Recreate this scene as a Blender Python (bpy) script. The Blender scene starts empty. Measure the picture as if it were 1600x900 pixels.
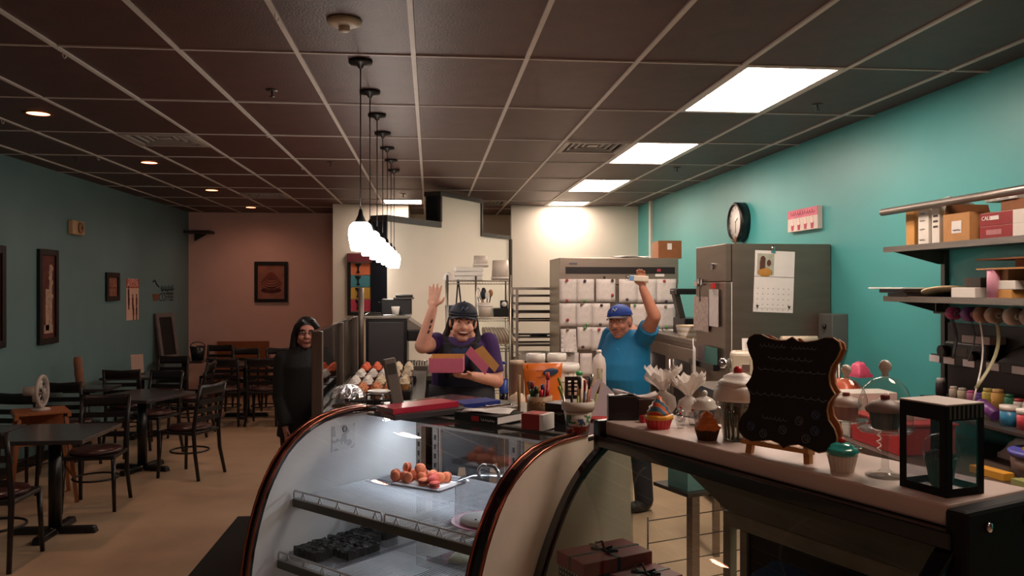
import bpy, bmesh, math, random
from mathutils import Vector, Matrix, noise as mnoise

# ------------------------------------------------------------------ camera, world, exposure
SC = bpy.context.scene
COL = SC.collection
FPX, HZ, CAMH, YAW = 1280.0, 448.0, 1.81, math.radians(5.71)
cam_d = bpy.data.cameras.new('camera'); cam = bpy.data.objects.new('camera', cam_d); COL.objects.link(cam)
cam.location = (0, 0, CAMH); cam.rotation_euler = (math.pi / 2, 0, -YAW)
cam_d.sensor_width = 36; cam_d.lens = FPX / 1600 * 36; cam_d.shift_y = -2 / 1600; cam_d.clip_start = 0.02
SC.camera = cam
SC.view_settings.view_transform = 'Standard'; SC.view_settings.look = 'None'
SC.view_settings.gamma = 1; SC.view_settings.use_curve_mapping = False
SC.view_settings.exposure = 0.22
world = bpy.data.worlds.new('world'); SC.world = world; world.use_nodes = True
world.node_tree.nodes['Background'].inputs[0].default_value = (1.0, 0.78, 0.7, 1)
world.node_tree.nodes['Background'].inputs[1].default_value = 0.05
TROFFER_E, CAN_E, PENDANT_E = 21.0, 9.0, 24.0
CAN_SPOT_W, CASE_W = 20.0, 1.8

CY, SY = math.cos(YAW), math.sin(YAW)
def cw(xc, Z, z=0.0):                 # camera-aligned metres -> world
    return Vector((xc * CY + Z * SY, Z * CY - xc * SY, z))
def at(x, y, Z):                      # pixel at a known distance
    return cw((x - 800) / FPX * Z, Z, CAMH - (y - HZ) / FPX * Z)
def onz(x, y, z):                     # pixel on a horizontal surface
    return at(x, y, FPX * (CAMH - z) / (y - HZ))
def onX(x, y, X):                     # pixel on a wall of constant X
    r = (x - 800) / FPX; return at(x, y, X / (r * CY + SY))
def onY(x, y, Y):
    r = (x - 800) / FPX; return at(x, y, Y / (CY - r * SY))
R = math.radians
rnd = random.Random(7)

# ------------------------------------------------------------------ materials
def lin(h):
    h = h.lstrip('#'); o = []
    for i in (0, 2, 4):
        c = int(h[i:i + 2], 16) / 255
        o.append(c / 12.92 if c <= 0.04045 else ((c + 0.055) / 1.055) ** 2.4)
    return (*o, 1)
MATS = {}
def mat(name, col, rough=0.6, metal=0.0, var=0.12, scale=14.0, bump=0.0, bscale=60.0, emit=None, es=0.0, coat=0.0, spec=0.5, stretch=None):
    if name in MATS: return MATS[name]
    m = bpy.data.materials.new(name); m.use_nodes = True; nt = m.node_tree; b = nt.nodes['Principled BSDF']
    c = lin(col) if isinstance(col, str) else (*col, 1)
    b.inputs['Roughness'].default_value = rough; b.inputs['Metallic'].default_value = metal
    b.inputs['Coat Weight'].default_value = coat; b.inputs['Specular IOR Level'].default_value = spec
    tc = nt.nodes.new('ShaderNodeTexCoord'); co = tc.outputs['Object']
    if stretch:
        mp = nt.nodes.new('ShaderNodeMapping'); mp.inputs['Scale'].default_value = stretch
        nt.links.new(co, mp.inputs[0]); co = mp.outputs[0]
    if var > 0:
        n = nt.nodes.new('ShaderNodeTexNoise'); n.inputs['Scale'].default_value = scale; n.inputs['Detail'].default_value = 4
        nt.links.new(co, n.inputs['Vector'])
        r = nt.nodes.new('ShaderNodeValToRGB')
        r.color_ramp.elements[0].position = 0.3; r.color_ramp.elements[1].position = 0.72
        r.color_ramp.elements[0].color = tuple(x * (1 - var) for x in c[:3]) + (1,)
        r.color_ramp.elements[1].color = tuple(min(1, x * (1 + var)) for x in c[:3]) + (1,)
        nt.links.new(n.outputs['Fac'], r.inputs[0]); nt.links.new(r.outputs[0], b.inputs['Base Color'])
    else:
        b.inputs['Base Color'].default_value = c
    if bump > 0:
        n2 = nt.nodes.new('ShaderNodeTexNoise'); n2.inputs['Scale'].default_value = bscale; n2.inputs['Detail'].default_value = 5
        nt.links.new(co, n2.inputs['Vector'])
        bp = nt.nodes.new('ShaderNodeBump'); bp.inputs['Strength'].default_value = bump; bp.inputs['Distance'].default_value = 0.01
        nt.links.new(n2.outputs['Fac'], bp.inputs['Height']); nt.links.new(bp.outputs[0], b.inputs['Normal'])
    if emit:
        b.inputs['Emission Color'].default_value = lin(emit); b.inputs['Emission Strength'].default_value = es
    MATS[name] = m; return m
def glassmat(name, tint='#ffffff', gloss=0.06, rough=0.02):
    if name in MATS: return MATS[name]
    m = bpy.data.materials.new(name); m.use_nodes = True; nt = m.node_tree
    for n in list(nt.nodes):
        if n.type == 'BSDF_PRINCIPLED': nt.nodes.remove(n)
    out = nt.nodes['Material Output']
    t = nt.nodes.new('ShaderNodeBsdfTransparent'); t.inputs[0].default_value = lin(tint)
    g = nt.nodes.new('ShaderNodeBsdfGlossy'); g.inputs['Roughness'].default_value = rough
    f = nt.nodes.new('ShaderNodeLayerWeight'); f.inputs['Blend'].default_value = 0.5      # Facing is the same from both sides of the pane
    pw = nt.nodes.new('ShaderNodeMath'); pw.operation = 'POWER'; pw.inputs[1].default_value = 4.5; nt.links.new(f.outputs['Facing'], pw.inputs[0])
    sc = nt.nodes.new('ShaderNodeMath'); sc.operation = 'MULTIPLY'; sc.inputs[1].default_value = 0.75; nt.links.new(pw.outputs[0], sc.inputs[0])
    a = nt.nodes.new('ShaderNodeMath'); a.operation = 'ADD'; a.inputs[1].default_value = gloss; a.use_clamp = True
    mx = nt.nodes.new('ShaderNodeMixShader')
    nt.links.new(sc.outputs[0], a.inputs[0]); nt.links.new(a.outputs[0], mx.inputs[0])
    nt.links.new(t.outputs[0], mx.inputs[1]); nt.links.new(g.outputs[0], mx.inputs[2]); nt.links.new(mx.outputs[0], out.inputs[0])
    MATS[name] = m; return m
def linedmat(name, base, ink, scale=60.0, axis='Z', thr=0.72, rough=0.7, breakup=25.0):
    """paper with rows of faint ink strokes"""
    if name in MATS: return MATS[name]
    m = mat(name, base, rough, var=0.04); nt = m.node_tree; b = nt.nodes['Principled BSDF']
    old = b.inputs['Base Color'].links[0].from_socket
    tc = nt.nodes.new('ShaderNodeTexCoord')
    w = nt.nodes.new('ShaderNodeTexWave'); w.wave_type = 'BANDS'; w.bands_direction = axis
    w.inputs['Scale'].default_value = scale; nt.links.new(tc.outputs['Object'], w.inputs['Vector'])
    n = nt.nodes.new('ShaderNodeTexNoise'); n.inputs['Scale'].default_value = breakup; nt.links.new(tc.outputs['Object'], n.inputs['Vector'])
    g1 = nt.nodes.new('ShaderNodeMath'); g1.operation = 'GREATER_THAN'; g1.inputs[1].default_value = thr; nt.links.new(w.outputs['Fac'], g1.inputs[0])
    g2 = nt.nodes.new('ShaderNodeMath'); g2.operation = 'GREATER_THAN'; g2.inputs[1].default_value = 0.5; nt.links.new(n.outputs['Fac'], g2.inputs[0])
    mu = nt.nodes.new('ShaderNodeMath'); mu.operation = 'MULTIPLY'; nt.links.new(g1.outputs[0], mu.inputs[0]); nt.links.new(g2.outputs[0], mu.inputs[1])
    mx = nt.nodes.new('ShaderNodeMix'); mx.data_type = 'RGBA'; mx.inputs['B'].default_value = lin(ink)
    nt.links.new(mu.outputs[0], mx.inputs['Factor']); nt.links.new(old, mx.inputs['A']); nt.links.new(mx.outputs['Result'], b.inputs['Base Color'])
    return m

# ------------------------------------------------------------------ mesh builder
class MB:
    def __init__(s): s.v = []; s.f = []; s.sm = []
    def add(s, vs, fs, smooth=False):
        o = len(s.v); s.v += [tuple(p) for p in vs]
        s.f += [tuple(i + o for i in f) for f in fs]; s.sm += [smooth] * len(fs); return s
    def bz(s, x0, x1, y0, y1, z0, z1, M=None, tap=1.0):
        cx, cy = (x0 + x1) / 2, (y0 + y1) / 2
        vs = [Vector((x, y, z0)) for x, y in ((x0, y0), (x1, y0), (x1, y1), (x0, y1))]
        vs += [Vector((cx + (x - cx) * tap, cy + (y - cy) * tap, z1)) for x, y in ((x0, y0), (x1, y0), (x1, y1), (x0, y1))]
        if M is not None: vs = [M @ p for p in vs]
        return s.add(vs, [(3, 2, 1, 0), (4, 5, 6, 7), (0, 1, 5, 4), (1, 2, 6, 5), (2, 3, 7, 6), (3, 0, 4, 7)])
    def box(s, c, d, M=None):
        return s.bz(c[0] - d[0] / 2, c[0] + d[0] / 2, c[1] - d[1] / 2, c[1] + d[1] / 2, c[2] - d[2] / 2, c[2] + d[2] / 2, M)
    def cyl(s, p1, p2, r1, r2=None, n=12, caps=True, smooth=True):
        r2 = r1 if r2 is None else r2; p1, p2 = Vector(p1), Vector(p2); d = (p2 - p1)
        q = d.to_track_quat('Z', 'Y').to_matrix(); vs = []
        for p, r in ((p1, r1), (p2, r2)):
            for i in range(n):
                a = 2 * math.pi * i / n; vs.append(p + q @ Vector((r * math.cos(a), r * math.sin(a), 0)))
        fs = [(i, (i + 1) % n, n + (i + 1) % n, n + i) for i in range(n)]
        s.add(vs, fs, smooth)
        if caps: s.add(vs, [tuple(range(n - 1, -1, -1)), tuple(range(n, 2 * n))])
        return s
    def lathe(s, prof, n=24, c=(0, 0, 0), M=None, smooth=True, wob=None):
        vs = []; fs = []
        for k, (r, z) in enumerate(prof):
            for i in range(n):
                a = 2 * math.pi * i / n; rr = max(r, 1e-5) * (wob(k, a) if wob else 1)
                p = Vector((rr * math.cos(a), rr * math.sin(a), z)); p = M @ p if M is not None else p
                vs.append(p + Vector(c))
        for k in range(len(prof) - 1):
            for i in range(n):
                j = (i + 1) % n; fs.append((k * n + i, k * n + j, (k + 1) * n + j, (k + 1) * n + i))
        return s.add(vs, fs, smooth)
    def ell(s, c, r, n=14, m=8, M=None):
        if not hasattr(r, '__len__'): r = (r, r, r)
        vs = []; fs = []
        for k in range(m + 1):
            t = math.pi * k / m - math.pi / 2
            for i in range(n):
                a = 2 * math.pi * i / n
                p = Vector((r[0] * math.cos(t) * math.cos(a), r[1] * math.cos(t) * math.sin(a), r[2] * math.sin(t)))
                if M is not None: p = M @ p
                vs.append(p + Vector(c))
        for k in range(m):
            for i in range(n):
                j = (i + 1) % n; fs.append((k * n + i, k * n + j, (k + 1) * n + j, (k + 1) * n + i))
        return s.add(vs, fs, True)
    def prism(s, poly, t, M=None, smooth=False):
        """polygon in the local XZ plane, extruded t along +Y"""
        n = len(poly); vs = [Vector((x, 0, z)) for x, z in poly] + [Vector((x, t, z)) for x, z in poly]
        if M is not None: vs = [M @ p for p in vs]
        s.add(vs, [tuple(range(n)), tuple(range(2 * n - 1, n - 1, -1))])
        return s.add(vs, [(i, n + i, n + (i + 1) % n, (i + 1) % n) for i in range(n)], smooth)
    def tube(s, pts, r, n=6, closed=False, smooth=True):
        pts = [Vector(p) for p in pts]; m = len(pts); vs = []; fs = []
        rs = r if hasattr(r, '__len__') else [r] * m; up = None
        for k, p in enumerate(pts):
            a = pts[(k - 1) % m] if (closed or k > 0) else p; b = pts[(k + 1) % m] if (closed or k < m - 1) else p
            d = (b - a).normalized() if (b - a).length > 1e-9 else Vector((0, 0, 1))
            if up is None: up = d.orthogonal().normalized()
            up = (up - d * up.dot(d)); up = up.normalized() if up.length > 1e-6 else d.orthogonal().normalized()
            w = d.cross(up)
            for i in range(n):
                t = 2 * math.pi * i / n; vs.append(p + (up * math.cos(t) + w * math.sin(t)) * rs[k])
        for k in range(m if closed else m - 1):
            for i in range(n):
                j = (i + 1) % n; k2 = (k + 1) % m; fs.append((k * n + i, k * n + j, k2 * n + j, k2 * n + i))
        s.add(vs, fs, smooth)
        if not closed: s.add(vs, [tuple(range(n - 1, -1, -1)), tuple(range((m - 1) * n, m * n))])
        return s
    def band(s, path, w, t):
        """strap: path points (x,y,z) in a YZ plane swept w along X, thickness t inward (towards lower y/z normal)"""
        m = len(path); vs = []; fs = []
        for k, p in enumerate(path):
            a = Vector(path[max(k - 1, 0)]); b = Vector(path[min(k + 1, m - 1)]); d = (b - a).normalized()
            nn = Vector((0, -d.z, d.y)); p = Vector(p)
            for q, x in ((0, 0), (0, w), (t, w), (t, 0)): vs.append(p + nn * q + Vector((x, 0, 0)))
        for k in range(m - 1):
            for i in range(4):
                j = (i + 1) % 4; fs.append((k * 4 + i, k * 4 + j, k * 4 + 4 + j, k * 4 + 4 + i))
        s.add(vs, fs); s.add(vs, [(0, 1, 2, 3), tuple(range(4 * m - 1, 4 * m - 5, -1))]); return s
    def sheet(s, rows, t=0.0, smooth=True):
        """grid of points; t > 0 gives thickness along the local normal"""
        nr, nc = len(rows), len(rows[0]); P = [[Vector(p) for p in r] for r in rows]
        fs = [(i * nc + j, i * nc + j + 1, (i + 1) * nc + j + 1, (i + 1) * nc + j) for i in range(nr - 1) for j in range(nc - 1)]
        flat = [p for r in P for p in r]
        if t <= 0: return s.add(flat, fs, smooth)
        N = []
        for i in range(nr):
            for j in range(nc):
                du = P[i][min(j + 1, nc - 1)] - P[i][max(j - 1, 0)]; dv = P[min(i + 1, nr - 1)][j] - P[max(i - 1, 0)][j]
                c = du.cross(dv); N.append(c.normalized() if c.length > 1e-12 else Vector((0, 0, 1)))
        s.add([p + n * t for p, n in zip(flat, N)], fs, smooth); s.add(flat, [tuple(reversed(f)) for f in fs], smooth)
        b = [j for j in range(nc)] + [i * nc + nc - 1 for i in range(1, nr)] + [(nr - 1) * nc + j for j in range(nc - 2, -1, -1)] + [i * nc for i in range(nr - 2, 0, -1)]
        k = len(flat); vs = flat + [p + n * t for p, n in zip(flat, N)]
        return s.add(vs, [(b[i], b[(i + 1) % len(b)], k + b[(i + 1) % len(b)], k + b[i]) for i in range(len(b))])
    def mesh(s, name):
        me = bpy.data.meshes.new(name); me.from_pydata(s.v, [], s.f)
        bm = bmesh.new(); bm.from_mesh(me)
        for f, q in zip(bm.faces, s.sm): f.smooth = q
        bmesh.ops.remove_doubles(bm, verts=bm.verts, dist=1e-5)
        bmesh.ops.dissolve_degenerate(bm, edges=bm.edges, dist=1e-6)
        bmesh.ops.recalc_face_normals(bm, faces=bm.faces); bm.to_mesh(me); bm.free(); return me
    def build(s, name, m, parent=None, bev=0.0, seg=2, loc=None, rz=None):
        o = bpy.data.objects.new(name, s.mesh(name)); COL.objects.link(o); o.data.materials.append(m)
        if parent: o.parent = parent
        if loc is not None: o.location = loc
        if rz is not None: o.rotation_euler.z = rz
        if bev > 0:
            b = o.modifiers.new('bevel', 'BEVEL'); b.width = bev; b.segments = seg; b.limit_method = 'ANGLE'; b.angle_limit = R(40)
        return o
def tag(o, label=None, cat=None, group=None, kind=None):
    if label: o['label'] = label
    if cat: o['category'] = cat
    if group: o['group'] = group
    if kind: o['kind'] = kind
    return o
def thing(name, label, cat, loc=(0, 0, 0), rz=0.0, group=None):
    o = bpy.data.objects.new(name, None); COL.objects.link(o); o.empty_display_size = 0.05
    o.location = loc; o.rotation_euler = (0, 0, rz); return tag(o, label, cat, group)
def one(name, mb, m, label, cat, loc=(0, 0, 0), rz=0.0, group=None, bev=0.0):
    return tag(mb.build(name, m, None, bev, 2, loc, rz), label, cat, group)
def struct(name, mb, m, label=None, cat=None, bev=0.0):
    return tag(mb.build(name, m, None, bev), label, cat, None, 'structure')
def dup(root, loc=None, rz=None, label=None, group=None):
    r = root.copy(); COL.objects.link(r)
    if loc is not None: r.location = loc
    if rz is not None: r.rotation_euler.z = rz
    if label: r['label'] = label
    if group: r['group'] = group
    for ch in root.children:
        c = ch.copy(); COL.objects.link(c); c.parent = r
        for g in ch.children:
            d = g.copy(); COL.objects.link(d); d.parent = c
    return r
def text(name, body, size, m, parent=None, loc=(0, 0, 0), rot=(math.pi / 2, 0, 0), ext=0.0006, width=None):
    """flat lettering turned into a mesh (reads along local +X, faces -Y by default)"""
    cu = bpy.data.curves.new(name, 'FONT'); cu.body = body; cu.size = size; cu.extrude = ext
    cu.align_x = 'CENTER'; cu.align_y = 'CENTER'; cu.resolution_u = 2
    t = bpy.data.objects.new(name, cu); COL.objects.link(t); bpy.context.view_layer.update()
    me = bpy.data.meshes.new_from_object(t.evaluated_get(bpy.context.evaluated_depsgraph_get()))
    bpy.data.objects.remove(t); bpy.data.curves.remove(cu)
    o = bpy.data.objects.new(name, me); COL.objects.link(o); me.materials.clear(); me.materials.append(m)
    o.location = loc; o.rotation_euler = rot; o.parent = parent
    if width and me.vertices:
        w = max(v.co.x for v in me.vertices) - min(v.co.x for v in me.vertices)
        if w > 0: o.scale.x = width / w
    return o

def scribble(name, w, h, m, parent, loc, n=7, seed=1, r=0.003, rot=None):
    """illegible handwriting: a looping pen line in the local XZ plane"""
    q = random.Random(seed); pts = []
    for i in range(n * 4 + 1):
        t = i / (n * 4); a = i * math.pi / 2
        pts.append((-w / 2 + w * t + .35 * w / n * math.cos(a) * q.uniform(.5, 1), 0, h / 2 * math.sin(a) * q.uniform(.45, 1)))
    o = MB().tube(pts, r, 4).build(name, m, parent, loc=loc)
    if rot: o.rotation_euler = rot
    return o
# ================================================================== the room
XL, XR, YB, YF, CZ = -4.0, 3.2, 14.1, -2.2, 3.05
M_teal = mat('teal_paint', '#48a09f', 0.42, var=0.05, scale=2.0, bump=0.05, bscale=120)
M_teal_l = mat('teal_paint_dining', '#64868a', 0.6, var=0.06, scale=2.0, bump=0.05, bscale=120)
M_pink = mat('salmon_pink_paint', '#edc2b4', 0.6, var=0.05, scale=2.0, bump=0.05, bscale=120)
M_white = mat('warm_white_paint', '#e9dfd0', 0.6, var=0.03, scale=2.0, bump=0.04, bscale=120)
M_floor = mat('beige_vinyl_floor', '#c6a98a', 0.38, var=0.10, scale=3.0, bump=0.02, bscale=40)
M_tile = mat('black_brown_ceiling_tile', '#4d2d28', 0.5, var=0.22, scale=6.0, bump=0.25, bscale=90)
M_run = mat('ceiling_grid_metal', '#cfc4bd', 0.5, var=0.05)
M_blk = mat('black_paint', '#0e0d0f', 0.45, var=0.2)
M_navy = mat('blue_black_paint', '#15171f', 0.45, var=0.15)
M_trim = mat('dark_brown_trim', '#2b211d', 0.45, var=0.2, scale=8)
M_wtrim = mat('white_trim', '#d9d6cc', 0.5, var=0.04)
M_steel = mat('brushed_steel', '#8d837b', 0.36, 0.9, var=0.10, scale=6, stretch=(1, 1, 14))
M_chrome = mat('chrome', '#c9c9cc', 0.14, 1.0, var=0.03)
M_dsteel = mat('dark_steel', '#57524d', 0.42, 0.75, var=0.12, scale=5)
M_wht = mat('white_plastic', '#e4ded6', 0.45, var=0.04)
M_paper = mat('white_paper', '#e2dcd8', 0.75, var=0.03)
M_kraft = mat('kraft_cardboard', '#b5824d', 0.75, var=0.08, scale=20)
M_kraftd = mat('dark_kraft_cardboard', '#8a5630', 0.75, var=0.08, scale=20)
M_black = mat('black_plastic', '#121113', 0.35, var=0.15)
M_red = mat('red_plastic', '#b3201f', 0.4, var=0.08)
M_skin = mat('skin', '#dba48e', 0.55, var=0.07, scale=25)

struct('floor', MB().bz(XL, XR, YF, YB, -0.1, 0), M_floor)
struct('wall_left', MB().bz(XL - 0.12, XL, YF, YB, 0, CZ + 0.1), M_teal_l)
struct('wall_right', MB().bz(XR, XR + 0.12, YF, YB, 0, CZ + 0.1), M_teal)
bx0 = onY(520, 400, 12.5).x; bx1 = onY(638, 400, 12.5).x; kx0 = onY(799, 400, 12.4).x; kx1 = onY(1000, 400, 12.4).x
struct('wall_back', MB().bz(XL, bx0, YB, YB + 0.12, 0, CZ + 0.1), M_pink)
struct('wall_rear', MB().bz(bx0, XR, YB, YB + 0.12, 0, CZ + 0.1), M_white)
struct('wall_block', MB().bz(bx0, bx1, 12.5, YB, 0, CZ + 0.03), M_white)
struct('wall_kitchen', MB().bz(kx0, XR, 12.4, 12.52, 0, CZ + 0.03), M_white)
struct('wall_front', MB().bz(XL, XR, YF - 0.12, YF, 0, CZ + 0.1), M_pink)
struct('trim_1', MB().bz(kx1 - 0.02, kx1 + 0.05, 12.35, 12.4, 0, CZ), M_wtrim)
struct('trim_2', MB().bz(XR - 0.04, XR, 11.55, 11.64, 1.0, CZ), M_wtrim)
struct('baseboard_left', MB().bz(XL, XL + 0.015, YF, YB, 0, 0.1), M_blk)
struct('baseboard_back', MB().bz(XL + 0.015, bx0, YB - 0.015, YB, 0, 0.1), M_blk)
struct('baseboard_right', MB().bz(XR - 0.015, XR, YF, 12.35, 0, 0.1), M_blk)

# angled partition with a stepped top
pA = cw(-1.376, 9.03); pB = cw(-0.045, 11.6); PL = (pB - pA).length; pang = math.atan2(pB.y - pA.y, pB.x - pA.x)
part = bpy.data.objects.new('wall_partition', None); COL.objects.link(part); part.location = pA; part.rotation_euler.z = pang; tag(part, kind='structure')
T = 0.2
MB().prism([(0, 0), (PL, 0), (PL, 2.48), (2.08, 2.48), (2.08, 2.92), (1.09, 2.92), (1.09, 2.53), (0, 2.53)], T).build('wall_body', M_white, part)
MB().bz(-0.012, 0, 0, T, 0, 2.53).build('end_panel', M_navy, part)
MB().bz(1.078, 1.09, 0.012, T, 2.6, 2.92).build('end_panel', M_blk, part)
for a in ((-0.03, 1.09, -0.02, T + 0.02, 2.53, 2.60), (1.065, 2.105, -0.02, T + 0.02, 2.92, 2.975), (2.08, PL, -0.02, T + 0.02, 2.48, 2.53),
          (1.065, 1.1, -0.022, 0.012, 2.6, 2.92), (2.08, 2.115, -0.022, T, 2.53, 2.92), (PL, PL + 0.05, -0.03, T + 0.03, 0, 2.48)):
    MB().bz(*a).build('top_trim', M_trim, part)

# ceiling: slab, tiles one by one, grid bars
ceil = struct('ceiling', MB().bz(XL, XR, YF, YB, CZ + 0.05, CZ + 0.12), M_blk)
GX = [XL] + [-3.748 + 0.61 * i for i in range(12)] + [XR]
GY = [YF] + [4.42 + 1.22 * k for k in range(-5, 8)] + [YB]
TROFF = [(9, 4.42, 1.22), (9, 6.86, 1.22), (9, 9.3, 1.22), (9, 11.74, 0.61), (5, 11.74, 0.61)]
TROFF = [(GX.index(min(GX, key=lambda g: abs(g - x))), y, l) for x, y, l in ((1.742, 1.98, 1.22), (1.742, 4.42, 1.22), (1.742, 6.86, 1.22), (1.742, 9.3, 1.22), (1.742, 11.74, 0.61), (-0.698, 11.74, 0.61))]  # nearest panel is unseen, added along the row to brighten the near counter
DIFF = [(GX.index(min(GX, key=lambda g: abs(g - x))), y, 0.61) for x, y in ((1.132, 6.86), (-2.528, 6.86), (-2.528, 11.13), (0.522, 11.74))]
shared = {}
for i in range(len(GX) - 1):
    for k in range(len(GY) - 1):
        spans = [(GY[k], GY[k + 1])]
        for (ci, y, l) in TROFF + DIFF:
            if ci == i:
                ns = []
                for (a, b) in spans:
                    if y + l <= a + 0.01 or y >= b - 0.01: ns.append((a, b)); continue
                    if y - a > 0.05: ns.append((a, y))
                    if b - y - l > 0.05: ns.append((y + l, b))
                spans = ns
        for a, b in spans:
            w, l = GX[i + 1] - GX[i] - 0.012, b - a - 0.012; key = (round(w, 3), round(l, 3))
            if key not in shared: shared[key] = MB().bz(-w / 2, w / 2, -l / 2, l / 2, 0, 0.015).mesh('ceiling_tile'); shared[key].materials.append(M_tile)
            o = bpy.data.objects.new('ceiling_tile', shared[key]); COL.objects.link(o); o.parent = ceil
            o.location = ((GX[i] + GX[i + 1]) / 2, (a + b) / 2, CZ + rnd.uniform(0, 0.003)); o.rotation_euler = (rnd.uniform(-.002, .002), rnd.uniform(-.003, .003), 0)
for x in GX[1:-1]:
    MB().bz(x - 0.0125, x + 0.0125, YF, YB, CZ - 0.008, CZ + 0.02).build('grid_bar', M_run, ceil)
for y in GY[1:-1]:
    MB().bz(XL, XR, y - 0.0075, y + 0.0075, CZ - 0.006, CZ + 0.02).build('cross_bar', M_run, ceil)

# fluorescent panels
M_diff = mat('fluorescent_diffuser', '#ffffff', 0.5, var=0.0, emit='#ffe6d4', es=TROFFER_E)
for n, (ci, y, l) in enumerate(TROFF):
    x0, x1 = GX[ci], GX[ci + 1]
    lab = ('long glowing fluorescent panel in the dark ceiling above the kitchen', 'long fluorescent panels') if l > 1 else (
        ('short glowing ceiling panel at the white wall behind the big refrigerators', None) if x0 > 0 else ('short glowing ceiling panel behind the row of pendant lamps', None))
    t = thing('ceiling_light', lab[0], 'ceiling light', ((x0 + x1) / 2, y + l / 2, CZ - 0.002), 0, lab[1])
    w2, l2 = 0.29, l / 2 - 0.015
    f = MB()
    for a in ((-w2, -w2 + 0.025, -l2, l2), (w2 - 0.025, w2, -l2, l2), (-w2 + 0.025, w2 - 0.025, -l2, -l2 + 0.025), (-w2 + 0.025, w2 - 0.025, l2 - 0.025, l2)):
        f.bz(*a, -0.004, 0.03)
    f.build('frame', M_run, t)
    MB().bz(-w2 + 0.025, w2 - 0.025, -l2 + 0.025, l2 - 0.025, 0.0, 0.02).build('diffuser', M_diff, t)
# air diffusers
M_vent = mat('vent_grey', '#a2948c', 0.5, var=0.06)
labs = ['square louvred air vent beside the long fluorescent panels', 'square louvred air vent among the recessed lamps of the dining ceiling',
        'square air vent in the ceiling near the pink wall', 'square air vent in the ceiling near the white kitchen wall']
for n, (ci, y, l) in enumerate(DIFF):
    t = thing('air_vent', labs[n], 'air vent', ((GX[ci] + GX[ci + 1]) / 2, y + 0.305, CZ), 0, None)
    for k, h in enumerate((0.285, 0.205, 0.145, 0.09)):
        f = MB(); w = 0.045 if k == 0 else 0.018; z = -0.006 - 0.006 * (k == 0) + 0.006 * k
        for a in ((-h, -h + w, -h, h), (h - w, h, -h, h), (-h + w, h - w, -h, -h + w), (-h + w, h - w, h - w, h)): f.bz(*a, z, z + 0.02)
        f.build('face_frame' if k == 0 else 'louvre', M_vent, t)
    MB().bz(-0.3, 0.3, -0.3, 0.3, 0.022, 0.03).build('duct_plate', M_blk, t)
    MB().bz(-0.045, 0.045, -0.045, 0.045, 0.008, 0.014).build('centre_plate', M_vent, t)
# recessed lamps
M_can = mat('recessed_lamp_glow', '#fff0e0', 0.5, var=0, emit='#ff8a5a', es=CAN_E)
M_canr = mat('recessed_lamp_ring', '#7a3a28', 0.5, var=0.05)
for x, y in [(-2.79, q) for q in (1.5, 3.85, 6.17, 8.5, 10.85, 13.15)] + [(-1.0, .5), (.83, .5)]:  # unseen nearer lamps: two extend the row, the customer-side pair is added fill
    t = thing('recessed_lamp', 'round orange glowing recessed lamp in the dark dining ceiling', 'ceiling lamp', (x, y, CZ), 0, 'recessed lamps over the dining tables')
    MB().lathe([(0.075, -0.004), (0.1, -0.006), (0.1, -0.001), (0.075, 0.0)], 24).build('ring', M_canr, t)
    MB().lathe([(0.0, -0.004), (0.05, -0.0035), (0.077, -0.001), (0.077, 0.0), (0, 0)], 24).build('lens', M_can, t)
    ld = bpy.data.lights.new('recessed_lamp_light', 'SPOT'); ld.energy = CAN_SPOT_W; ld.spot_size = R(168); ld.spot_blend = 1; ld.color = (1, 0.58, 0.42); ld.shadow_soft_size = 0.07
    lo = bpy.data.objects.new('lamp_light', ld); COL.objects.link(lo); lo.parent = t; lo.location = (0, 0, -0.02)
# pendants
M_pend = mat('pendant_glass_glow', '#ffffff', 0.3, var=0, emit='#fff1e4', es=PENDANT_E)
pend = None
for k in range(7):
    y = 4.56 + k * 0.705
    if pend is None:
        pend = thing('pendant_lamp', 'white glass pendant lamp on a thin black cord in the row above the counter', 'pendant lamp', (-0.38, y, 0), 0, 'row of pendant lamps')
        MB().lathe([(0, CZ - 0.045), (0.012, CZ - 0.04), (0.02, CZ - 0.025), (0.062, CZ - 0.018), (0.066, CZ - 0.008), (0.066, CZ - 0.001), (0, CZ - 0.001)], 24).build('canopy', M_black, pend)
        MB().cyl((0, 0, 2.22), (0, 0, CZ - 0.04), 0.0035, n=6).build('cord', M_black, pend)
        MB().lathe([(0, 2.235), (0.008, 2.235), (0.014, 2.205), (0.03, 2.17), (0.033, 2.16), (0, 2.16)], 20).build('lamp_cap', M_black, pend)
        MB().lathe([(0.02, 2.166), (0.042, 2.162), (0.058, 2.146), (0.0655, 2.12), (0.066, 2.09), (0.06, 2.05), (0.05, 2.008), (0.046, 2.006), (0.0, 2.012)], 24).build('lamp_shade', M_pend, pend)
    else: dup(pend, (-0.38, y, 0))
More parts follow.
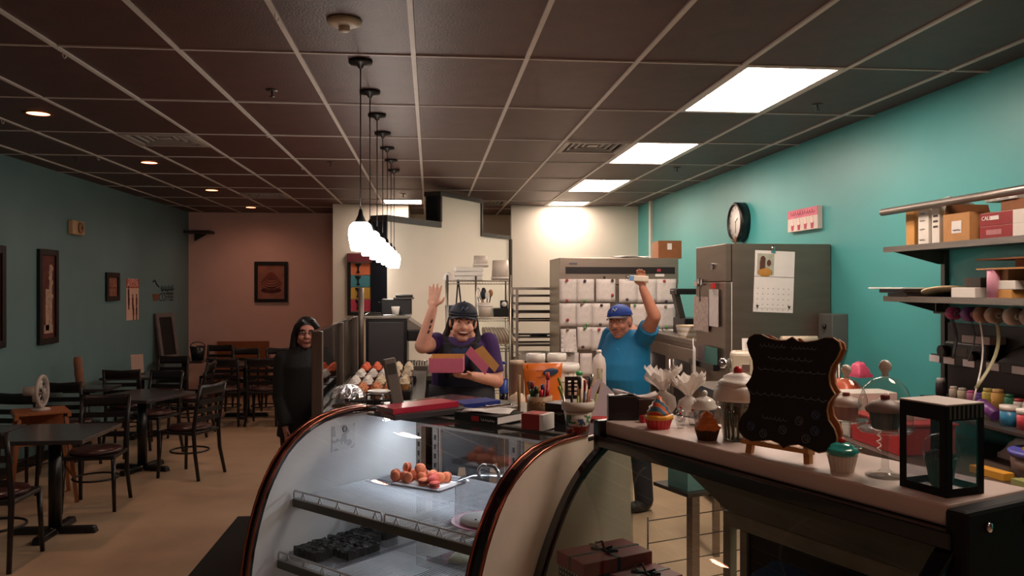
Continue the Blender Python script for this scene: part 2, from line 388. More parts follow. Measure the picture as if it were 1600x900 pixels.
# smoke detector, sprinklers, hooks
p = at(538, 32, FPX * (CZ - CAMH) / (HZ - 32))
M_cream = mat('cream_plastic', '#c9b8a2', 0.5, var=0.04)
t = thing('smoke_detector', 'round cream smoke detector on the dark ceiling', 'smoke detector', (p.x, p.y, CZ), 0)
MB().lathe([(0, -0.028), (0.05, -0.028), (0.078, -0.016), (0.082, 0.0), (0, 0)], 28).build('base', M_cream, t)
MB().lathe([(0, -0.052), (0.022, -0.052), (0.026, -0.046), (0.026, -0.028), (0, -0.028)], 20).build('sensor_head', M_cream, t)
sp = None
for x, y in ((1277, 163), (1058, 262), (425, 141), (517, 253), (118, 246), (630, 303)):
    p = at(x, y, FPX * (CZ - CAMH) / (HZ - y))
    if sp is None:
        sp = thing('sprinkler', 'small metal sprinkler head hanging under the dark ceiling', 'sprinkler', (p.x, p.y, CZ), 0, 'ceiling sprinklers')
        MB().lathe([(0, -0.006), (0.035, -0.004), (0.037, 0), (0, 0)], 18).build('escutcheon', M_dsteel, sp)
        MB().cyl((0, 0, -0.04), (0, 0, 0), 0.006, n=8).build('stem', M_dsteel, sp)
        MB().lathe([(0, -0.044), (0.018, -0.042), (0.018, -0.038), (0, -0.038)], 12).build('deflector', M_dsteel, sp)
    else: dup(sp, (p.x, p.y, CZ))
hk = None
for x, y in ((101, 82), (413, 210), (18, 188), (168, 247), (289, 293), (478, 262), (430, 22)):
    p = at(x, y - 3, FPX * (CZ - CAMH) / (HZ - y + 3))
    gx = min(GX, key=lambda g: abs(g - p.x))
    if hk is None:
        hk = tag(MB().tube([(0, 0, -0.008), (0, 0, -0.03), (0.008, 0, -0.042), (0.016, 0, -0.036), (0.016, 0, -0.026)], 0.003).build('ceiling_hook', M_wht, None, loc=(gx, p.y, CZ)),
                 'tiny white hook clipped to the ceiling grid', 'hook', 'hooks clipped to the ceiling grid')
    else:
        o = hk.copy(); COL.objects.link(o); o.location = (gx, p.y, CZ)

# ================================================================== things on the walls
def frame_mb(w, h, b, d):
    f = MB()
    for a in ((-w / 2, -w / 2 + b, -h / 2, h / 2), (w / 2 - b, w / 2, -h / 2, h / 2), (-w / 2 + b, w / 2 - b, -h / 2, -h / 2 + b), (-w / 2 + b, w / 2 - b, h / 2 - b, h / 2)):
        f.bz(a[0], a[1], -d, 0, a[2], a[3])
    return f
def picture(label, c, rz, w, h, b, d, fm, pm, cat='picture', name='framed_picture'):
    t = thing(name, label, cat, c, rz)
    frame_mb(w, h, b, d).build('frame', fm, t, 0.003)
    MB().bz(-w / 2 + b, w / 2 - b, -d * 0.4, -0.002, -h / 2 + b, h / 2 - b).build('print', pm, t)
    return t
def wallL(x0, y0, x1, y1):   # pixel rectangle on the left wall -> centre, width, height
    ym = (y0 + y1) / 2; a, b = onX(x0, ym, XL), onX(x1, ym, XL); m = onX((x0 + x1) / 2, y0, XL); n = onX((x0 + x1) / 2, y1, XL)
    return Vector((XL + 0.001, (a.y + b.y) / 2, (m.z + n.z) / 2)), b.y - a.y, m.z - n.z
def wallR(x0, y0, x1, y1):
    ym = (y0 + y1) / 2; a, b = onX(x0, ym, XR), onX(x1, ym, XR); m = onX((x0 + x1) / 2, y0, XR); n = onX((x0 + x1) / 2, y1, XR)
    return Vector((XR - 0.001, (a.y + b.y) / 2, (m.z + n.z) / 2)), a.y - b.y, m.z - n.z
LRZ, RRZ = R(90), R(-90)
M_pic1 = mat('dark_red_print', '#5a2420', 0.6, var=0.5, scale=9)
M_picw = mat('cream_print', '#b59a84', 0.6, var=0.3, scale=30)
c, w, h = wallL(57, 390, 87, 537)
t = picture('tall narrow black-framed dark red print with a pale tower shape on the teal wall', c, LRZ, w, h, 0.06, 0.035, M_blk, M_pic1)
f = MB().bz(-w * .12, w * .06, -.016, -.0145, -h * .36, h * .08).bz(w * .08, w * .22, -.016, -.0145, -h * .3, h * .34).bz(-w * .2, w * .26, -.016, -.0145, -h * .39, -h * .3)
for k in range(8): f.ell((w * (.15 + .05 * math.sin(k * 2)), -.0152, -h * .05 + k * h * .05), (w * .09, .0012, h * .03), 8, 6)
f.build('pale_tower', M_picw, t)
c, w, h = wallL(-26, 383, 4, 545)
picture('tall black-framed print at the nearer end of the teal dining wall', c, LRZ, w, h, 0.07, 0.035, M_blk, M_pic1)
c, w, h = wallL(164, 426, 184, 470)
t = picture('small black-framed brown print beside the safety poster on the teal wall', c, LRZ, w, h, 0.06, 0.03, M_blk, mat('brown_print', '#8a5a48', 0.6, var=0.45, scale=14))
MB().bz(-w * .3, w * .3, -.0135, -.0125, -h * .06, -h * .02).build('dark_band', M_pic1, t)
# choking poster
c, w, h = wallL(197, 436, 216, 500)
t = thing('safety_poster', 'long white choking safety poster with a red heading on the teal wall', 'poster', c, LRZ)
MB().bz(-w / 2, w / 2, -.004, 0, -h / 2, h / 2).build('sheet', mat('poster_paper', '#d9b7a4', 0.7, var=.04), t)
MB().bz(-w / 2, w / 2, -.0055, -.004, h * .4, h / 2).build('heading_band', M_red, t)
f = MB().bz(-w / 2, w / 2, -.0055, -.004, h * .28, h * .3).bz(-w / 2, -w * .44, -.0055, -.004, h * .3, h * .4).bz(w * .44, w / 2, -.0055, -.004, h * .3, h * .4).build('red_border', M_red, t)
text('heading', 'CHOKING', .09, mat('poster_white', '#f0d8cc', .7, var=0), t, (0, -.0065, h * .45), width=w * .8)
text('subheading', 'CHOKING', .1, M_red, t, (0, -.0055, h * .345), width=w * .8)
for (fx, fz) in ((-.34, .16), (-.32, -.04), (0, -.04), (.32, -.04), (.06, -.3), (.32, -.3)):
    MB().ell((fx * w, -.005, fz * h + .075), (.02, .002, .025), 8, 6).bz(fx * w - .028, fx * w + .028, -.006, -.004, fz * h - .05, fz * h + .05).bz(fx * w - .018, fx * w + .018, -.006, -.004, fz * h - .11, fz * h - .05).build('pictogram', M_pic1, t)
# coffee decal
c, w, h = wallL(238, 438, 272, 472)
t = thing('wall_decal', 'dark lettered coffee wall decal with a small orange cup on the teal wall', 'decal', c, LRZ)
M_dec = mat('decal_dark', '#1f2a2c', .6, var=.1)
text('lettering', 'COFFEE', .17, M_dec, t, (.12 * w, -.002, -.3 * h), width=w * .68)
scribble('faint_script', w * .6, h * .3, M_dec, t, (.16 * w, -.002, .12 * h), 7, 3, .008)
MB().bz(-.12 * w, .46 * w, -.003, -.001, -.1 * h, -.07 * h).build('rule', M_dec, t)
MB().tube([(-.48 * w, -.002, .42 * h), (-.4 * w, -.002, .5 * h), (-.32 * w, -.002, .3 * h), (-.22 * w, -.002, .2 * h)], .012, 5).build('steam_swirl', M_dec, t)
MB().prism([(-.5 * w, -.12 * h), (-.22 * w, -.12 * h), (-.27 * w, -.42 * h), (-.45 * w, -.42 * h)], .003, Matrix.Translation((0, -.004, 0))).build('cup', mat('decal_orange', '#7d4a35', .6, var=.1), t)
# emergency horn
c, w, h = wallL(99, 345, 130, 367)
t = thing('alarm_sounder', 'small beige alarm sounder box high on the teal wall', 'alarm', c, LRZ)
MB().bz(-.16, .16, -.06, 0, -h / 2, h / 2).build('body', mat('beige_plastic', '#c3a07c', .5, var=.05), t, .012)
MB().lathe([(.0, 0), (.05, 0), (.062, .012), (.062, .02), (0, .02)], 20, (0.02, -.062, 0), Matrix.Rotation(R(90), 4, 'X')).build('horn', mat('beige_plastic_dark', '#a5835f', .5, var=.05), t)
MB().lathe([(.0, 0), (.02, 0), (.022, .01), (0, .01)], 14, (0.02, -.075, 0), Matrix.Rotation(R(90), 4, 'X')).build('horn_centre', M_pic1, t)
# pink wall picture and corner shelf
a, b = onY(398, 440, YB), onY(450, 440, YB); tp, bt = onY(424, 409, YB), onY(424, 472, YB)
t = picture('black-framed picture of a frosted pastry swirl on the pink wall', Vector(((a.x + b.x) / 2, YB - .001, (tp.z + bt.z) / 2)), 0, b.x - a.x, tp.z - bt.z, .055, .04, M_blk, mat('pink_print', '#a36a58', .6, var=.25, scale=6))
for k in range(6):
    MB().tube([(math.cos(q / 12 * 6.283) * (.17 - .022 * k), -.02, -.03 + .05 * k * .6 + math.sin(q / 12 * 6.283) * (.1 - .012 * k)) for q in range(12)], .009, 5, True).build('swirl', mat('pastry_swirl', '#8f4a3c', .6, var=.2), t)
MB().ell((0, -.018, -.14), (.17, .004, .05), 14, 6).build('pastry_base', M_pic1, t)
p = onY(315, 366, YB)
t = thing('corner_shelf', 'small dark shelf fixed in the corner between teal and pink walls', 'shelf', (XL + .005, YB - .005, p.z), 0)
MB().bz(0, .42, -.3, 0, 0, .045).build('board', M_trim, t, .004)
MB().prism([(0.1, 0), (.3, 0), (.1, -.12)], .02, Matrix.Translation((0, -.03, 0))).build('bracket', M_trim, t)
# poster with four coloured panels on the white block
a, b = onY(543, 440, 12.5), onY(585, 440, 12.5); tp, bt = onY(560, 396, 12.5), onY(560, 493, 12.5)
cx, cz, w, h = (a.x + b.x) / 2, (tp.z + bt.z) / 2, b.x - a.x, tp.z - bt.z
t = thing('colour_panel_poster', 'black-framed poster of stacked orange, blue, yellow and pink panels with dark silhouettes', 'poster', (cx, 12.5, cz), 0)
frame_mb(w, h, .05, .03).build('frame', M_blk, t)
MB().bz(-w / 2, w / 2, -.05, -.03, h * .36, h / 2).build('header', mat('maroon', '#6d2a33', .6, var=.08), t)
for k, col in enumerate(('#d2744a', '#4a8f9c', '#cfa64c', '#c8455c')):
    z1 = h * .34 - k * h * .195; z0 = z1 - h * .185
    pn = MB().bz(-w / 2 + .05, w / 2 - .05, -.015, -.002, z0, z1).build('colour_panel', mat('poster_panel_%d' % k, col, .6, var=.05), t)
    MB().lathe([(0, -.001), (.03, 0), (.012, .03), (.012, .08), (.045, .12), (.04, .14), (0, .14)], 12, (-w * .1, -.02, z0 + .03), Matrix.Scale(.15, 4, (0, 1, 0))).build('silhouette', M_blk, pn)
# clock
c, w, h = wallR(1147, 316, 1176, 379)
t = thing('wall_clock', 'round black-rimmed white wall clock above the steel refrigerator', 'clock', c, RRZ)
rc = .205; MX = Matrix.Rotation(R(90), 4, 'X')
MB().lathe([(0, 0), (rc, 0), (rc, .09), (rc - .012, .1), (rc - .028, .1), (rc - .03, .075), (0, .075)], 40, M=MX).build('rim', M_black, t)
MB().lathe([(0, .079), (rc - .03, .079), (rc - .03, .074), (0, .074)], 40, M=MX).build('dial', mat('clock_dial', '#efe9e2', .4, var=.02), t)
for k in range(12):
    a = k * math.pi / 6; MB().box((math.sin(a) * .15, -.081, math.cos(a) * .15), (.006, .003, .02), None).build('hour_mark', M_dsteel, t)
MB().box((0.03, -.083, .02), (.075, .003, .008), Matrix.Translation((0.03, -.083, .02)) @ Matrix.Rotation(R(-30), 4, 'Y') @ Matrix.Translation((-.03, .083, -.02))).build('hour_hand', M_black, t)
MB().box((0.01, -.084, -.05), (.006, .003, .12)).build('minute_hand', M_dsteel, t)
# cupcake canvas
c, w, h = wallR(1238, 326, 1285, 360)
t = thing('cupcake_canvas', 'pink and white canvas with four painted cupcakes on the teal wall', 'picture', c, RRZ)
MB().bz(-w / 2, w / 2, -.04, 0, -h / 2, h / 2).build('canvas', mat('canvas_white', '#d8c9c0', .7, var=.03), t)
MB().bz(-w / 2, w / 2, -.042, -.04, 0.02, h / 2).build('pink_field', mat('canvas_pink', '#d2788a', .7, var=.12, scale=12), t)
M_cw = mat('painted_cream', '#ecd0c6', .7, var=.04); M_cp = mat('painted_wrapper', '#b84a5c', .7, var=.06)
for k in range(4):
    x = -w * .33 + k * w * .22
    MB().prism([(x - .026, -.035), (x + .026, -.035), (x + .018, -.085), (x - .018, -.085)], .003, Matrix.Translation((0, -.043, 0))).build('painted_wrapper', M_cp, t)
    g = MB()
    for q in range(3): g.ell((x, -.042, -.03 + q * .02), (.03 - .008 * q, .003, .014), 10, 6)
    g.build('painted_icing', M_cw, t)
scribble('painted_script', w * .8, h * .24, mat('canvas_script', '#b0566c', .7, var=0), t, (0, -.043, h * .32), 10, 5, .003)
# electric box
c, w, h = wallR(1304, 493, 1331, 540)
t = thing('electrical_box', 'grey electrical switch box on the teal wall beside the refrigerator', 'electrical box', (XR - .001, 6.12, c.z), RRZ)
M_eg = mat('electrical_grey', '#5c605c', .5, .2, var=.06)
MB().bz(-.11, .11, -.13, 0, -.13, .13).build('housing', M_eg, t, .006)
MB().bz(-.14, -.112, -.09, -.03, -.1, .1).build('side_label', M_wht, t); MB().lathe([(0, 0), (.02, 0), (.016, .02), (0, .02)], 14, (0, -.13, .03), MX).build('switch_knob', M_black, t)
MB().cyl((0, -.05, -.13), (0, -.05, -.75), .015, n=10).build('conduit', M_wtrim, t)
# ================================================================== display case with curved glass (nearer the dining room)
M_case = mat('case_white_enamel', '#dfe0e2', 0.35, var=0.03)
M_casec = mat('case_cream_panel', '#cfc4b4', 0.45, var=0.04)
M_trim_reflect = mat('trim_reddish_reflection', '#9a5a48', 0.2, 0.9, var=0.1)  # reddish lamp reflections on the black trim, put into its colour
M_bmatte = mat('black_matte_card', '#0d0c0e', 0.7, var=0.1, spec=0.25)
M_bgloss = mat('black_gloss_trim', '#0b0a0c', 0.2, var=0.1, coat=0.4)
M_glass = glassmat('case_glass', '#f3f8f8', 0.05, 0.015)
M_dome = glassmat('dome_glass', '#f2f2f0', 0.04, 0.02)
M_clear = glassmat('clear_plastic', '#eeeef0', 0.09, 0.06)
M_wire = mat('white_coated_wire', '#c9ccd2', 0.35, 0.3, var=0.03)

O1 = cw(-0.601, 3.847); A1 = R(-39) - YAW; L1 = 1.21
def c1(x, u, z=0.0):              # case frame: x along the case, u towards the customer
    return Vector((O1.x + x * math.cos(A1) + u * math.sin(A1), O1.y + x * math.sin(A1) - u * math.cos(A1), z))
def smooth_profile(pts, n=26):
    """Catmull-Rom through (u,z) points"""
    P = [pts[0]] + list(pts) + [pts[-1]]; out = []
    segs = len(pts) - 1; per = max(2, n // segs)
    for i in range(segs):
        p0, p1, p2, p3 = [Vector(q) for q in P[i:i + 4]]
        for k in range(per):
            t = k / per
            out.append(tuple(0.5 * ((2 * p1) + (p2 - p0) * t + (2 * p0 - 5 * p1 + 4 * p2 - p3) * t * t + (3 * p1 - p0 - 3 * p2 + p3) * t ** 3)))
    out.append(tuple(pts[-1])); return out
PR1 = smooth_profile([(0.10, 1.262), (0.24, 1.262), (0.37, 1.245), (0.48, 1.2), (0.57, 1.13), (0.64, 1.03), (0.69, 0.92), (0.735, 0.76), (0.755, 0.6), (0.76, 0.42)])
def case_end(profile, back, x0, x1, zb, inset=0.0):
    poly = [(-back, zb)] + [(-back, profile[0][1] - inset)] + [(u - inset, z - inset) for u, z in profile] + [(profile[-1][0] - inset, zb)]
    Mx = Matrix(((0, 1, 0, x0), (-1, 0, 0, 0), (0, 0, 1, 0), (0, 0, 0, 1)))   # local: x<-extrude, y<- -u
    return MB().prism(poly, x1 - x0, Mx)
t = thing('curved_glass_display_case', 'lit curved-glass bakery case with wire shelves and black trim with painted reddish reflections', 'display case', (O1.x, O1.y, 0), A1)
BK1 = 0.21
case_end(PR1, BK1, 0.0, 0.028, 0.3, .004).build('end_panel', M_case, t)
case_end(PR1, BK1, L1 - 0.06, L1, 0.3, .004).build('end_panel', M_casec, t)
for x0, w in ((-0.006, 0.05), (L1 - 0.055, 0.06)):
    MB().band([(x0, -u, z) for u, z in PR1] + [(x0, -0.76, 0.3)], w * .8, 0.022).build('edge_trim', M_bgloss, t, .006)
    for q in (0.004, w - 0.004):
        MB().tube([(x0 + q, -u - .004, z + .003) for u, z in PR1] + [(x0 + q, -0.765, 0.3)], .007, 6).build('trim_reflection', M_trim_reflect, t)
MB().sheet([[(0.03, -u + .008, z - .008), (L1 - .06, -u + .008, z - .008)] for u, z in PR1]).build('curved_glass', M_glass, t)
MB().bz(0.0, L1, -0.10, .46, 1.235, 1.26).build('top_board', mat('case_black_top', '#17161a', .18, var=.1, coat=.3), t, .005)
MB().bz(0.03, L1 - .06, -0.13, -0.09, 1.225, 1.262).build('top_rail', M_dsteel, t, .004)
MB().bz(0, L1, -.76, BK1, 0.0, 0.3).build('base', M_black, t, .006)
MB().bz(.028, L1 - .06, -.72, BK1, 0.3, 0.46).build('deck', M_case, t)
for z0, z1, a, b in ((.46, .56, 0.03, L1 - .06), (1.14, 1.235, 0.03, L1 - .06)):
    MB().bz(a, b, BK1 - .03, BK1, z0, z1).build('rear_rail', M_steel, t)
for x in (.03, .14, .62, 1.1):
    MB().bz(x, x + .035, BK1 - .03, BK1, .56, 1.14).build('rear_post', M_steel, t)
    pl = MB()
    for k in range(12): pl.bz(x + .012, x + .022, BK1 - .0325, BK1 - .03, .6 + k * .044, .622 + k * .044)
    tag(pl.build('slot_strip', M_blk, t), kind='stuff')
for x, y in ((.165, BK1 - .02), (.655, BK1 - .012)):
    d = MB().bz(x, x + .46, y, y + .006, .56, 1.14).build('sliding_door', M_clear, t)
    f = MB()
    for a in ((x, x + .02, .56, 1.14), (x + .44, x + .46, .56, 1.14)): f.bz(a[0], a[1], y - .004, y + .01, a[2], a[3])
    f.build('door_frame', M_chrome, d)
lt = MB().bz(.06, L1 - .09, .02, .06, 1.212, 1.232).build('lamp_strip', mat('case_lamp_glow', '#ffffff', .5, var=0, emit='#e4eeff', es=7.0), t)
al = bpy.data.lights.new('case_light', 'AREA'); al.shape = 'RECTANGLE'; al.size = 1.0; al.size_y = .06; al.energy = CASE_W; al.color = (.90, .95, 1)
ao = bpy.data.objects.new('case_light', al); COL.objects.link(ao); ao.parent = t; ao.location = (L1 / 2, .02, 1.205)
# certification sticker on the inside of the end panel
def sticker_grid(par, x, y0, y1, z0, z1):
    o = MB().bz(x, x + .001, y0, y1, z0, z1).build('sticker', linedmat('sticker_paper', '#d4d6da', '#70747c', 55, 'Z', .6), par)
    MB().tube([(x + .002, y0 * .45 + y1 * .55 + .012 * math.cos(a / 10 * 6.283), z1 - .02 + .012 * math.sin(a / 10 * 6.283)) for a in range(10)], .0018, 4, True).build('sticker_mark', M_blk, o)
sticker_grid(t, .0285, -.33, -.2, 1.09, 1.2)
# wire shelves
def wire_shelf(par, z, u0, u1, rail):
    for s in range(2):
        x0 = .045 + s * .555; x1 = x0 + .54
        w = MB(); n = 40
        for k in range(n + 1): w.cyl((x0 + (x1 - x0) * k / n, -u0, z), (x0 + (x1 - x0) * k / n, -u1, z), .0021, n=4, caps=False)
        for u in (u0, (u0 + u1) / 2, u1): w.cyl((x0, -u, z - .005), (x1, -u, z - .005), .004, n=6)
        tag(w.build('wire_deck', M_wire, par), kind='stuff')
        zz = [(x0, -u1 - .004, z), (x0, -u1 - .004, z + .022), (x0 + .006, -u1 - .004, z + .03)]
        MB().tube(zz + [(x1 - .006, -u1 - .004, z + .03), (x1, -u1 - .004, z + .022), (x1, -u1 - .004, z)], .004, 6).build('front_lip', M_wire, par)
        for k in range(5):
            xa = x0 + .05 + k * .11
            MB().tube([(xa, -u1 - .004, z), (xa + .013, -u1 - .004, z + .028), (xa + .026, -u1 - .004, z)], .003, 5).build('lip_brace', M_wire, par)
    MB().bz(.034, L1 - .064, -u1 - .004, -u1 + .02, z - .04, z - .006).build('front_bar', M_dsteel, par, .003)
    for x in (.05, .6, L1 - .1): MB().bz(x, x + .014, -u1 + .02, -u0, z - .03, z - .008).build('shelf_arm', M_dsteel, par)
wire_shelf(t, .935, -.17, .535, True); wire_shelf(t, .70, -.17, .61, True)
S1, S2 = .9375, .7025
# macaron tray
p = c1(.29, .04, S1)
tr = thing('macaron_tray', 'clear ribbed plastic tray on the upper wire shelf under orange macarons', 'tray', p, A1 + R(8))
MB().bz(-.17, .17, -.1, .1, 0, .004).build('tray_floor', M_clear, tr)
for a in ((-.17, .17, -.1, -.096), (-.17, .17, .096, .1), (-.17, -.166, -.096, .096), (.166, .17, -.096, .096)): MB().bz(*a, .004, .02).build('tray_side', M_clear, tr)
MB().bz(-.1, .16, -.085, .085, .004, .006).build('paper_liner', M_paper, tr)
M_mac = mat('orange_macaron_shell', '#e07a52', .6, var=.08, scale=40, bump=.1, bscale=300); M_macr = mat('red_macaron_shell', '#d24a3c', .6, var=.08, scale=40); M_fill = mat('macaron_filling', '#8f4530', .6, var=.1)
def macaron(label, loc, rot, m, grp):
    o = thing('macaron', label, 'macaron', loc, 0, grp); o.rotation_euler = rot
    MB().lathe([(0, .011), (.018, .010), (.0235, .005), (.0235, .0025), (0, .0025)], 16, (0, 0, .0035)).build('upper_shell', m, o)
    MB().lathe([(0, -.011), (.018, -.010), (.0235, -.005), (.0235, -.0025), (0, -.0025)], 16, (0, 0, -.0035)).build('lower_shell', m, o)
    MB().lathe([(0, .006), (.0215, .006), (.0215, -.006), (0, -.006)], 16).build('filling', M_fill, o)
    return o
mroot = None
mp = [(-.13, -.02, .028, 90, 10), (-.105, -.05, .028, 80, 20), (-.08, .0, .06, 75, -15), (-.07, -.03, .028, 88, 30), (-.035, -.045, .03, 84, 12), (-.05, .02, .03, 85, 40), (-.01, .01, .03, 80, 20),
      (-.02, .04, .03, 86, 0), (.015, -.02, .03, 75, 25), (.03, .045, .03, 84, 50), (.05, .01, .03, 78, 15), (.045, -.045, .021, 5, 0), (.085, .02, .03, 70, 30), (.1, .05, .028, 80, 10), (-.1, .03, .03, 85, -30), (.0, -.01, .066, 80, 60)]
for x, y, z, tl, r in mp:
    q = tr.matrix_basis @ Vector((x, y, z + .002))
    if mroot is None: mroot = macaron('orange macaron heaped on the clear tray', q, (R(tl), 0, A1 + R(r)), M_mac, 'orange macarons heaped on the tray')
    else: o = dup(mroot, q); o.rotation_euler = (R(tl), 0, A1 + R(r))
mr = None
for x, y, z, tl, r in ((.09, -.04, .034, 40, 10), (.115, -.06, .021, 6, 0), (.075, -.015, .034, 70, 40)):
    q = tr.matrix_basis @ Vector((x, y, z))
    if mr is None: mr = macaron('red macaron at the end of the heap of orange ones', q, (R(tl), 0, A1 + R(r)), M_macr, 'red macarons on the tray')
    else: o = dup(mr, q); o.rotation_euler = (R(tl), 0, A1 + R(r))
# brownies
M_brown = mat('dark_chocolate_brownie', '#1c1413', .55, var=.3, scale=40, bump=.6, bscale=70)
q = c1(.19, .34, S2); tr2 = one('brownie_tray', MB().bz(-.15, .15, -.22, .22, 0, .006).bz(-.15, -.145, -.22, .22, .006, .014).bz(.145, .15, -.22, .22, .006, .014), M_clear, 'clear tray of dark brownies on the lower wire shelf', 'tray', q, A1)
def lump(w, d, h, seed, amp=.006, n=7):
    soft = amp >= .01; n = 12 if soft else n
    r = random.Random(seed); mb = MB(); H = [[h + r.uniform(-amp, amp) for _ in range(n)] for _ in range(n)]
    if soft:   # bags, cloths and loaves round off towards their edges
        H = [[h * (.22 + .78 * (1 - abs(2 * i / (n - 1) - 1) ** 3.2) * (1 - abs(2 * j / (n - 1) - 1) ** 3.2)) + .7 * amp * mnoise.noise(Vector((i * .9, j * .9, seed * 3.7))) for j in range(n)] for i in range(n)]
    jx = [[r.uniform(-.003, .003) for _ in range(n)] for _ in range(n)]
    top = [[(-w / 2 + w * i / (n - 1) + jx[i][j], -d / 2 + d * j / (n - 1) + jx[j][i], H[i][j]) for j in range(n)] for i in range(n)]
    mb.sheet(top, smooth=soft)
    edge = [(i, 0) for i in range(n)] + [(n - 1, j) for j in range(1, n)] + [(i, n - 1) for i in range(n - 2, -1, -1)] + [(0, j) for j in range(n - 2, 0, -1)]
    m = len(edge); vs = [top[i][j] for i, j in edge] + [(top[i][j][0], top[i][j][1], 0) for i, j in edge]
    mb.add(vs, [(k, (k + 1) % m, m + (k + 1) % m, m + k) for k in range(m)]); mb.add(vs, [tuple(range(m, 2 * m))]); return mb
k = 0; bm_ = [lump(.075, .082, .03, s, .007).mesh('brownie') for s in range(4)]
for me in bm_: me.materials.append(M_brown)
for i in range(3):
    for j in range(5):
        if (i, j) in ((2, 0), (2, 4), (2, 3)): continue
        o = bpy.data.objects.new('brownie', bm_[k % 4]); COL.objects.link(o); k += 1
        v = Matrix.Rotation(A1, 3, 'Z') @ Vector((-.09 + .084 * i + rnd.uniform(-.001, .001), -.178 + .089 * j, .0065)); o.location = q + v; o.rotation_euler.z = A1 + R(rnd.uniform(-2, 2))
        tag(o, 'rough black chocolate brownie on the lower shelf tray', 'brownie', 'dark brownies on the lower shelf')
# dough on a small tray
q = c1(.66, .17, S2)
t2 = one('cookie_tray', MB().bz(-.12, .12, -.09, .09, 0, .005).bz(-.12, .12, -.09, -.085, .005, .022).bz(-.12, .12, .085, .09, .005, .022), M_clear, 'clear tray with one pale cookie on the lower wire shelf', 'tray', q, A1)
one('pale_cookie', lump(.11, .08, .035, 9, .01), mat('pale_dough', '#b9b79c', .7, var=.1, bump=.3), 'single pale lumpy cookie on the clear tray', 'cookie', q + Vector((0, 0, .0055)), A1 + R(20))
one('dark_loaf', lump(.2, .12, .05, 10, .012), M_brown, 'dark loaf cake at the covered end of the lower shelf', 'cake', c1(1.0, .42, S2), A1 + R(5))
# covered cake plate
q = c1(.93, .33, S1)
t3 = thing('covered_cake_plate', 'pink-rimmed plate under a clear lidded cake cover on the upper shelf', 'cake stand', q, A1)
MB().lathe([(0, 0), (.09, 0), (.135, .012), (.14, .016), (.135, .016), (.09, .006), (0, .005)], 40).build('plate', mat('pink_plate', '#c87a90', .35, var=.05), t3)
MB().lathe([(0, .017), (.105, .017), (.105, .023), (0, .023)], 36).build('cake_board', M_wht, t3)
cv = MB().lathe([(.125, .017), (.123, .14), (.112, .165), (.06, .178), (0, .18)], 40).build('clear_cover', M_clear, t3)
MB().tube([(-.05, 0, .176), (-.046, 0, .2), (-.025, 0, .215), (.025, 0, .215), (.046, 0, .2), (.05, 0, .176)], .007, 8).build('lid_handle', M_chrome, cv)
for k in range(5):
    MB().ell((rnd.uniform(-.05, .05), rnd.uniform(-.05, .05), .025), (.005, .005, .002), 6, 4).build('crumb', M_brown, t3)

# ================================================================== second case with the pale top
Z2 = 1.35
O2 = cw(.3077, 2.831); A2 = R(-61) - YAW; L2 = 1.285
def c2(x, u, z=Z2): return Vector((O2.x + x * math.cos(A2) + u * math.sin(A2), O2.y + x * math.sin(A2) - u * math.cos(A2), z))
def on2(x, y, z=Z2): return onz(x, y, z)
PR2 = smooth_profile([(-.045, 1.292), (0.0, 1.275), (.075, 1.212), (.14, 1.135), (.205, 1.02), (.27, .86), (.32, .66), (.33, .45)])
t = thing('dark_display_case', 'dark sloped-glass display case with a pale pinkish counter top', 'display case', (O2.x, O2.y, 0), A2)
BK2 = .30
M_slab = mat('pale_laminate_top', '#b8a49b', .4, var=.05, scale=5)
MB().bz(0.02, L2 - .02, 0, BK2, Z2 - .048, Z2).build('counter_top', M_slab, t, .006)
MB().bz(0.0, L2, -.03, .03, 1.262, 1.301).build('front_rail', M_bgloss, t, .004)
def end2(x0, x1, back, name, m, ins=0.0):
    poly = [(-back, .3), (-back, 1.292)] + [(u - ins, z) for u, z in PR2] + [(.33 - ins, .3)]
    Mx = Matrix(((0, 1, 0, x0), (-1, 0, 0, 0), (0, 0, 1, 0), (0, 0, 0, 1)))
    return MB().prism(poly, x1 - x0, Mx).build(name, m, t)
end2(0.004, .01, .13, 'end_glass', glassmat('end_glass', '#e8e8e4', .04, .02), .012)
end2(L2 - .03, L2, BK2, 'end_panel', M_bmatte)
for x0, w in ((-.004, .04), (L2 - .04, .044)):
    MB().band([(x0, -u, z) for u, z in PR2] + [(x0, -.33, .3)], w, .024).build('edge_trim', M_bgloss, t, .004)
MB().prism([(-.005, 1.25), (-.005, 1.352), (.03, 1.352), (.03, 1.25)], BK2 + .03, Matrix.Translation((0, -.03, 0))).build('top_bracket', M_bgloss, t, .004)
MB().prism([(L2 - .02, 1.17), (L2 - .02, 1.348), (L2 + .03, 1.348), (L2 + .03, 1.17)], BK2 + .14, Matrix.Translation((0, -.02, 0))).build('top_bracket', M_bmatte, t, .01)
for y in (.05, .19): MB().lathe([(0, .012), (.009, .01), (.012, 0), (0, 0)], 14, (L2 + .03, y, 1.31), Matrix.Rotation(R(90), 4, 'Y')).build('bolt', M_chrome, t)
MB().sheet([[(.03, -u + .006, z - .006), (L2 - .04, -u + .006, z - .006)] for u, z in PR2]).build('curved_glass', glassmat('dark_case_glass', '#dfe6e4', .06, .02), t)
Mh = mat('grey_header_metal', '#8d877c', .35, .2, var=.15, scale=4)
MB().prism([(.19, 1.30), (.23, 1.235), (.46, 1.13), (L2 - .03, 1.13), (L2 - .03, 1.30)], .012, Matrix.Translation((0, .14, 0))).build('rear_header', Mh, t)
MB().bz(.45, L2 - .03, .135, .165, 1.085, 1.128).build('rear_rail', mat('worn_white_rail', '#a9a08f', .5, var=.15), t, .003)
for x in (.45, .52): MB().bz(x, x + .03, .135, .165, .62, 1.085).build('rear_post', mat('worn_white_rail', '#a9a08f', .5, var=.15), t, .003)
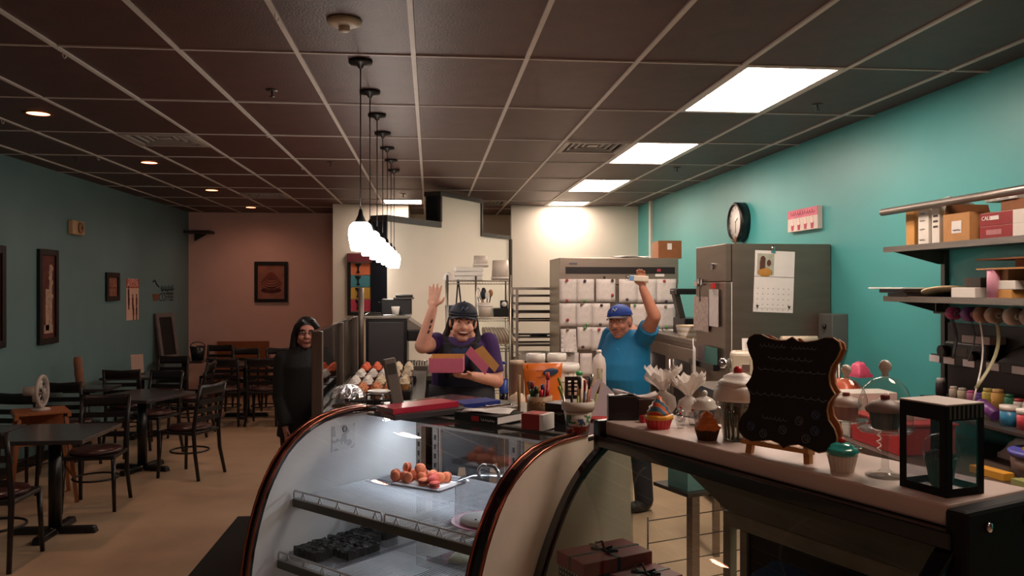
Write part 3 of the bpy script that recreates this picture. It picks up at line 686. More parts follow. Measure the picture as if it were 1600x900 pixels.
MB().bz(.55, L2 - .03, .145, .155, .62, 1.085).build('rear_door', M_black, t)
MB().bz(0.0, L2, -.33, BK2, 0, .3).build('base', M_black, t)
MB().bz(.03, L2 - .03, -.3, .16, .3, .62).build('deck', mat('dark_deck', '#3c352f', .5, var=.15), t)
# gift boxes inside
M_gr = mat('red_gift_paper', '#8c2a26', .5, var=.08)
def dotmat():
    if 'polka' in MATS: return MATS['polka']
    m = bpy.data.materials.new('polka'); m.use_nodes = True; nt = m.node_tree; b = nt.nodes['Principled BSDF']; b.inputs['Roughness'].default_value = .5
    tc = nt.nodes.new('ShaderNodeTexCoord'); v = nt.nodes.new('ShaderNodeTexVoronoi'); v.inputs['Scale'].default_value = 62; v.inputs['Randomness'].default_value = 0
    g = nt.nodes.new('ShaderNodeMath'); g.operation = 'LESS_THAN'; g.inputs[1].default_value = .27
    mx = nt.nodes.new('ShaderNodeMix'); mx.data_type = 'RGBA'; mx.inputs['A'].default_value = lin('#141214'); mx.inputs['B'].default_value = lin('#b9b0a6')
    nt.links.new(tc.outputs['Object'], v.inputs['Vector']); nt.links.new(v.outputs['Distance'], g.inputs[0]); nt.links.new(g.outputs[0], mx.inputs['Factor']); nt.links.new(mx.outputs['Result'], b.inputs['Base Color'])
    MATS['polka'] = m; return m
def giftbox(label, loc, rz, w, d, h):
    g = thing('gift_box', label, 'gift box', loc, rz)
    MB().bz(-w / 2 + .006, w / 2 - .006, -d / 2 + .006, d / 2 - .006, 0, h - .03).build('box_body', dotmat(), g)
    ld = MB().bz(-w / 2, w / 2, -d / 2, d / 2, h - .045, h).build('lid', M_gr, g, .003)
    MB().bz(-w / 2 - .001, w / 2 + .001, -.006, .006, h - .045, h + .0015).bz(-.006, .006, -d / 2 - .001, d / 2 + .001, h - .045, h + .0015).build('ribbon', M_blk, g)
    bw = MB()
    for s in (-1, 1):
        bw.tube([(0, 0, h + .004), (s * .03, .012, h + .02), (s * .05, .0, h + .012), (s * .03, -.012, h + .006), (0, 0, h + .004)], .004, 5)
        bw.tube([(0, 0, h + .004), (s * .035, s * .03, h + .004)], .004, 5)
    bw.build('bow', M_blk, g); return g
giftbox('larger red-lidded gift box with black polka-dot sides in the dark case', c2(.125, .075, .6205), A2, .16, .27, .325)
giftbox('smaller red-lidded polka-dot gift box beside the larger one in the dark case', c2(.285, .03, .6205), A2 + R(3), .13, .19, .29)
one('mottled_box', MB().bz(-.1, .1, -.15, .14, 0, .31), mat('mottled_shelf', '#a39c90', .5, var=.3, scale=14), 'mottled grey box beside the gift boxes in the dark case', 'box', c2(.56, .03, .6205), A2, bev=.004)
bl = MB()
rows = [[(-.24 + .06 * i, -.12 + .05 * j, .02 + (.13 * math.exp(-((i - 4) / 2.6) ** 2) + .012 * math.sin(i * 2 + j * 1.7)) * (1 - .12 * abs(j - 2))) for j in range(6)] for i in range(9)]
bl = lump(.32, .24, .48, 12, .03)
one('blue_cloth', bl, mat('dark_blue_cloth', '#143a5e', .8, var=.15, bump=.2), 'dark blue cloth bundled inside the dark display case', 'cloth', c2(.84, .03, .6205), A2)

# ---- things on the pale counter top
def cupcake_shape(par, rb, rt, h, wm, im, swirl=3, ih=.03, n=24):
    MB().lathe([(0, 0), (rb, 0), (rt, h), (rt - .002, h + .001), (0, h - .004)], n * 2, wob=lambda k, a: 1 + (.03 * math.cos(a * n) if k in (1, 2) else 0), smooth=False).build('wrapper', wm, par)
    ic = MB(); r = rt * 1.05; z = h
    pr = [(0, h - .004), (rt * .9, h - .004)]
    for k in range(swirl):
        f = 1 - .72 * (k / swirl) ** 1.1; hh = ih / swirl
        pr += [(r * f + .0, z + hh * .15), (r * f + rt * .05, z + hh * .5), (r * f * .92, z + hh * .95)]; z += hh
    pr += [(rt * .22, z + ih * .12), (rt * .1, z + ih * .2), (0, z + ih * .21)]
    ic.lathe(pr, 28, wob=lambda k, a: 1 + .06 * math.sin(5 * a + k * 1.1)); o = ic.build('icing', im, par)
    return z + ih * .14
def cherry(par, z, r, m=M_red, x=0, y=0):
    MB().ell((x, y, z), r, 12, 8).build('cherry', m, par)
# rainbow ceramic cupcake
def rainbow():
    if 'rainbow' in MATS: return MATS['rainbow']
    m = bpy.data.materials.new('rainbow'); m.use_nodes = True; nt = m.node_tree; b = nt.nodes['Principled BSDF']; b.inputs['Roughness'].default_value = .35
    tc = nt.nodes.new('ShaderNodeTexCoord'); w = nt.nodes.new('ShaderNodeTexWave'); w.bands_direction = 'DIAGONAL'; w.inputs['Scale'].default_value = 14; w.inputs['Distortion'].default_value = 2
    r = nt.nodes.new('ShaderNodeValToRGB'); e = r.color_ramp.elements; e[0].color = lin('#c9402e'); e[1].color = lin('#2f6f94')
    for pos, c in ((.35, '#d98a3c'), (.55, '#6f7a80'), (.75, '#3b5a66')): x = e.new(pos); x.color = lin(c)
    nt.links.new(tc.outputs['Object'], w.inputs['Vector']); nt.links.new(w.outputs['Fac'], r.inputs[0]); nt.links.new(r.outputs[0], b.inputs['Base Color']); MATS['rainbow'] = m; return m
p = on2(1029, 669); t = thing('ceramic_cupcake', 'ceramic cupcake with a red wrapper and tall rainbow icing', 'cupcake ornament', p, 0)
MB().lathe([(0, 0), (.034, 0), (.043, .03), (.04, .032), (0, .03)], 40, wob=lambda k, a: 1 + (.03 * math.cos(a * 20) if k in (1, 2) else 0), smooth=False).build('wrapper', mat('red_wrapper', '#c22a30', .35, var=.06), t)
MB().lathe([(0, .03), (.046, .031), (.046, .042), (.038, .046), (0, .046)], 28, wob=lambda k, a: 1 + .04 * math.sin(9 * a)).build('yellow_rim', mat('yellow_icing', '#d9962f', .35, var=.06), t)
MB().lathe([(0, .042), (.038, .044), (.036, .056), (.03, .062), (.031, .07), (.022, .076), (.022, .084), (.013, .09), (.01, .1), (0, .106)], 28, wob=lambda k, a: 1 + .06 * math.sin(4 * a + k * .9)).build('icing', rainbow(), t)
p = on2(1006, 660); one('red_cube', MB().bz(-.012, .012, -.012, .012, 0, .024), M_red, 'tiny red cube beside the rainbow ceramic cupcake', 'ornament', p, .4, bev=.003)
p = on2(972, 655); t = thing('napkin_holder', 'black open box holding folded grey paper at the end of the pale top', 'holder', p, A2 + R(60))
MB().bz(-.05, .05, -.03, .03, 0, .085).build('holder_body', M_black, t, .004); MB().bz(.05, .11, -.03, .03, 0, .075).build('holder_back', mat('smoke_plastic', '#2e2a28', .25, var=.1), t, .003)
MB().sheet([[(-.03 + .03 * i, -.028, .088 + .01 * math.sin(i * 1.3)), (-.03 + .03 * i, .028, .092 + .012 * math.cos(i))] for i in range(6)], .003).build('folded_paper', mat('grey_paper', '#b9aca8', .7, var=.05), t)
# tulle favour bags
M_tul = mat('white_tulle', '#efe6de', .8, var=.06, scale=50, bump=.4, bscale=120); M_tul.node_tree.nodes['Principled BSDF'].inputs['Alpha'].default_value = .5
def tulle(label, p, s, seed):
    r = random.Random(seed); t = thing('tulle_bag', label, 'favour bag', p, 0)
    MB().lathe([(0, 0), (.03 * s, 0), (.042 * s, .02 * s), (.036 * s, .05 * s), (.012 * s, .066 * s), (0, .066 * s)], 20, wob=lambda k, a: 1 + .06 * math.sin(5 * a + k)).build('filled_pouch', M_tul, t)
    MB().lathe([(0.012 * s, .064 * s), (.012 * s, .074 * s), (.0, .074 * s), (0, .064 * s)], 12).build('tie', M_wht, t)
    for k in range(9):
        a0 = k * .72 + r.uniform(-.2, .2); rows = []; hz = r.uniform(.55, 1.15)
        for i in range(5):
            q = i / 4; rows.append([((.01 + .05 * q) * s * math.cos(a0 + da), (.01 + .05 * q) * s * math.sin(a0 + da), (.07 + .07 * hz * q ** .8 + .009 * q * math.sin(da * 11 + k)) * s) for da in (-.6, -.4, -.2, 0, .2, .4, .6)])
        MB().sheet(rows, .0012).build('ruffle', M_tul, t)
tulle('larger white tulle favour bag behind the rainbow ceramic cupcake', on2(1036, 644), 1.15, 1)
tulle('smaller white tulle favour bag beside the glass sugar jar', on2(1076, 648), 1.0, 2)
# mini glass cupcakes with red tops
mg = None
for x, y in ((1063, 669), (1082, 664), (1064, 659)):
    p = on2(x, y)
    if mg is None:
        mg = thing('glass_mini_cupcake', 'tiny clear glass cupcake with a red bead on top', 'ornament', p, 0, 'tiny glass cupcakes')
        MB().lathe([(0, 0), (.011, 0), (.016, .026), (0, .026)], 16, smooth=False).build('glass_cup', M_dome, mg)
        MB().lathe([(0, .026), (.0175, .027), (.016, .036), (.01, .042), (0, .046)], 16).build('glass_icing', M_clear, mg); cherry(mg, .049, .0045)
    else: dup(mg, p)
p = on2(1101, 664); t = thing('glass_sugar_jar', 'clear swirled glass jar with a knobbed lid behind the orange cupcake', 'jar', p, 0)
MB().lathe([(0, 0), (.03, 0), (.036, .02), (.038, .05), (.034, .055), (.034, .053), (.034, .02), (.028, .004), (0, .004)], 24).build('jar_body', M_clear, t)
MB().lathe([(0, .055), (.04, .055), (.042, .062), (.034, .072), (.036, .078), (.026, .088), (.012, .094), (.006, .098), (0, .098)], 24, wob=lambda k, a: 1 + .03 * math.sin(4 * a + k)).build('jar_lid', mat('pearl_glass', '#cfc8be', .15, var=.05), t)
MB().ell((0, 0, .106), .01, 12, 8).build('lid_knob', mat('pearl_glass', '#cfc8be', .15, var=.05), t)
p = on2(1105, 687); t = thing('orange_cupcake', 'cupcake with a dark brown wrapper and orange pointed icing', 'cupcake ornament', p, 0)
M_or = mat('orange_icing', '#c06a2c', .55, var=.12, scale=60, bump=.4, bscale=150)
cupcake_shape(t, .027, .036, .032, mat('brown_wrapper', '#3a1f16', .5, var=.1), M_or, 4, .046)
sk = MB()
for k in range(14): a = k * 2.4; sk.ell((.028 * math.cos(a) * (1 - k / 22), .028 * math.sin(a) * (1 - k / 22), .038 + k * .002), .003, 6, 4)
tag(sk.build('sprinkles', mat('choc_sprinkle', '#4a2416', .5, var=0), t), kind='stuff')
# milkshake cup
p = on2(1153, 687); t = thing('milkshake_cup', 'tall clear milkshake tumbler with white whipped lid and a red cherry', 'cup', p, 0)
MB().lathe([(0, 0), (.044, 0), (.062, .125), (.058, .125), (.041, .004), (0, .004)], 32, smooth=True).build('tumbler', glassmat('smoky_tumbler', '#d9d8d2', .1, .06), t)
lf = MB()
for k in range(16):
    a = k / 16 * 6.283; lf.cyl((.036 * math.cos(a), .036 * math.sin(a), .006), (.05 * math.cos(a + .25), .05 * math.sin(a + .25), .11), .0035, n=5)
tag(lf.build('striped_filling', mat('green_grey_straws', '#8d9484', .5, var=.25, scale=30), t), kind='stuff')
MB().lathe([(.0, .12), (.07, .12), (.073, .127), (.068, .155), (.062, .165), (0, .165)], 32).build('lid', mat('lid_white', '#d9d0c8', .45, var=.03), t)
MB().lathe([(0, .16), (.058, .162), (.062, .172), (.05, .182), (.044, .181), (.04, .192), (.022, .2), (0, .203)], 32, wob=lambda k, a: 1 + .05 * math.sin(3 * a + k * 1.1)).build('whipped_top', mat('lid_white', '#d9d0c8', .45, var=.03), t)
cherry(t, .208, .014)
# chalkboard easel
pl_, pr_ = on2(1172, 708), on2(1262, 724)
tc_ = (pl_ + pr_) / 2; ez = math.atan2(pr_.y - pl_.y, pr_.x - pl_.x)
t = thing('chalkboard_easel', 'scalloped black chalkboard on a small light wood easel with faint chalk writing', 'chalkboard', tc_, ez)
W_ = (pr_ - pl_).length; sc = W_ / .22 if False else 1.0
# board plane leans back; local x across, y away from the viewer
bw, bh = .283, .29
half = []
side = [(-.43, .0), (-.5, .06), (-.5, .13), (-.47, .2), (-.41, .27), (-.39, .35), (-.4, .42), (-.43, .47), (-.455, .5), (-.43, .53), (-.4, .58), (-.385, .66), (-.4, .74), (-.45, .82), (-.48, .9), (-.46, .96), (-.4, .995), (-.33, .995), (-.25, .965), (-.15, .945), (-.06, .95), (0, .985)]
bot = [(0, -.045), (-.05, -.005), (-.14, .015), (-.24, -.005), (-.34, -.03)]
left = bot + side
poly = [(x * bw * 1.02, z * bh) for x, z in left] + [(-x * bw * 1.02, z * bh) for x, z in reversed(left[1:-1])]
lean = Matrix.Translation((.03, -.02, .044)) @ Matrix.Rotation(R(-8), 4, 'X')
bo = MB().prism(poly, .008, lean).build('board_backing', mat('plywood_edge', '#a2764a', .6, var=.1), t)
MB().prism([(x * .985, .002 + z * .985) for x, z in poly], .002, lean @ Matrix.Translation((0, -.002, 0))).build('chalk_surface', mat('chalkboard_black', '#08080a', .75, var=.2), bo)
M_chalk = mat('faint_chalk', '#6a727c', .9, var=.2); M_chalkb = mat('faint_blue_chalk', '#566a98', .9, var=.2)
for n_, (x, z, w, h) in enumerate(((-.2, .89, .28, .05), (.12, .885, .25, .04), (-.02, .78, .45, .04), (-.0, .67, .7, .035), (-.02, .44, .8, .045), (-.12, .22, .26, .04))):
    o = scribble('chalk_writing', w * bw, h * bh, M_chalk, bo, (0, 0, 0), int(8 * w + 4), n_, .0009)
    o.matrix_local = lean @ Matrix.Translation((x * bw, -.0028, z * bh))
for (x, z, b_) in ((.3, .3, 1), (-.36, .12, 1), (-.22, .07, 0), (-.02, .13, 0), (.14, .23, 0), (.3, .16, 1), (.22, .08, 0)):
    g = MB(); g.tube([(.011 * math.cos(a), 0, .011 * math.sin(a)) for a in [k * .7 for k in range(9)]], .0009, 4, True); g.tube([(.006 * math.cos(a * 1.3), 0, .006 * math.sin(a)) for a in [k * .7 for k in range(9)]], .0009, 4, True)
    g.build('chalk_swirl', M_chalkb if b_ else M_chalk, bo).matrix_local = lean @ Matrix.Translation((x * bw, -.0028, z * bh))
M_lw = mat('light_easel_wood', '#b07b41', .55, var=.14, scale=10, stretch=(8, 8, 1))
for s in (-1, 1):
    MB().cyl((s * .088, .0, 0.0), (s * .06, .03, .3), .012, n=4, smooth=False).build('front_leg', M_lw, t)
MB().cyl((.03, .12, 0.0), (.01, .035, .32), .011, n=4, smooth=False).build('rear_leg', M_lw, t)
MB().bz(-.1, .1, -.022, .012, .028, .04).build('ledge', M_lw, t)
MB().prism([(x * .93 + .014, z * .93 + .018) for x, z in poly], .008, lean @ Matrix.Translation((.0, .014, .0))).build('second_board', mat('orange_plywood', '#9a5f38', .6, var=.1), t)
# glass-domed cupcake stands
def dome_stand(label, p, hs, wm, im, scl):
    t = thing('domed_cupcake_stand', label, 'cake stand', p, 0); s = scl
    MB().lathe([(0, 0), (.045 * s, 0), (.047 * s, .004), (.02 * s, .009), (.009 * s, .02), (.008 * s, hs * .5), (.011 * s, hs - .02), (.016 * s, hs - .008), (.06 * s, hs - .003), (.066 * s, hs + .004), (.06 * s, hs + .003), (0, hs + .002)], 32).build('stem_plate', M_dome, t)
    d = MB().lathe([(.062 * s, hs + .004), (.064 * s, hs + .03), (.062 * s, hs + .07 * s), (.05 * s, hs + .105 * s), (.03 * s, hs + .125 * s), (.008 * s, hs + .133 * s), (0, hs + .134 * s)], 36).build('glass_dome', M_dome, t)
    MB().lathe([(0, hs + .132 * s), (.008 * s, hs + .134 * s), (.007 * s, hs + .142 * s), (.015 * s, hs + .152 * s), (.015 * s, hs + .163 * s), (.008 * s, hs + .172 * s), (0, hs + .174 * s)], 20).build('knob', mat('pearl_glass', '#cfc8be', .15, var=.05), d)
    cz = hs + .004
    c = thing('cupcake', 'x', 'cupcake', p + Vector((0, 0, cz)), 0)
    MB().lathe([(0, 0), (.03 * s, 0), (.038 * s, .042 * s), (0, .042 * s)], 48, wob=lambda k, a: 1 + (.03 * math.cos(a * 22) if k in (1, 2) else 0), smooth=False).build('wrapper', wm, c)
    MB().lathe([(0, .04 * s), (.045 * s, .042 * s), (.047 * s, .05 * s), (.036 * s, .064 * s), (.015 * s, .072 * s), (0, .074 * s)], 28, wob=lambda k, a: 1 + .02 * math.sin(4 * a + k)).build('icing', im, c)
    MB().lathe([(0, .07 * s), (.011 * s, .07 * s), (.011 * s, .083 * s), (0, .084 * s)], 14).build('cherry', mat('dull_red_cherry', '#8c3a34', .4, var=.1), c)
    return c
M_iw = mat('pale_icing', '#b7a69e', .5, var=.05)
p = on2(1322, 700); z = p.z
cc = dome_stand('stemmed glass dome behind the teal cupcake holding a pink-wrapped cupcake', p, .078, mat('dusty_pink_wrapper', '#8f6a68', .5, var=.08), M_iw, .92); cc['label'] = 'pink-wrapped cupcake with pale icing inside the smaller glass dome'
p = on2(1383, 744)
cc = dome_stand('stemmed glass dome beside the window box holding a blue-grey cupcake', p, .112, mat('blue_grey_wrapper', '#5d6a6e', .5, var=.08), mat('mauve_icing', '#8f7d78', .5, var=.05), .98); cc['label'] = 'blue-grey cupcake with mauve icing inside the taller glass dome'
p = on2(1316, 736); t = thing('teal_cupcake_jar', 'white-bottomed cupcake ornament with shiny teal icing and a red cherry', 'cupcake ornament', p, 0)
MB().lathe([(0, 0), (.027, 0), (.036, .042), (0, .044)], 44, wob=lambda k, a: 1 + (.02 * math.cos(a * 22) if k in (1, 2) else 0), smooth=False).build('wrapper', mat('ivory_ceramic', '#c9bfae', .4, var=.03), t)
MB().lathe([(0, .042), (.037, .042), (.039, .05), (.034, .058), (.03, .058), (.027, .066), (.018, .07), (0, .074)], 28, wob=lambda k, a: 1 + .04 * math.sin(3 * a + k)).build('icing', mat('teal_glaze', '#2f8f86', .15, var=.05, coat=.5), t)
cherry(t, .075, .009)
# window gift box with an ornament inside
pf, pl2, pr2 = on2(1479, 779), on2(1419, 756), on2(1546, 770)
ex = (pl2 - pf); ey = (pr2 - pf); wd, dp = ey.length, ex.length
wd = .115; dp = .125; bhgt = .2
ang = math.atan2(ey.y, ey.x)
t = thing('window_gift_box', 'tall black cardboard gift box with clear windows and a striped lid', 'gift box', pf, ang)
fr = .018
def win(Mx, w, name):
    f = MB()
    for a in ((0, fr, 0, bhgt), (w - fr, w, 0, bhgt), (fr, w - fr, 0, fr), (fr, w - fr, bhgt - .034, bhgt)): f.bz(a[0], a[1], 0, .002, a[2], a[3], Mx)
    f.build(name, M_bmatte, t)
    MB().bz(fr, w - fr, .0004, .0012, fr, bhgt - .034, Mx).build('window_film', M_clear, t)
I4 = Matrix.Identity(4)
win(I4, wd, 'side_panel'); win(Matrix.Translation((0, dp, 0)) @ Matrix.Rotation(R(-90), 4, 'Z'), dp, 'side_panel')
win(Matrix.Translation((wd - .002, dp, 0)) @ Matrix.Rotation(R(-90), 4, 'Z'), dp, 'side_panel')
win(Matrix.Translation((0, dp - .002, 0)), wd, 'side_panel')
MB().bz(.002, wd - .002, .002, dp - .002, 0, .003).build('floor_panel', M_paper, t)
MB().bz(-.001, wd + .001, -.001, dp + .001, bhgt, bhgt + .003).build('lid', mat('pale_lid', '#b9aca2', .5, var=.04), t)
for k in range(8): MB().bz(.008 + k * .0135, .014 + k * .0135, -.0012, 0, bhgt - .03, bhgt - .002).build('lid_stripe', mat('stripe_grey', '#4a4644', .5, var=.05), t)
c = thing('boxed_ornament', 'glass-topped green cupcake ornament inside the window gift box', 'ornament', t.matrix_basis @ Vector((wd * .5, dp * .5, .0035)), 0)
MB().lathe([(0, .012), (.024, .012), (.034, .07), (0, .07)], 40, wob=lambda k, a: 1 + (.03 * math.cos(a * 18) if k in (1, 2) else 0), smooth=False).lathe([(0, 0), (.018, 0), (.024, .012), (0, .012)], 20).build('green_wrapper', mat('green_wrapper', '#2d6b4c', .3, var=.25, scale=40), c)
sp_ = MB()
for k in range(26): a = k * 2.4; rr = .03 * math.sqrt(k / 26); sp_.ell((rr * math.cos(a), rr * math.sin(a), .074 + .008 * (1 - k / 26)), .0055, 8, 5)
tag(sp_.build('bead_mound', mat('purple_beads', '#5a3048', .25, var=.4, scale=80), c), kind='stuff')
MB().lathe([(.036, .068), (.04, .085), (.036, .105), (.022, .12), (0, .126)], 28).build('glass_globe', M_dome, c)
# ================================================================== things on top of the curved-glass case
T1 = 1.2635
def on1(x, y): return onz(x, y, T1)
def book(name, label, p, rz, w, d, h, cover, pages=M_paper, cat='book'):
    t = thing(name, label, cat, p, rz)
    MB().bz(-w / 2 + .003, w / 2 - .003, -d / 2 + .004, d / 2 - .004, .003, h - .003).build('pages', pages, t)
    MB().bz(-w / 2, w / 2, -d / 2, d / 2, 0, .003).bz(-w / 2, w / 2, -d / 2, d / 2, h - .003, h).bz(-w / 2, w / 2, -d / 2, -d / 2 + .004, .003, h - .003).build('cover', cover, t, .001)
    return t
p = on1(664, 648)
t = book('dark_binder', 'dark grey binder lying under the red one at the case edge', p, R(30), .36, .13, .022, mat('dark_binder', '#3a3436', .5, var=.08), mat('grey_pages', '#8f8482', .7, var=.05))
book('red_binder', 'glossy dark red binder lying on the dark grey binder', p + Vector((-.03, .02, .0225)), R(36), .34, .13, .024, mat('crimson_cover', '#bf2644', .3, var=.05), mat('grey_pages', '#8f8482', .7, var=.05))
book('pink_note_pad', 'pale pink pad of paper under the foot of the price display', on1(640, 633) , R(25), .14, .1, .008, mat('pale_pink_paper', '#d9b8b6', .6, var=.04))
q = on1(733, 652)
book('blue_folder', 'royal blue folder between the binders and the recipe book', on1(742, 636), A1 + R(75), .2, .12, .03, mat('royal_blue', '#2a3a8c', .4, var=.06))
p = on1(764, 656)
t = book('thick_recipe_book', 'thick book with a black cover and red and white spine lettering', p, A1, .23, .17, .034, mat('book_black', '#191719', .3, var=.08))
MB().bz(-.02, .02, -.0862, -.085, .006, .026).build('spine_red_block', M_red, t)
text('spine_title', 'COFFEE', .02, M_wht, t, (.065, -.0855, .016), width=.07) if False else scribble('spine_title', .07, .012, M_wht, t, (.065, -.0857, .016), 6, 3, .0012)
q = p + Vector((0, 0, .0375))
one('loose_papers', MB().sheet([[(-.1 + .04 * i, -.06 + .03 * j, .002 + .004 * math.sin(i * 1.1 + j)) for j in range(5)] for i in range(6)], .0015), M_paper, 'curled white paper sheets lying on the thick book', 'paper', q, A1 + R(25))
one('crumpled_napkin', lump(.14, .07, .016, 21, .006), mat('grey_white_cloth', '#bdb3ad', .8, var=.06), 'crumpled pale grey cloth behind the thick book', 'cloth', on1(785, 640), A1 + R(50))
one('silver_pen', MB().cyl((-.07, 0, .005), (.06, 0, .005), .005, n=8).cyl((.06, 0, .005), (.075, 0, .005), .005, .001, n=8), M_chrome, 'silver pen lying on the loose papers', 'pen', q + Vector((.04, .0, .0125)), A1 + R(75))
one('wooden_stick', MB().cyl((0, 0, 0), (.0, .005, .17), .006, .008, n=8), mat('pale_wood', '#a8835a', .6, var=.1), 'thin pale wooden rod standing behind the red and white box', 'stick', on1(811, 648), 0)
p = on1(832, 672)
t = thing('red_white_box', 'small red box with a white end and flap beside the flower pot', 'box', p, A1 + R(8))
MB().bz(-.05, .03, -.0, .09, 0, .06).build('carton', mat('deep_red_card', '#8f2220', .5, var=.06), t, .002)
MB().bz(.03, .046, -.0, .09, 0, .06).build('white_end', M_wht, t); MB().bz(-.02, .02, .02, .07, .06, .0606).build('red_label', M_red, t)
p = on1(868, 660)
t = thing('black_tea_box', 'black carton with a pale patterned top band behind the flower pot', 'box', p, A1 + R(5))
MB().bz(-.05, .05, .0, .09, 0, .045).build('carton', mat('green_black_card', '#141a15', .4, var=.3), t, .002); MB().bz(-.052, .048, .002, .092, .045, .075).build('upper_carton', mat('brown_black_card', '#2a221d', .4, var=.3), t, .002)
MB().bz(-.05, .05, -.001, 0, .03, .042).build('pattern_band', linedmat('leaf_band', '#1a1f1a', '#8d9a80', 40, 'X', .5), t)
# tin with markers
p = on1(843, 645)
t = thing('cupcake_tin', 'tan round tin lettered CUPCAKE full of coloured markers', 'tin', p, 0)
rt = .055
MB().lathe([(0, 0), (rt, 0), (rt, .075), (rt - .003, .075), (rt - .003, .004), (0, .004)], 32).build('tin_body', mat('tan_tin', '#a58562', .45, var=.06), t)
for k, ch in enumerate('CUPCAKE'):
    a = R(-90 - 58 + k * 19.5 + 8)
    text('letter', ch, .026, M_kraftd, t, (math.cos(a) * (rt + .0008), math.sin(a) * (rt + .0008), .045), (math.pi / 2, 0, a + math.pi / 2))
cols = ['#2c6b3a', '#1e2a1c', '#c9b23a', '#c22a3e', '#c9303a', '#203a7a', '#d0402e', '#7a2030']
for k, (dx, dy, h) in enumerate(((-.035, -.02, .1), (-.02, -.035, .115), (-.012, 0, .11), (.002, -.04, .1), (.03, -.03, .105), (.012, -.012, .12), (.036, 0, .17), (-.03, .02, .13))):
    mk = thing('marker_pen', ['green', 'black', 'yellow', 'crimson', 'red', 'blue', 'long orange-red', 'maroon'][k] + ' marker pen standing in the tan tin', 'marker', p + Vector((dx, dy, .0045)), 0)
    m_ = mat('marker_%d' % k, cols[k], .35, var=.04)
    MB().cyl((0, 0, 0), (0, 0, h - .03), .0085, n=10).build('barrel', M_wht if k in (2,) else m_, mk); MB().cyl((0, 0, h - .03), (0, 0, h), .0095, .008, n=10).build('cap', m_, mk)
# flower pot with brushes
p = on1(903, 676)
t = thing('painted_flower_pot', 'white-rimmed flower pot painted with red, blue and green smears', 'flower pot', p, 0)
def smear():
    m = mat('pot_paint', '#cbbfb2', .5, var=.03); nt = m.node_tree; b = nt.nodes['Principled BSDF']; tc = nt.nodes.new('ShaderNodeTexCoord'); prev = b.inputs['Base Color'].links[0].from_socket
    sep = nt.nodes.new('ShaderNodeSeparateXYZ'); nt.links.new(tc.outputs['Object'], sep.inputs[0])
    for col, z0, z1, off in (('#a8352c', -.01, .03, 0), ('#37506a', .025, .058, 3.1), ('#3c6b4a', .04, .072, 7.7)):
        n = nt.nodes.new('ShaderNodeTexNoise'); n.noise_dimensions = '4D'; n.inputs['Scale'].default_value = 28; n.inputs['W'].default_value = off; nt.links.new(tc.outputs['Object'], n.inputs['Vector'])
        g = nt.nodes.new('ShaderNodeMath'); g.operation = 'GREATER_THAN'; g.inputs[1].default_value = .45 if off == 0 else .53; nt.links.new(n.outputs['Fac'], g.inputs[0])
        a = nt.nodes.new('ShaderNodeMath'); a.operation = 'GREATER_THAN'; a.inputs[1].default_value = z0; nt.links.new(sep.outputs['Z'], a.inputs[0])
        c = nt.nodes.new('ShaderNodeMath'); c.operation = 'LESS_THAN'; c.inputs[1].default_value = z1; nt.links.new(sep.outputs['Z'], c.inputs[0])
        m1 = nt.nodes.new('ShaderNodeMath'); m1.operation = 'MULTIPLY'; m2 = nt.nodes.new('ShaderNodeMath'); m2.operation = 'MULTIPLY'
        nt.links.new(g.outputs[0], m1.inputs[0]); nt.links.new(a.outputs[0], m1.inputs[1]); nt.links.new(m1.outputs[0], m2.inputs[0]); nt.links.new(c.outputs[0], m2.inputs[1])
        mx = nt.nodes.new('ShaderNodeMix'); mx.data_type = 'RGBA'; mx.inputs['B'].default_value = lin(col); nt.links.new(m2.outputs[0], mx.inputs['Factor']); nt.links.new(prev, mx.inputs['A']); prev = mx.outputs['Result']
    nt.links.new(prev, b.inputs['Base Color']); return m
MB().lathe([(0, 0), (.04, 0), (.054, .09), (.05, .09), (.038, .006), (0, .006)], 36).build('pot_body', smear(), t)
MB().lathe([(.05, .088), (.061, .088), (.063, .12), (.057, .12), (.052, .09)], 36).build('pot_rim', mat('pot_white', '#cbbfb2', .5, var=.03), t)
M_bw = [mat('brush_wood', '#9a6a3c', .4, var=.1), mat('brush_black', '#1d1a1a', .4, var=.1), mat('brush_red', '#a8302c', .4, var=.1), mat('brush_steel', '#b9b2a8', .25, .8, var=.05), mat('brush_green', '#8c9a3c', .4, var=.1)]
for k, (dx, dy, tx, ty, h, mi, nm) in enumerate(((-.03, -.01, -.05, 0, .2, 3, 'silver palette knife'), (-.02, -.02, -.06, -.01, .17, 3, 'long steel spatula'), (.02, -.01, .01, 0, .19, 1, 'black-handled paint brush'), (.012, .01, .0, 0, .2, 0, 'wooden paint brush'),
                                             (.03, -.01, .02, 0, .2, 0, 'slim wooden brush'), (.035, .01, .03, .01, .21, 2, 'red-tipped paint brush'), (.03, -.02, .06, 0, .18, 4, 'yellow-green pencil'), (.0, -.02, -.004, 0, .17, 4, 'olive pencil'))):
    q = p + Vector((dx * .8, dy * .8, .0075)); e = Vector((tx, ty, h))
    b_ = thing('paint_brush' if 'brush' in nm else 'hand_tool', nm + ' standing in the painted flower pot', 'tool', q, 0)
    MB().cyl((0, 0, 0), e * .78, .004, .0045, n=8).build('handle', M_bw[mi], b_); MB().cyl(e * .78, e, .0045, .002 if mi in (4,) else .0065, n=8).build('tip', M_bw[(mi + 1) % 5], b_)
q = p + Vector((-.015, .015, .0075)); t = thing('slotted_spatula', 'dark slotted spatula head rising from the painted flower pot', 'tool', q, 0)
MB().cyl((0, 0, 0), (-.006, .008, .13), .005, n=8).build('handle', M_black, t)
f = MB()
for a in ((-.03, .03, .115, .13), (-.03, .03, .185, .2), (-.03, -.018, .13, .185), (.018, .03, .13, .185), (-.006, .006, .13, .185)): f.bz(a[0], a[1], .01, .014, a[2], a[3])
for z in (.142, .158, .172): f.bz(-.018, .018, .01, .014, z, z + .006)
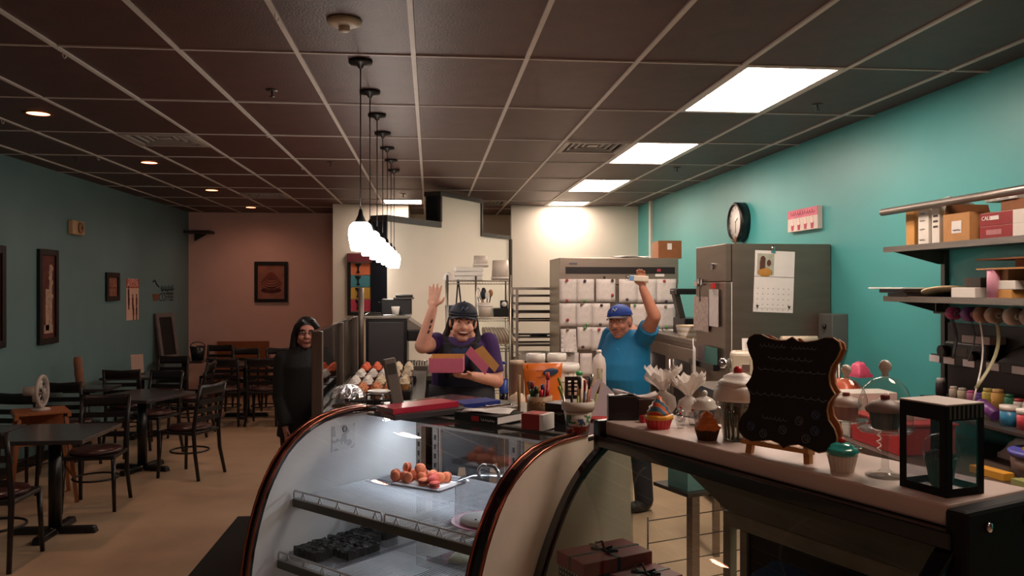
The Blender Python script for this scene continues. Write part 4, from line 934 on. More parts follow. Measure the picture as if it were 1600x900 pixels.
f.build('slotted_head', mat('dark_brown_nylon', '#2b1d19', .4, var=.1), t)
t = one('grey_card_flap', MB().prism([(-.09, 0), (.08, 0), (.1, .09), (.03, .16), (-.02, .12), (-.09, .06)], .003, Matrix.Rotation(R(-12), 4, 'X')), mat('grey_card', '#a8979a', .7, var=.04), 'torn grey card propped behind the painted flower pot', 'card', on1(934, 652), A1 + R(65))
t = one('red_leaflet', MB().bz(-.06, .06, -.04, .04, 0, .006), M_red, 'red leaflet lying behind the torn grey card', 'leaflet', on1(945, 655), A1 + R(20))
# price display and little wire stand
p = on1(622, 636)
t = thing('price_display', 'grey upright price display on a tilted stalk', 'display', p, R(20))
MB().bz(-.07, .07, -.05, .05, 0, .02).build('foot', M_dsteel, t, .005)
tl = Matrix.Rotation(R(-9), 4, 'Y') @ Matrix.Rotation(R(-8), 4, 'X')
MB().bz(-.028, .028, -.015, .015, .01, .225, tl).build('stalk', mat('grey_plastic', '#7a716a', .45, var=.06), t, .006); MB().bz(-.02, .02, -.017, -.015, .15, .2, tl).build('screen', mat('grey_screen', '#4d4a46', .3, var=.1), t)
p = on1(592, 641)
f = MB()
for a in range(4):
    b_ = a * math.pi / 2 + .4; x, y = .055 * math.cos(b_), .055 * math.sin(b_)
    f.tube([(x * 1.0, y * 1.0, .0), (x, y, .07)], .003, 5).tube([(0, 0, .012), (x, y, .012)], .003, 5)
f.tube([(.055 * math.cos(k / 4 * 6.283 + .4), .055 * math.sin(k / 4 * 6.283 + .4), .07) for k in range(4)], .003, 5, True)
one('wire_plate_stand', f, M_black, 'small black wire plate stand at the end of the glass case', 'stand', p, 0)
one('white_saucer', MB().lathe([(0, .0), (.03, 0), (.052, .012), (.05, .014), (.03, .004), (0, .004)], 28), M_wht, 'white saucer resting on the black wire stand', 'plate', p + Vector((0, 0, .0735)), 0)

# ================================================================== cupcake counter with the glass guard
CX0, CX1, CYA, CYB, CT = -.63, -.03, 4.36, 6.75, 1.12
t = thing('cupcake_counter', 'black counter with a dark top and an upright glass guard beside the customer', 'counter', ((CX0 + CX1) / 2, (CYA + CYB) / 2, 0), 0)
hx, hy = (CX1 - CX0) / 2, (CYB - CYA) / 2
MB().bz(-hx + .02, hx - .02, -hy + .02, hy - .02, 0, CT - .04).build('body', M_blk, t); MB().bz(-hx, hx, -hy, hy, CT - .04, CT).build('counter_top', mat('dark_counter', '#1d1a1b', .25, var=.15), t, .005)
M_gpost = mat('brushed_guard_post', '#6a5e56', .4, .6, var=.08)
for yy, w in ((4.41, .055), (5.5, .05), (6.55, .05)):
    MB().bz(-hx + .01, -hx + .01 + w, yy - 5.555 - w / 2, yy - 5.555 + w / 2, CT, 1.575).build('guard_post', M_gpost, t, .004)
for a, b_ in ((4.44, 5.475), (5.525, 6.525)):
    MB().bz(-hx + .03, -hx + .038, a - 5.555, b_ - 5.555, CT + .02, 1.57).build('guard_glass', glassmat('guard_glass', '#dcdcd8', .1, .02), t)
MB().bz(-hx + .02, -hx + .05, 4.41 - 5.555, 6.55 - 5.555, 1.57, 1.58).build('guard_cap', M_chrome, t)
MB().cyl((-hx + .09, .97, CT), (-hx + .09, .97, 1.8), .022, n=14).build('tall_post', M_gpost, t)
CS = CT + .05
trm = mat('dark_riser', '#22191a', .4, var=.15)
for k, (a, b_, x0, x1) in enumerate(((4.7, 5.0, -.45, -.18), (5.08, 5.42, -.52, -.12), (5.5, 5.84, -.52, -.12), (5.92, 6.32, -.52, -.1))):
    one('riser_tray', MB().bz(x0, x1, a, b_, 0, .05), trm, ['small dark display tray under the dotted orange cupcakes', 'dark display tray under the pink-wrapped cupcakes', 'dark display tray under the white swirled cupcakes', 'dark display tray under the orange and cream cupcakes'][k], 'tray', (0, 0, CT), 0, bev=.006)
M_ico = mat('orange_frosting', '#d2582a', .55, var=.08); M_icw = mat('white_frosting', '#d9cfc6', .5, var=.04); M_icc = mat('cream_frosting', '#d3bfa0', .5, var=.05); M_icp = mat('apricot_frosting', '#cf8050', .55, var=.08)
M_wt = mat('tan_paper_wrapper', '#b07a4a', .6, var=.08); M_wp = mat('raspberry_wrapper', '#9c2a44', .5, var=.08); M_wd = mat('brown_paper_wrapper', '#5a3626', .6, var=.08); M_wwh = mat('pale_wrapper', '#b8a08c', .6, var=.05)
KN = {'orange': (M_wd, M_ico, 'cupcake with bright orange frosting on the back tray'), 'cream': (M_wt, M_icc, 'cupcake with cream frosting in a tan wrapper'), 'white': (M_wd, M_icw, 'cupcake with a white frosting swirl in a brown wrapper'),
      'pink': (M_wp, M_icw, 'white-frosted cupcake in a raspberry wrapper'), 'dots': (M_wt, M_icp, 'apricot-frosted cupcake with dark chocolate dots'), 'tan': (M_wwh, M_icc, 'cupcake with pale tan frosting in a light wrapper')}
proto = {}
def cup(kind, x, y):
    p = Vector((x, y, CS))
    if kind in proto: return dup(proto[kind], p, rnd.uniform(0, 6))
    wm, im, lab = KN[kind]; c = thing('cupcake', lab, 'cupcake', p, 0, kind + ' cupcakes on the guarded counter'); proto[kind] = c
    cupcake_shape(c, .024, .032, .034, wm, im, 3, .036)
    if kind == 'dots':
        d = MB()
        for k in range(7): a = k * 2.4; d.ell((.026 * math.cos(a), .026 * math.sin(a), .046), .0055, 7, 5)
        tag(d.build('chocolate_dots', M_brown, c), kind='stuff')
    return c
def grid(kinds, y0, dy, x0, dx, rows):
    for j in range(rows):
        for i, k in enumerate(kinds): cup(k, x0 + dx * i + rnd.uniform(-.004, .004), y0 + dy * j + rnd.uniform(-.004, .004))
grid(['orange', 'orange', 'orange', 'cream', 'cream'], 5.99, .083, -.47, .078, 4)
grid(['white', 'white', 'white', 'cream', 'tan'], 5.56, .083, -.47, .078, 3)
grid(['pink', 'pink', 'tan', 'cream', 'cream'], 5.14, .083, -.47, .078, 3)
grid(['dots', 'dots', 'dots'], 4.76, .085, -.4, .083, 3)
# foil-topped cake dome with cookies
p = Vector((-.45, 4.56, CT)); t = thing('foil_topped_dome', 'clear cake dome with crumpled foil on top beside the guard post', 'cake dome', p, 0)
MB().lathe([(0, 0), (.1, 0), (.115, .01), (.11, .012), (0, .008)], 32).build('base_plate', M_clear, t)
MB().lathe([(.1, .012), (.1, .07), (.092, .1), (.06, .135), (0, .15)], 32).build('clear_dome', M_clear, t)
MB().lathe([(.096, .09), (.085, .115), (.062, .139), (.03, .152), (0, .156)], 30, wob=lambda k, a: 1 + .05 * math.sin(7 * a + k * 2) + .03 * math.sin(13 * a), smooth=False).build('foil_cap', mat('aluminium_foil', '#c8c8cc', .22, 1, var=.1, bump=.6, bscale=50), t)
ck = None
for k in range(9):
    a = k * 2.2; q = p + Vector((.055 * math.cos(a), .055 * math.sin(a), .0125 + .016 * (k // 4)))
    if ck is None: ck = one('cookie', lump(.05, .05, .014, 31, .003, 6), mat('pinkish_cookie', '#a8806a', .7, var=.15), 'pale round cookie under the foil-topped dome', 'cookie', q, a, 'cookies under the foil-topped dome')
    else: o = ck.copy(); COL.objects.link(o); o.location = q; o.rotation_euler.z = a
pt = None
for k, (x, y) in enumerate(((-.12, 4.78), (-.11, 4.58))):
    t = one('plate_stack' if False else 'white_plate', MB().lathe([(0, 0), (.05, 0), (.085, .016), (.083, .018), (.05, .005), (0, .005)], 32), M_wht, ['empty white plate beside the dotted orange cupcakes', 'empty white plate near the end of the cupcake counter'][k], 'plate', (x, y, CT + .001), 0)
# espresso machine
p = at(604, 560, 7.2); ES = Vector((p.x, p.y, 0)); ESZ = 1.03
t = thing('back_counter', 'dark counter carrying the espresso machine behind the cupcakes', 'counter', (ES.x + .1, ES.y + .45, 0), 0)
MB().bz(-.42, .5, -.5, .5, 0, ESZ - .04).build('body', M_blk, t); MB().bz(-.45, .53, -.53, .53, ESZ - .04, ESZ).build('counter_top', M_dsteel, t)
t = thing('espresso_machine', 'large dark grey espresso machine with a steel top seen from its side', 'coffee machine', (ES.x, ES.y + .3, ESZ), 0)
M_esp = mat('charcoal_panel', '#3a3638', .4, var=.06)
MB().bz(-.18, .18, -.32, .32, .04, .5).build('body', M_black, t, .01); MB().bz(-.155, .15, -.326, -.32, .07, .47).build('side_panel', M_esp, t, .003)
MB().bz(-.2, .2, -.33, .33, .5, .515).build('cup_tray', M_steel, t); MB().tube([(-.2, -.33, .53), (.2, -.33, .53), (.2, .33, .53), (-.2, .33, .53)], .006, 6, True).build('cup_rail', M_chrome, t)
for x in (-.15, .15):
    for y in (-.28, .28): MB().cyl((x, y, 0), (x, y, .045), .025, n=12).build('foot', M_black, t)
MB().bz(.18, .4, -.3, .3, .3, .4).build('front_hood', M_black, t, .01); MB().prism([(.18, .4), (.33, .4), (.18, .5)], .6, Matrix.Translation((0, -.3, 0))).build('sloped_front', M_steel, t)
MB().bz(.18, .36, -.3, .3, .04, .08).build('drip_tray', M_steel, t)
for k in range(7): MB().bz(.19 + k * .023, .198 + k * .023, -.305, -.3, .085, .125).build('tray_bar', M_chrome, t)
MB().tube([(.18, -.305, .127), (.36, -.305, .127)], .004, 5).build('tray_rim', M_chrome, t)
for y in (-.15, .1):
    g = MB().cyl((.3, y, .24), (.3, y, .3), .035, n=16).build('group_head', M_black, t); MB().cyl((.3, y, .25), (.46, y, .235), .012, .016, n=8).build('filter_handle', M_black, g)
MB().tube([(.37, -.22, .3), (.41, -.24, .26), (.4, -.24, .12)], .006, 6).build('steam_wand', M_chrome, t)
q = ES + Vector((.07, .2, ESZ + .516))
one('paper_cup', MB().lathe([(0, 0), (.026, 0), (.038, .085), (.036, .085), (.024, .004), (0, .004)], 24), M_wht, 'white paper cup standing on the espresso machine', 'cup', q, 0)
t = thing('coffee_grinder', 'black coffee grinder with a wide flat lid behind the paper cup', 'grinder', ES + Vector((.06, .5, ESZ + .516)), 0)
MB().bz(-.13, .15, -.1, .1, 0, .15).build('body', M_black, t, .008); MB().bz(-.02, .17, -.12, .12, .15, .165).build('tray', M_dsteel, t); MB().bz(.0, .16, -.1, .1, .165, .19).build('lid', M_black, t, .01)
MB().cyl((-.16, -.05, .12), (-.02, -.05, .12), .004, n=6).build('lever', M_chrome, t)

# ================================================================== kitchen
# work table behind the cases
TZ = .93
tb = at(868, 640, 5.75)
t = thing('work_table', 'pale work table crowded with tubs and bags behind the glass case', 'table', (tb.x, tb.y + .1, 0), 0)
MB().bz(-.39, .39, -.36, .36, TZ - .04, TZ).build('table_top', mat('table_wood', '#b8875a', .5, var=.1, scale=6, stretch=(1, 8, 8)), t, .004)
for x in (-.35, .35):
    for y in (-.32, .32): MB().bz(x - .025, x + .025, y - .025, y + .025, 0, TZ - .04).build('leg', M_steel, t)
MB().bz(-.36, .36, -.33, .33, .25, .27).build('lower_shelf', M_steel, t)
def lid_tub(label, p, r, h, bm_, lm, name='lidded_tub'):
    t = thing(name, label, 'tub', p, 0)
    MB().lathe([(0, 0), (r * .86, 0), (r * .97, h * .9), (0, h * .9)], 28).build('tub', bm_, t)
    MB().lathe([(r * .97, h * .84), (r * 1.03, h * .84), (r * 1.03, h * .93), (r, h), (r * .9, h), (r * .88, h * .97), (0, h * .97)], 28).build('lid', lm, t); return t
def tabz(x, Z): v = at(x, 500, Z); return Vector((v.x, v.y, TZ + .001))
M_tubw = mat('tub_white', '#d3c4b6', .45, var=.04)
t = lid_tub('big white lidded bucket beside the orange bag', tabz(880, 5.85), .115, .33, M_tubw, M_wht)
MB().tube([(.115 * math.cos(a), -.02 - .115 * math.sin(a) * .9, .26 - .05 * math.sin(a)) for a in [k * math.pi / 10 for k in range(11)]], .003, 5).build('bail_handle', M_chrome, t)
for x, Z, h, lab in ((837, 6.12, .38, 'small white tub with printed side left of the red lid rim'), (870, 6.14, .38, 'small white tub with printed side right of the orange bag fold')):
    lb = ['stacked white printed tub rising above the crease of the orange bag', 'stacked white printed tub rising between orange bag and big bucket'][x > 850]
    t = lid_tub(lb, tabz(x, Z), .07, h, M_tubw, M_wht); MB().bz(-.04, .05, -.0715, -.067, h * .72, h * .8).build('print', linedmat('tub_print', '#c9b8aa', '#7a4038', 80, 'X', .5), t)
# orange bag
p = tabz(848, 5.44)
t = thing('orange_candy_bag', 'orange foil bag with a dark blue oval, folded open at the top', 'bag', p, R(6))
rows = []
for i in range(9):
    z = .37 * i / 8; w = .115 + .022 * (i / 8) ** 2; dpt = .055 * (1 - (i / 8) ** 1.5) + .006
    rows.append([(w * math.cos(a) if True else 0, -dpt * math.sin(a) + .004 * math.sin(5 * a + i), z) for a in [k * 2 * math.pi / 24 for k in range(25)]])
MB().sheet(rows, .0015).build('foil', mat('orange_foil', '#d2691f', .35, var=.12, scale=8, bump=.2, bscale=30), t)
MB().ell((.045, -.036, .315), (.055, .006, .026), 24, 6, Matrix.Rotation(R(-8), 3, 'Y')).build('blue_oval', mat('navy_oval', '#33405c', .4, var=.05), t)
for x, z in ((-.03, .325), (-.03, .285)): scribble('print_line', .05, .012, mat('brown_print_ink', '#7a3a18', .5, var=0), t, (x, -.045, z), 5, int(z * 100), .0018)
MB().bz(-.06, -.04, -.07, -.066, .1, .28, Matrix.Rotation(R(-14), 4, 'Y')).build('dark_stripe', mat('dark_stripe', '#4a2a1c', .5, var=.1), t)
# milk jug, white bottle, soda bottle
p = tabz(905, 5.7)
t = thing('milk_jug', 'white jug with a green cap beside the big white bucket', 'jug', p, 0)
MB().lathe([(0, 0), (.06, 0), (.065, .02), (.065, .17), (.045, .23), (.02, .25), (.018, .265), (0, .265)], 24).build('body', M_tubw, t); MB().lathe([(0, .265), (.023, .265), (.023, .29), (0, .29)], 20).build('cap', mat('green_cap', '#1f8a4a', .4, var=.04), t)
p = tabz(936, 5.95)
t = thing('white_spray_jug', 'tall white plastic jug with a small label beside the man', 'jug', p, 0)
MB().lathe([(0, 0), (.046, 0), (.05, .02), (.051, .31), (.042, .36), (.02, .385), (.016, .4), (0, .4)], 24).build('body', mat('milky_plastic', '#cfc2ba', .35, var=.04), t); MB().bz(-.025, .015, -.0535, -.046, .2, .29).build('label', linedmat('jug_label', '#b0a890', '#5a5040', 70, 'Z', .5), t)
MB().lathe([(0, .4), (.02, .4), (.018, .42), (0, .42)], 16).build('cap', M_wht, t)
p = tabz(787, 6.02)
t = thing('soda_bottle', 'dark cola bottle with a blue label on the work table', 'bottle', p, 0)
MB().lathe([(0, 0), (.028, 0), (.032, .01), (.032, .1), (0, .1)], 20).build('cola', mat('cola', '#120c0b', .2, var=.1), t); MB().lathe([(.033, .1), (.033, .2), (.0325, .2), (.0325, .1)], 20).build('blue_label', mat('soda_label_blue', '#2a4a9c', .4, var=.1), t)
MB().lathe([(.032, .0), (.0322, .2), (.022, .25), (.013, .29), (.013, .31), (0, .31)], 20).build('clear_body', M_clear, t); MB().lathe([(0, .31), (.015, .31), (.015, .33), (0, .33)], 14).build('cap', mat('soda_cap', '#2a4a9c', .4, var=0), t)
one('beige_canister', MB().lathe([(0, 0), (.05, 0), (.052, .3), (.055, .3), (.055, .33), (0, .335)], 24), mat('beige_can', '#cdb89c', .5, var=.04), 'plain beige canister beside the cola bottle', 'canister', tabz(808, 6.1), 0)
t = thing('kraft_cake_board', 'open kraft box with crumpled paper in it on the work table', 'box', tabz(808, 5.7), R(-12))
MB().bz(-.11, .11, -.14, .14, 0, .006).build('bottom', M_kraft, t)
for a in ((-.11, -.105, -.14, .14), (.105, .11, -.14, .14)): MB().bz(*a, .006, .07).build('side_flap', M_kraft, t)
for a in ((-.105, .105, -.14, -.135), (-.105, .105, .135, .14)): MB().bz(*a, .006, .06).build('end_flap', M_kraftd, t)
one('crumpled_wrap', lump(.16, .18, .13, 55, .02), mat('waxed_paper', '#cbb79c', .6, var=.06), 'crumpled waxed paper in the open kraft box', 'paper', tabz(808, 5.7) + Vector((0, 0, .0065)), R(-12))

# big two-door refrigerator covered in papers
FY = 8.83; fl, fr_ = onY(875, 450, FY), onY(1060, 450, FY); FW = fr_.x - fl.x; FX = (fl.x + fr_.x) / 2; FT = onY(965, 403, FY).z
t = thing('two_door_refrigerator', 'wide two-door steel refrigerator with a dark louvre strip, covered in papers', 'refrigerator', (FX, FY, 0), 0)
hd = .29
M_fst = mat('warm_steel', '#9a8b7f', .34, .75, var=.08, scale=4, stretch=(1, 1, 10))
MB().bz(-FW / 2, FW / 2, .03, .78, .12, FT).build('cabinet', M_fst, t, .004); MB().bz(-FW / 2, FW / 2, .0, .03, FT - hd, FT).build('header', M_fst, t, .004)
MB().bz(-FW / 2 + .06, FW / 2 - .04, -.004, .0, FT - hd + .115, FT - hd + .19).build('louvre_strip', mat('dark_strip', '#1a1010', .4, var=.1), t)
MB().bz(-FW / 2 + .1, -FW / 2 + .19, -.006, 0, FT - .075, FT - .055).build('maker_badge', mat('badge_grey', '#5a5a60', .4, var=.1), t)
MB().bz(.42, .46, -.007, -.004, FT - hd + .14, FT - hd + .17).build('red_indicator', mat('indicator_red', '#a83848', .4, var=0), t)
MB().bz(.4, .5, -.005, -.0, FT - hd + .085, FT - hd + .115).build('tape_label', M_paper, t)
for s in (0, 1):
    x0 = -FW / 2 + .01 + s * (FW / 2); d = MB().bz(x0, x0 + FW / 2 - .025, -.01, .03, .2, FT - hd - .01).build('door', mat('door_steel', '#6a5d54', .4, .6, var=.08), t, .004)
    xh = x0 + (FW / 2 - .07 if s == 0 else .02); MB().bz(xh, xh + .025, -.035, -.01, .9, 1.4).build('handle', M_black, d)
for x in (-FW / 2 + .06, FW / 2 - .06):
    for y in (.1, .7): MB().cyl((x, y, 0), (x, y, .12), .025, n=12).build('foot', M_black, t)
M_sheet = linedmat('order_sheet_paper', '#d8cdc8', '#b9afaa', 28, 'Z', .85, breakup=14)
mcol = {'r': '#a83a3e', 'g': '#5f9a58', 'p': '#3a2a4a', 'k': '#4a3a36', 'n': '#8a7a6a'}
shn = 0
def sheet_px(x0, y0, x1, y1, mags, curl=0.0, skew=0.0):
    global shn
    a, b_ = onY(x0, y0, FY - .012), onY(x1, y1, FY - .012); w, h = b_.x - a.x, a.z - b_.z
    rows = [[(w * (i / 4 - .5) + skew * (j / 5) * w, -.002 - (.05 * curl * (j / 5) ** 2 * (i / 4)) - .003 * (shn % 3), h / 2 - h * j / 5) for i in range(5)] for j in range(6)]
    o = MB().sheet(rows, .0006).build('order_sheet', M_sheet, None, loc=((a.x + b_.x) / 2, FY - .012, (a.z + b_.z) / 2))
    tag(o, 'white order sheet held by magnets on the refrigerator doors', 'paper', 'order sheets on the refrigerator'); shn += 1
    if curl: o['label'] = ('curled order sheet peeling away from the refrigerator door' if curl > 1 else 'slanted order sheet hanging past the edge of the refrigerator door'); del o['group']
    for mx_, my, c in mags:
        q = onY(mx_, my, FY - .03)
        m = bpy.data.objects.get('fridge_magnet_' + c)
        o = MB().lathe([(0, 0), (.017, 0), (.014, .008), (0, .009)], 14, M=MX).build('fridge_magnet', mat('magnet_' + c, mcol[c], .4, var=.1), None, loc=(q.x, FY - .03, q.z))
        nm = {'r': 'red', 'g': 'green', 'p': 'dark purple', 'k': 'dark brown', 'n': 'tan'}[c]
        tag(o, nm + ' round magnet pinning an order sheet to the refrigerator', 'magnet', nm + ' magnets on the refrigerator')
for s in ((874, 436, 901, 472, [(886, 438, 'r'), (886, 470, 'r')]), (901, 436, 928, 472, [(914, 439, 'p'), (914, 470, 'g')]), (931, 436, 961, 472, [(957, 438, 'k'), (957, 461, 'r')]), (967, 436, 996, 473, [(980, 468, 'p')]), (996, 436, 1026, 473, [(1011, 438, 'n')]), (1026, 436, 1056, 473, [(1038, 439, 'r'), (1041, 471, 'p')]),
          (874, 474, 900, 510, [(887, 500, 'r')]), (900, 474, 925, 510, [(909, 475, 'n'), (917, 507, 'g')]), (925, 474, 953, 510, [(940, 477, 'k'), (938, 507, 'k')]), (985, 475, 1012, 512, [(992, 477, 'g')]), (1012, 475, 1034, 513, [(1018, 477, 'k')]), (1030, 475, 1055, 514, [(1040, 479, 'n'), (1041, 511, 'g')]),
          (902, 511, 924, 546, [(914, 512, 'g'), (911, 542, 'k')]), (924, 511, 952, 548, [(936, 515, 'r')]), (1012, 514, 1036, 552, [(1019, 517, 'p')]), (876, 551, 904, 588, [(889, 555, 'n')]), (906, 552, 925, 588, []), (1010, 552, 1022, 591, []), (1025, 556, 1056, 595, [(1040, 560, 'k')])): sheet_px(*s)
sheet_px(876, 514, 900, 550, [(887, 515, 'n')], 1.6); sheet_px(1034, 514, 1061, 553, [(1038, 518, 'n')], .5, .08)
one('small_black_clip', MB().bz(-.01, .01, -.015, 0, -.02, .015), M_black, 'small black clip at the seam above the order sheets', 'clip', (onY(944, 434, FY).x, FY - .001, onY(944, 434, FY).z), 0)
c = onY(1071, 413, FY + .2)
t = thing('cardboard_box', 'brown cardboard box with a white label on top of the papered refrigerator', 'box', (fr_.x - .06, FY + .35, FT + .001), R(-6))
MB().bz(-.1, .16, -.2, .2, 0, .2).build('carton', M_kraftd, t); MB().bz(.0, .05, -.203, -.2, .1, .17).build('white_label', M_paper, t)
one('flat_papers', MB().sheet([[(-.22 + .1 * i, -.15 + .1 * j, .01 + .02 * math.sin(i + j * .7) ** 2) for j in range(4)] for i in range(5)], .003), M_paper, 'loose papers lying flat on top of the papered refrigerator', 'paper', (FX + .2, FY + .25, FT + .001), .1)
# steel single-door refrigerator, side towards the viewer
SYf = 6.27; sl = onY(1142, 430, SYf); SZ = onY(1220, 381, SYf).z; SXl = sl.x - .055
t = thing('steel_refrigerator', 'tall brushed steel refrigerator with a calendar on its side', 'refrigerator', ((SXl + XR) / 2, SYf, 0), 0)
hw = (XR - .02 - SXl) / 2
M_fs2 = mat('dull_steel_side', '#85756a', .38, .8, var=.08, scale=3, stretch=(1, 1, 6))
MB().bz(-hw + .055, hw, 0, .72, .1, SZ).build('cabinet', M_fs2, t, .004)
MB().bz(-hw, -hw + .05, .0, .72, SZ - .3, SZ).build('header', M_fs2, t, .006)
d = MB().bz(-hw, -hw + .05, .0, .72, .2, SZ - .305).build('door', M_fs2, t, .006)
MB().bz(-hw + .05, -hw + .056, .002, .72, .2, SZ - .305).build('door_gasket', M_wtrim, t)
MB().bz(-hw - .02, -hw, .25, .33, SZ - .2, SZ - .15).build('lock', M_chrome, t, .004); MB().bz(-hw - .03, -hw, .6, .7, SZ - .34, SZ - .29).build('hinge', M_chrome, t, .004); MB().cyl((-hw + .12, .1, SZ), (-hw + .12, .1, SZ + .06), .008, n=8).build('pin', M_kraftd, t)
for x in (-hw + .1, hw - .08):
    for y in (.08, .64): MB().cyl((x, y, 0), (x, y, .1), .025, n=12).build('foot', M_black, t)
# papers on its door (faces -X)
def doorpaper(name, label, y0, y1, z0, z1, m, off=.004, cat='paper'):
    return one(name, MB().bz(-.0015, .0015, -(y1 - y0) / 2, (y1 - y0) / 2, -(z1 - z0) / 2, (z1 - z0) / 2), m, label, cat, (SXl - off, (y0 + y1) / 2, (z0 + z1) / 2), 0)
def doorpx(x, y): return onX(x, y, SXl)
M_cal = linedmat('calendar_grid', '#b9a49a', '#6a5a54', 34, 'Z', .8, breakup=30)
a, b_ = doorpx(1085, 463), doorpx(1108, 519); doorpaper('wall_calendar', 'small grey month calendar hanging on the refrigerator door', b_.y, a.y, b_.z, a.z, M_cal, .006, 'calendar')
a, b_ = doorpx(1110, 452), doorpx(1124, 511); doorpaper('shopping_list', 'narrow white list clipped on the refrigerator door beside the small calendar', b_.y, a.y, b_.z, a.z, M_sheet, .01)
a = doorpx(1117, 447); one('red_clip', MB().bz(-.012, .012, -.03, .03, -.02, .025), M_red, 'red clip holding the narrow white list', 'clip', (SXl - .016, a.y, a.z), 0)
a = doorpx(1096, 440)
t = thing('hook_magnets', 'cluster of clear hooks with a black cord on the refrigerator door', 'hook', (SXl - .001, a.y, a.z), 0)
MB().bz(-.015, 0, -.06, -.02, -.03, .02).build('hook_plate', M_chrome, t); MB().bz(-.015, 0, .02, .06, -.02, .03).build('hook_plate', M_chrome, t); MB().cyl((-.012, 0, 0), (-.012, 0, -.17), .004, n=6).build('cord', M_black, t)
a, b_ = doorpx(1085, 536), doorpx(1124, 580)
t = thing('magazine_pocket', 'black wall pocket with coloured folders on the refrigerator door', 'folder pocket', (SXl - .001, (a.y + b_.y) / 2, (a.z + b_.z) / 2), 0)
hh = (a.z - b_.z) / 2; hwid = (a.y - b_.y) / 2
MB().bz(-.05, 0, -hwid, hwid, -hh, -hh + .05).build('pocket', M_black, t)
for k, (m_, y0, y1) in enumerate(((mat('teal_folder', '#3c7d72', .5, var=.05), -hwid, -.02), (mat('grey_folder', '#6d5a60', .5, var=.05), -.02, .12))): MB().bz(-.02 - .006 * k, -.016 - .006 * k, y0, y1, -hh + .01, hh).build('folder', m_, t)
one('white_receipts', MB().sheet([[(-.03 - .02 * math.sin(i * .8), .1 - .05 * i / 1.5, .15 - .08 * j - .05 * i * .6) for i in range(4)] for j in range(5)], .004), M_paper, 'bundle of white receipts drooping from the door pocket', 'paper', (SXl - .035, (a.y + b_.y) / 2 + .05, (a.z + b_.z) / 2), 0)
# calendar on its side
a, b_ = onY(1178, 392, SYf), onY(1240, 488, SYf); w, h = b_.x - a.x, a.z - b_.z
t = thing('photo_calendar', 'white two-page photo calendar on the side of the steel refrigerator', 'calendar', ((a.x + b_.x) / 2, SYf - .001, (a.z + b_.z) / 2), 0); t.rotation_euler.y = R(2.2)
MB().bz(-w / 2, w / 2, -.004, -.001, .04, h / 2).build('photo_page', M_paper, t); MB().bz(-w / 2, w / 2, -.005, -.001, -h / 2, .035).build('date_page', M_paper, t)
px_, pz = -w * .24, h * .29
MB().bz(-w * .44, -w * .02, -.006, -.004, h * .1, h * .45).build('photograph', mat('photo_pale', '#a8a898', .6, var=.15, scale=20), t)
MB().ell((px_ - .02, -.0065, pz + .03), (.022, .001, .03), 10, 6).ell((px_ + .03, -.0065, pz + .005), (.018, .001, .026), 10, 6).bz(px_ - .045, px_ + .0, -.007, -.006, pz - .05, pz + .02).build('photo_figures', mat('photo_dark', '#5a3226', .6, var=.2), t)
MB().ell((px_, -.0066, pz - .07), (.06, .001, .035), 12, 6).build('photo_table', mat('photo_gold', '#b5803a', .6, var=.2), t)
dm = MB()
for i in range(7):
    for j in range(5): dm.bz(-w * .42 + i * w * .13, -w * .42 + i * w * .13 + .01, -.006, -.005, -.06 - j * .042, -.054 - j * .042)
tag(dm.build('date_numbers', mat('pale_ink', '#9a8f88', .7, var=0), t), kind='stuff'); MB().bz(-w * .48, w * .48, -.006, -.005, -h * .44, -h * .435).build('footer_rule', mat('pale_ink', '#9a8f88', .7, var=0), t)
for s in (-1, 1): MB().prism([(s * w * .4 - .014, -h * .45 + .03), (s * w * .4 + .014, -h * .45 + .03), (s * w * .4, -h * .45)], .002, Matrix.Translation((0, -.0075, 0))).build('cup_emblem', M_dsteel, t)
MB().ell((-.02, -.012, h / 2 + .02), (.02, .01, .02), 12, 8).bz(-.035, .0, -.012, -.004, h / 2 - .015, h / 2 + .005).build('magnet_clip', M_chrome, t)
# steel oven between the refrigerators
oy0, oy1 = 7.06, 8.7
t = thing('steel_cabinet', 'steel cabinet with glass doors between the two refrigerators', 'cabinet', (XR - .42, (oy0 + oy1) / 2, 0), 0)
MB().bz(-.4, .4, -.8, .8, .1, 1.28).build('body', M_fst, t, .004); MB().bz(-.43, .4, -.82, .82, 1.28, 1.33).build('counter_top', M_steel, t, .006)
for s in (-1, 1):
    d = MB().bz(-.43, -.4, -.4 + s * .4 + (.005 if s > 0 else .005) - 0, s * .4 + .395, .15, 1.24).build('door', M_fst, t, .004); MB().bz(-.435, -.43, s * .4 - .25, s * .4 + .25, .3, 1.12).build('door_window', M_black, d); MB().cyl((-.45, s * .4 + .33, .4), (-.45, s * .4 + .33, 1.1), .012, n=8).build('handle', M_chrome, d)
t = thing('label_printer', 'black machine with an upright arm on the steel cabinet', 'machine', (XR - .52, 8.2, 1.331), 0)
MB().bz(-.14, .16, -.2, .2, 0, .16).build('base', M_black, t, .01); MB().bz(-.1, -.04, -.05, .05, .1, .48, Matrix.Rotation(R(-14), 4, 'Y')).build('arm', M_dsteel, t, .006); MB().bz(-.2, .02, -.12, .12, .4, .46).build('head', M_black, t, .01)
for k in range(5): one('paper_pad', MB().bz(-.09, .09, -.12, .12, 0, .022), M_paper if k % 2 else mat('cream_pad', '#c4b49a', .7, var=.05), 'pale paper pad in the small stack on the steel cabinet', 'paper', (XR - .74, 7.55, 1.331 + k * .023), R(4 * k), 'stacked pads on the steel cabinet')
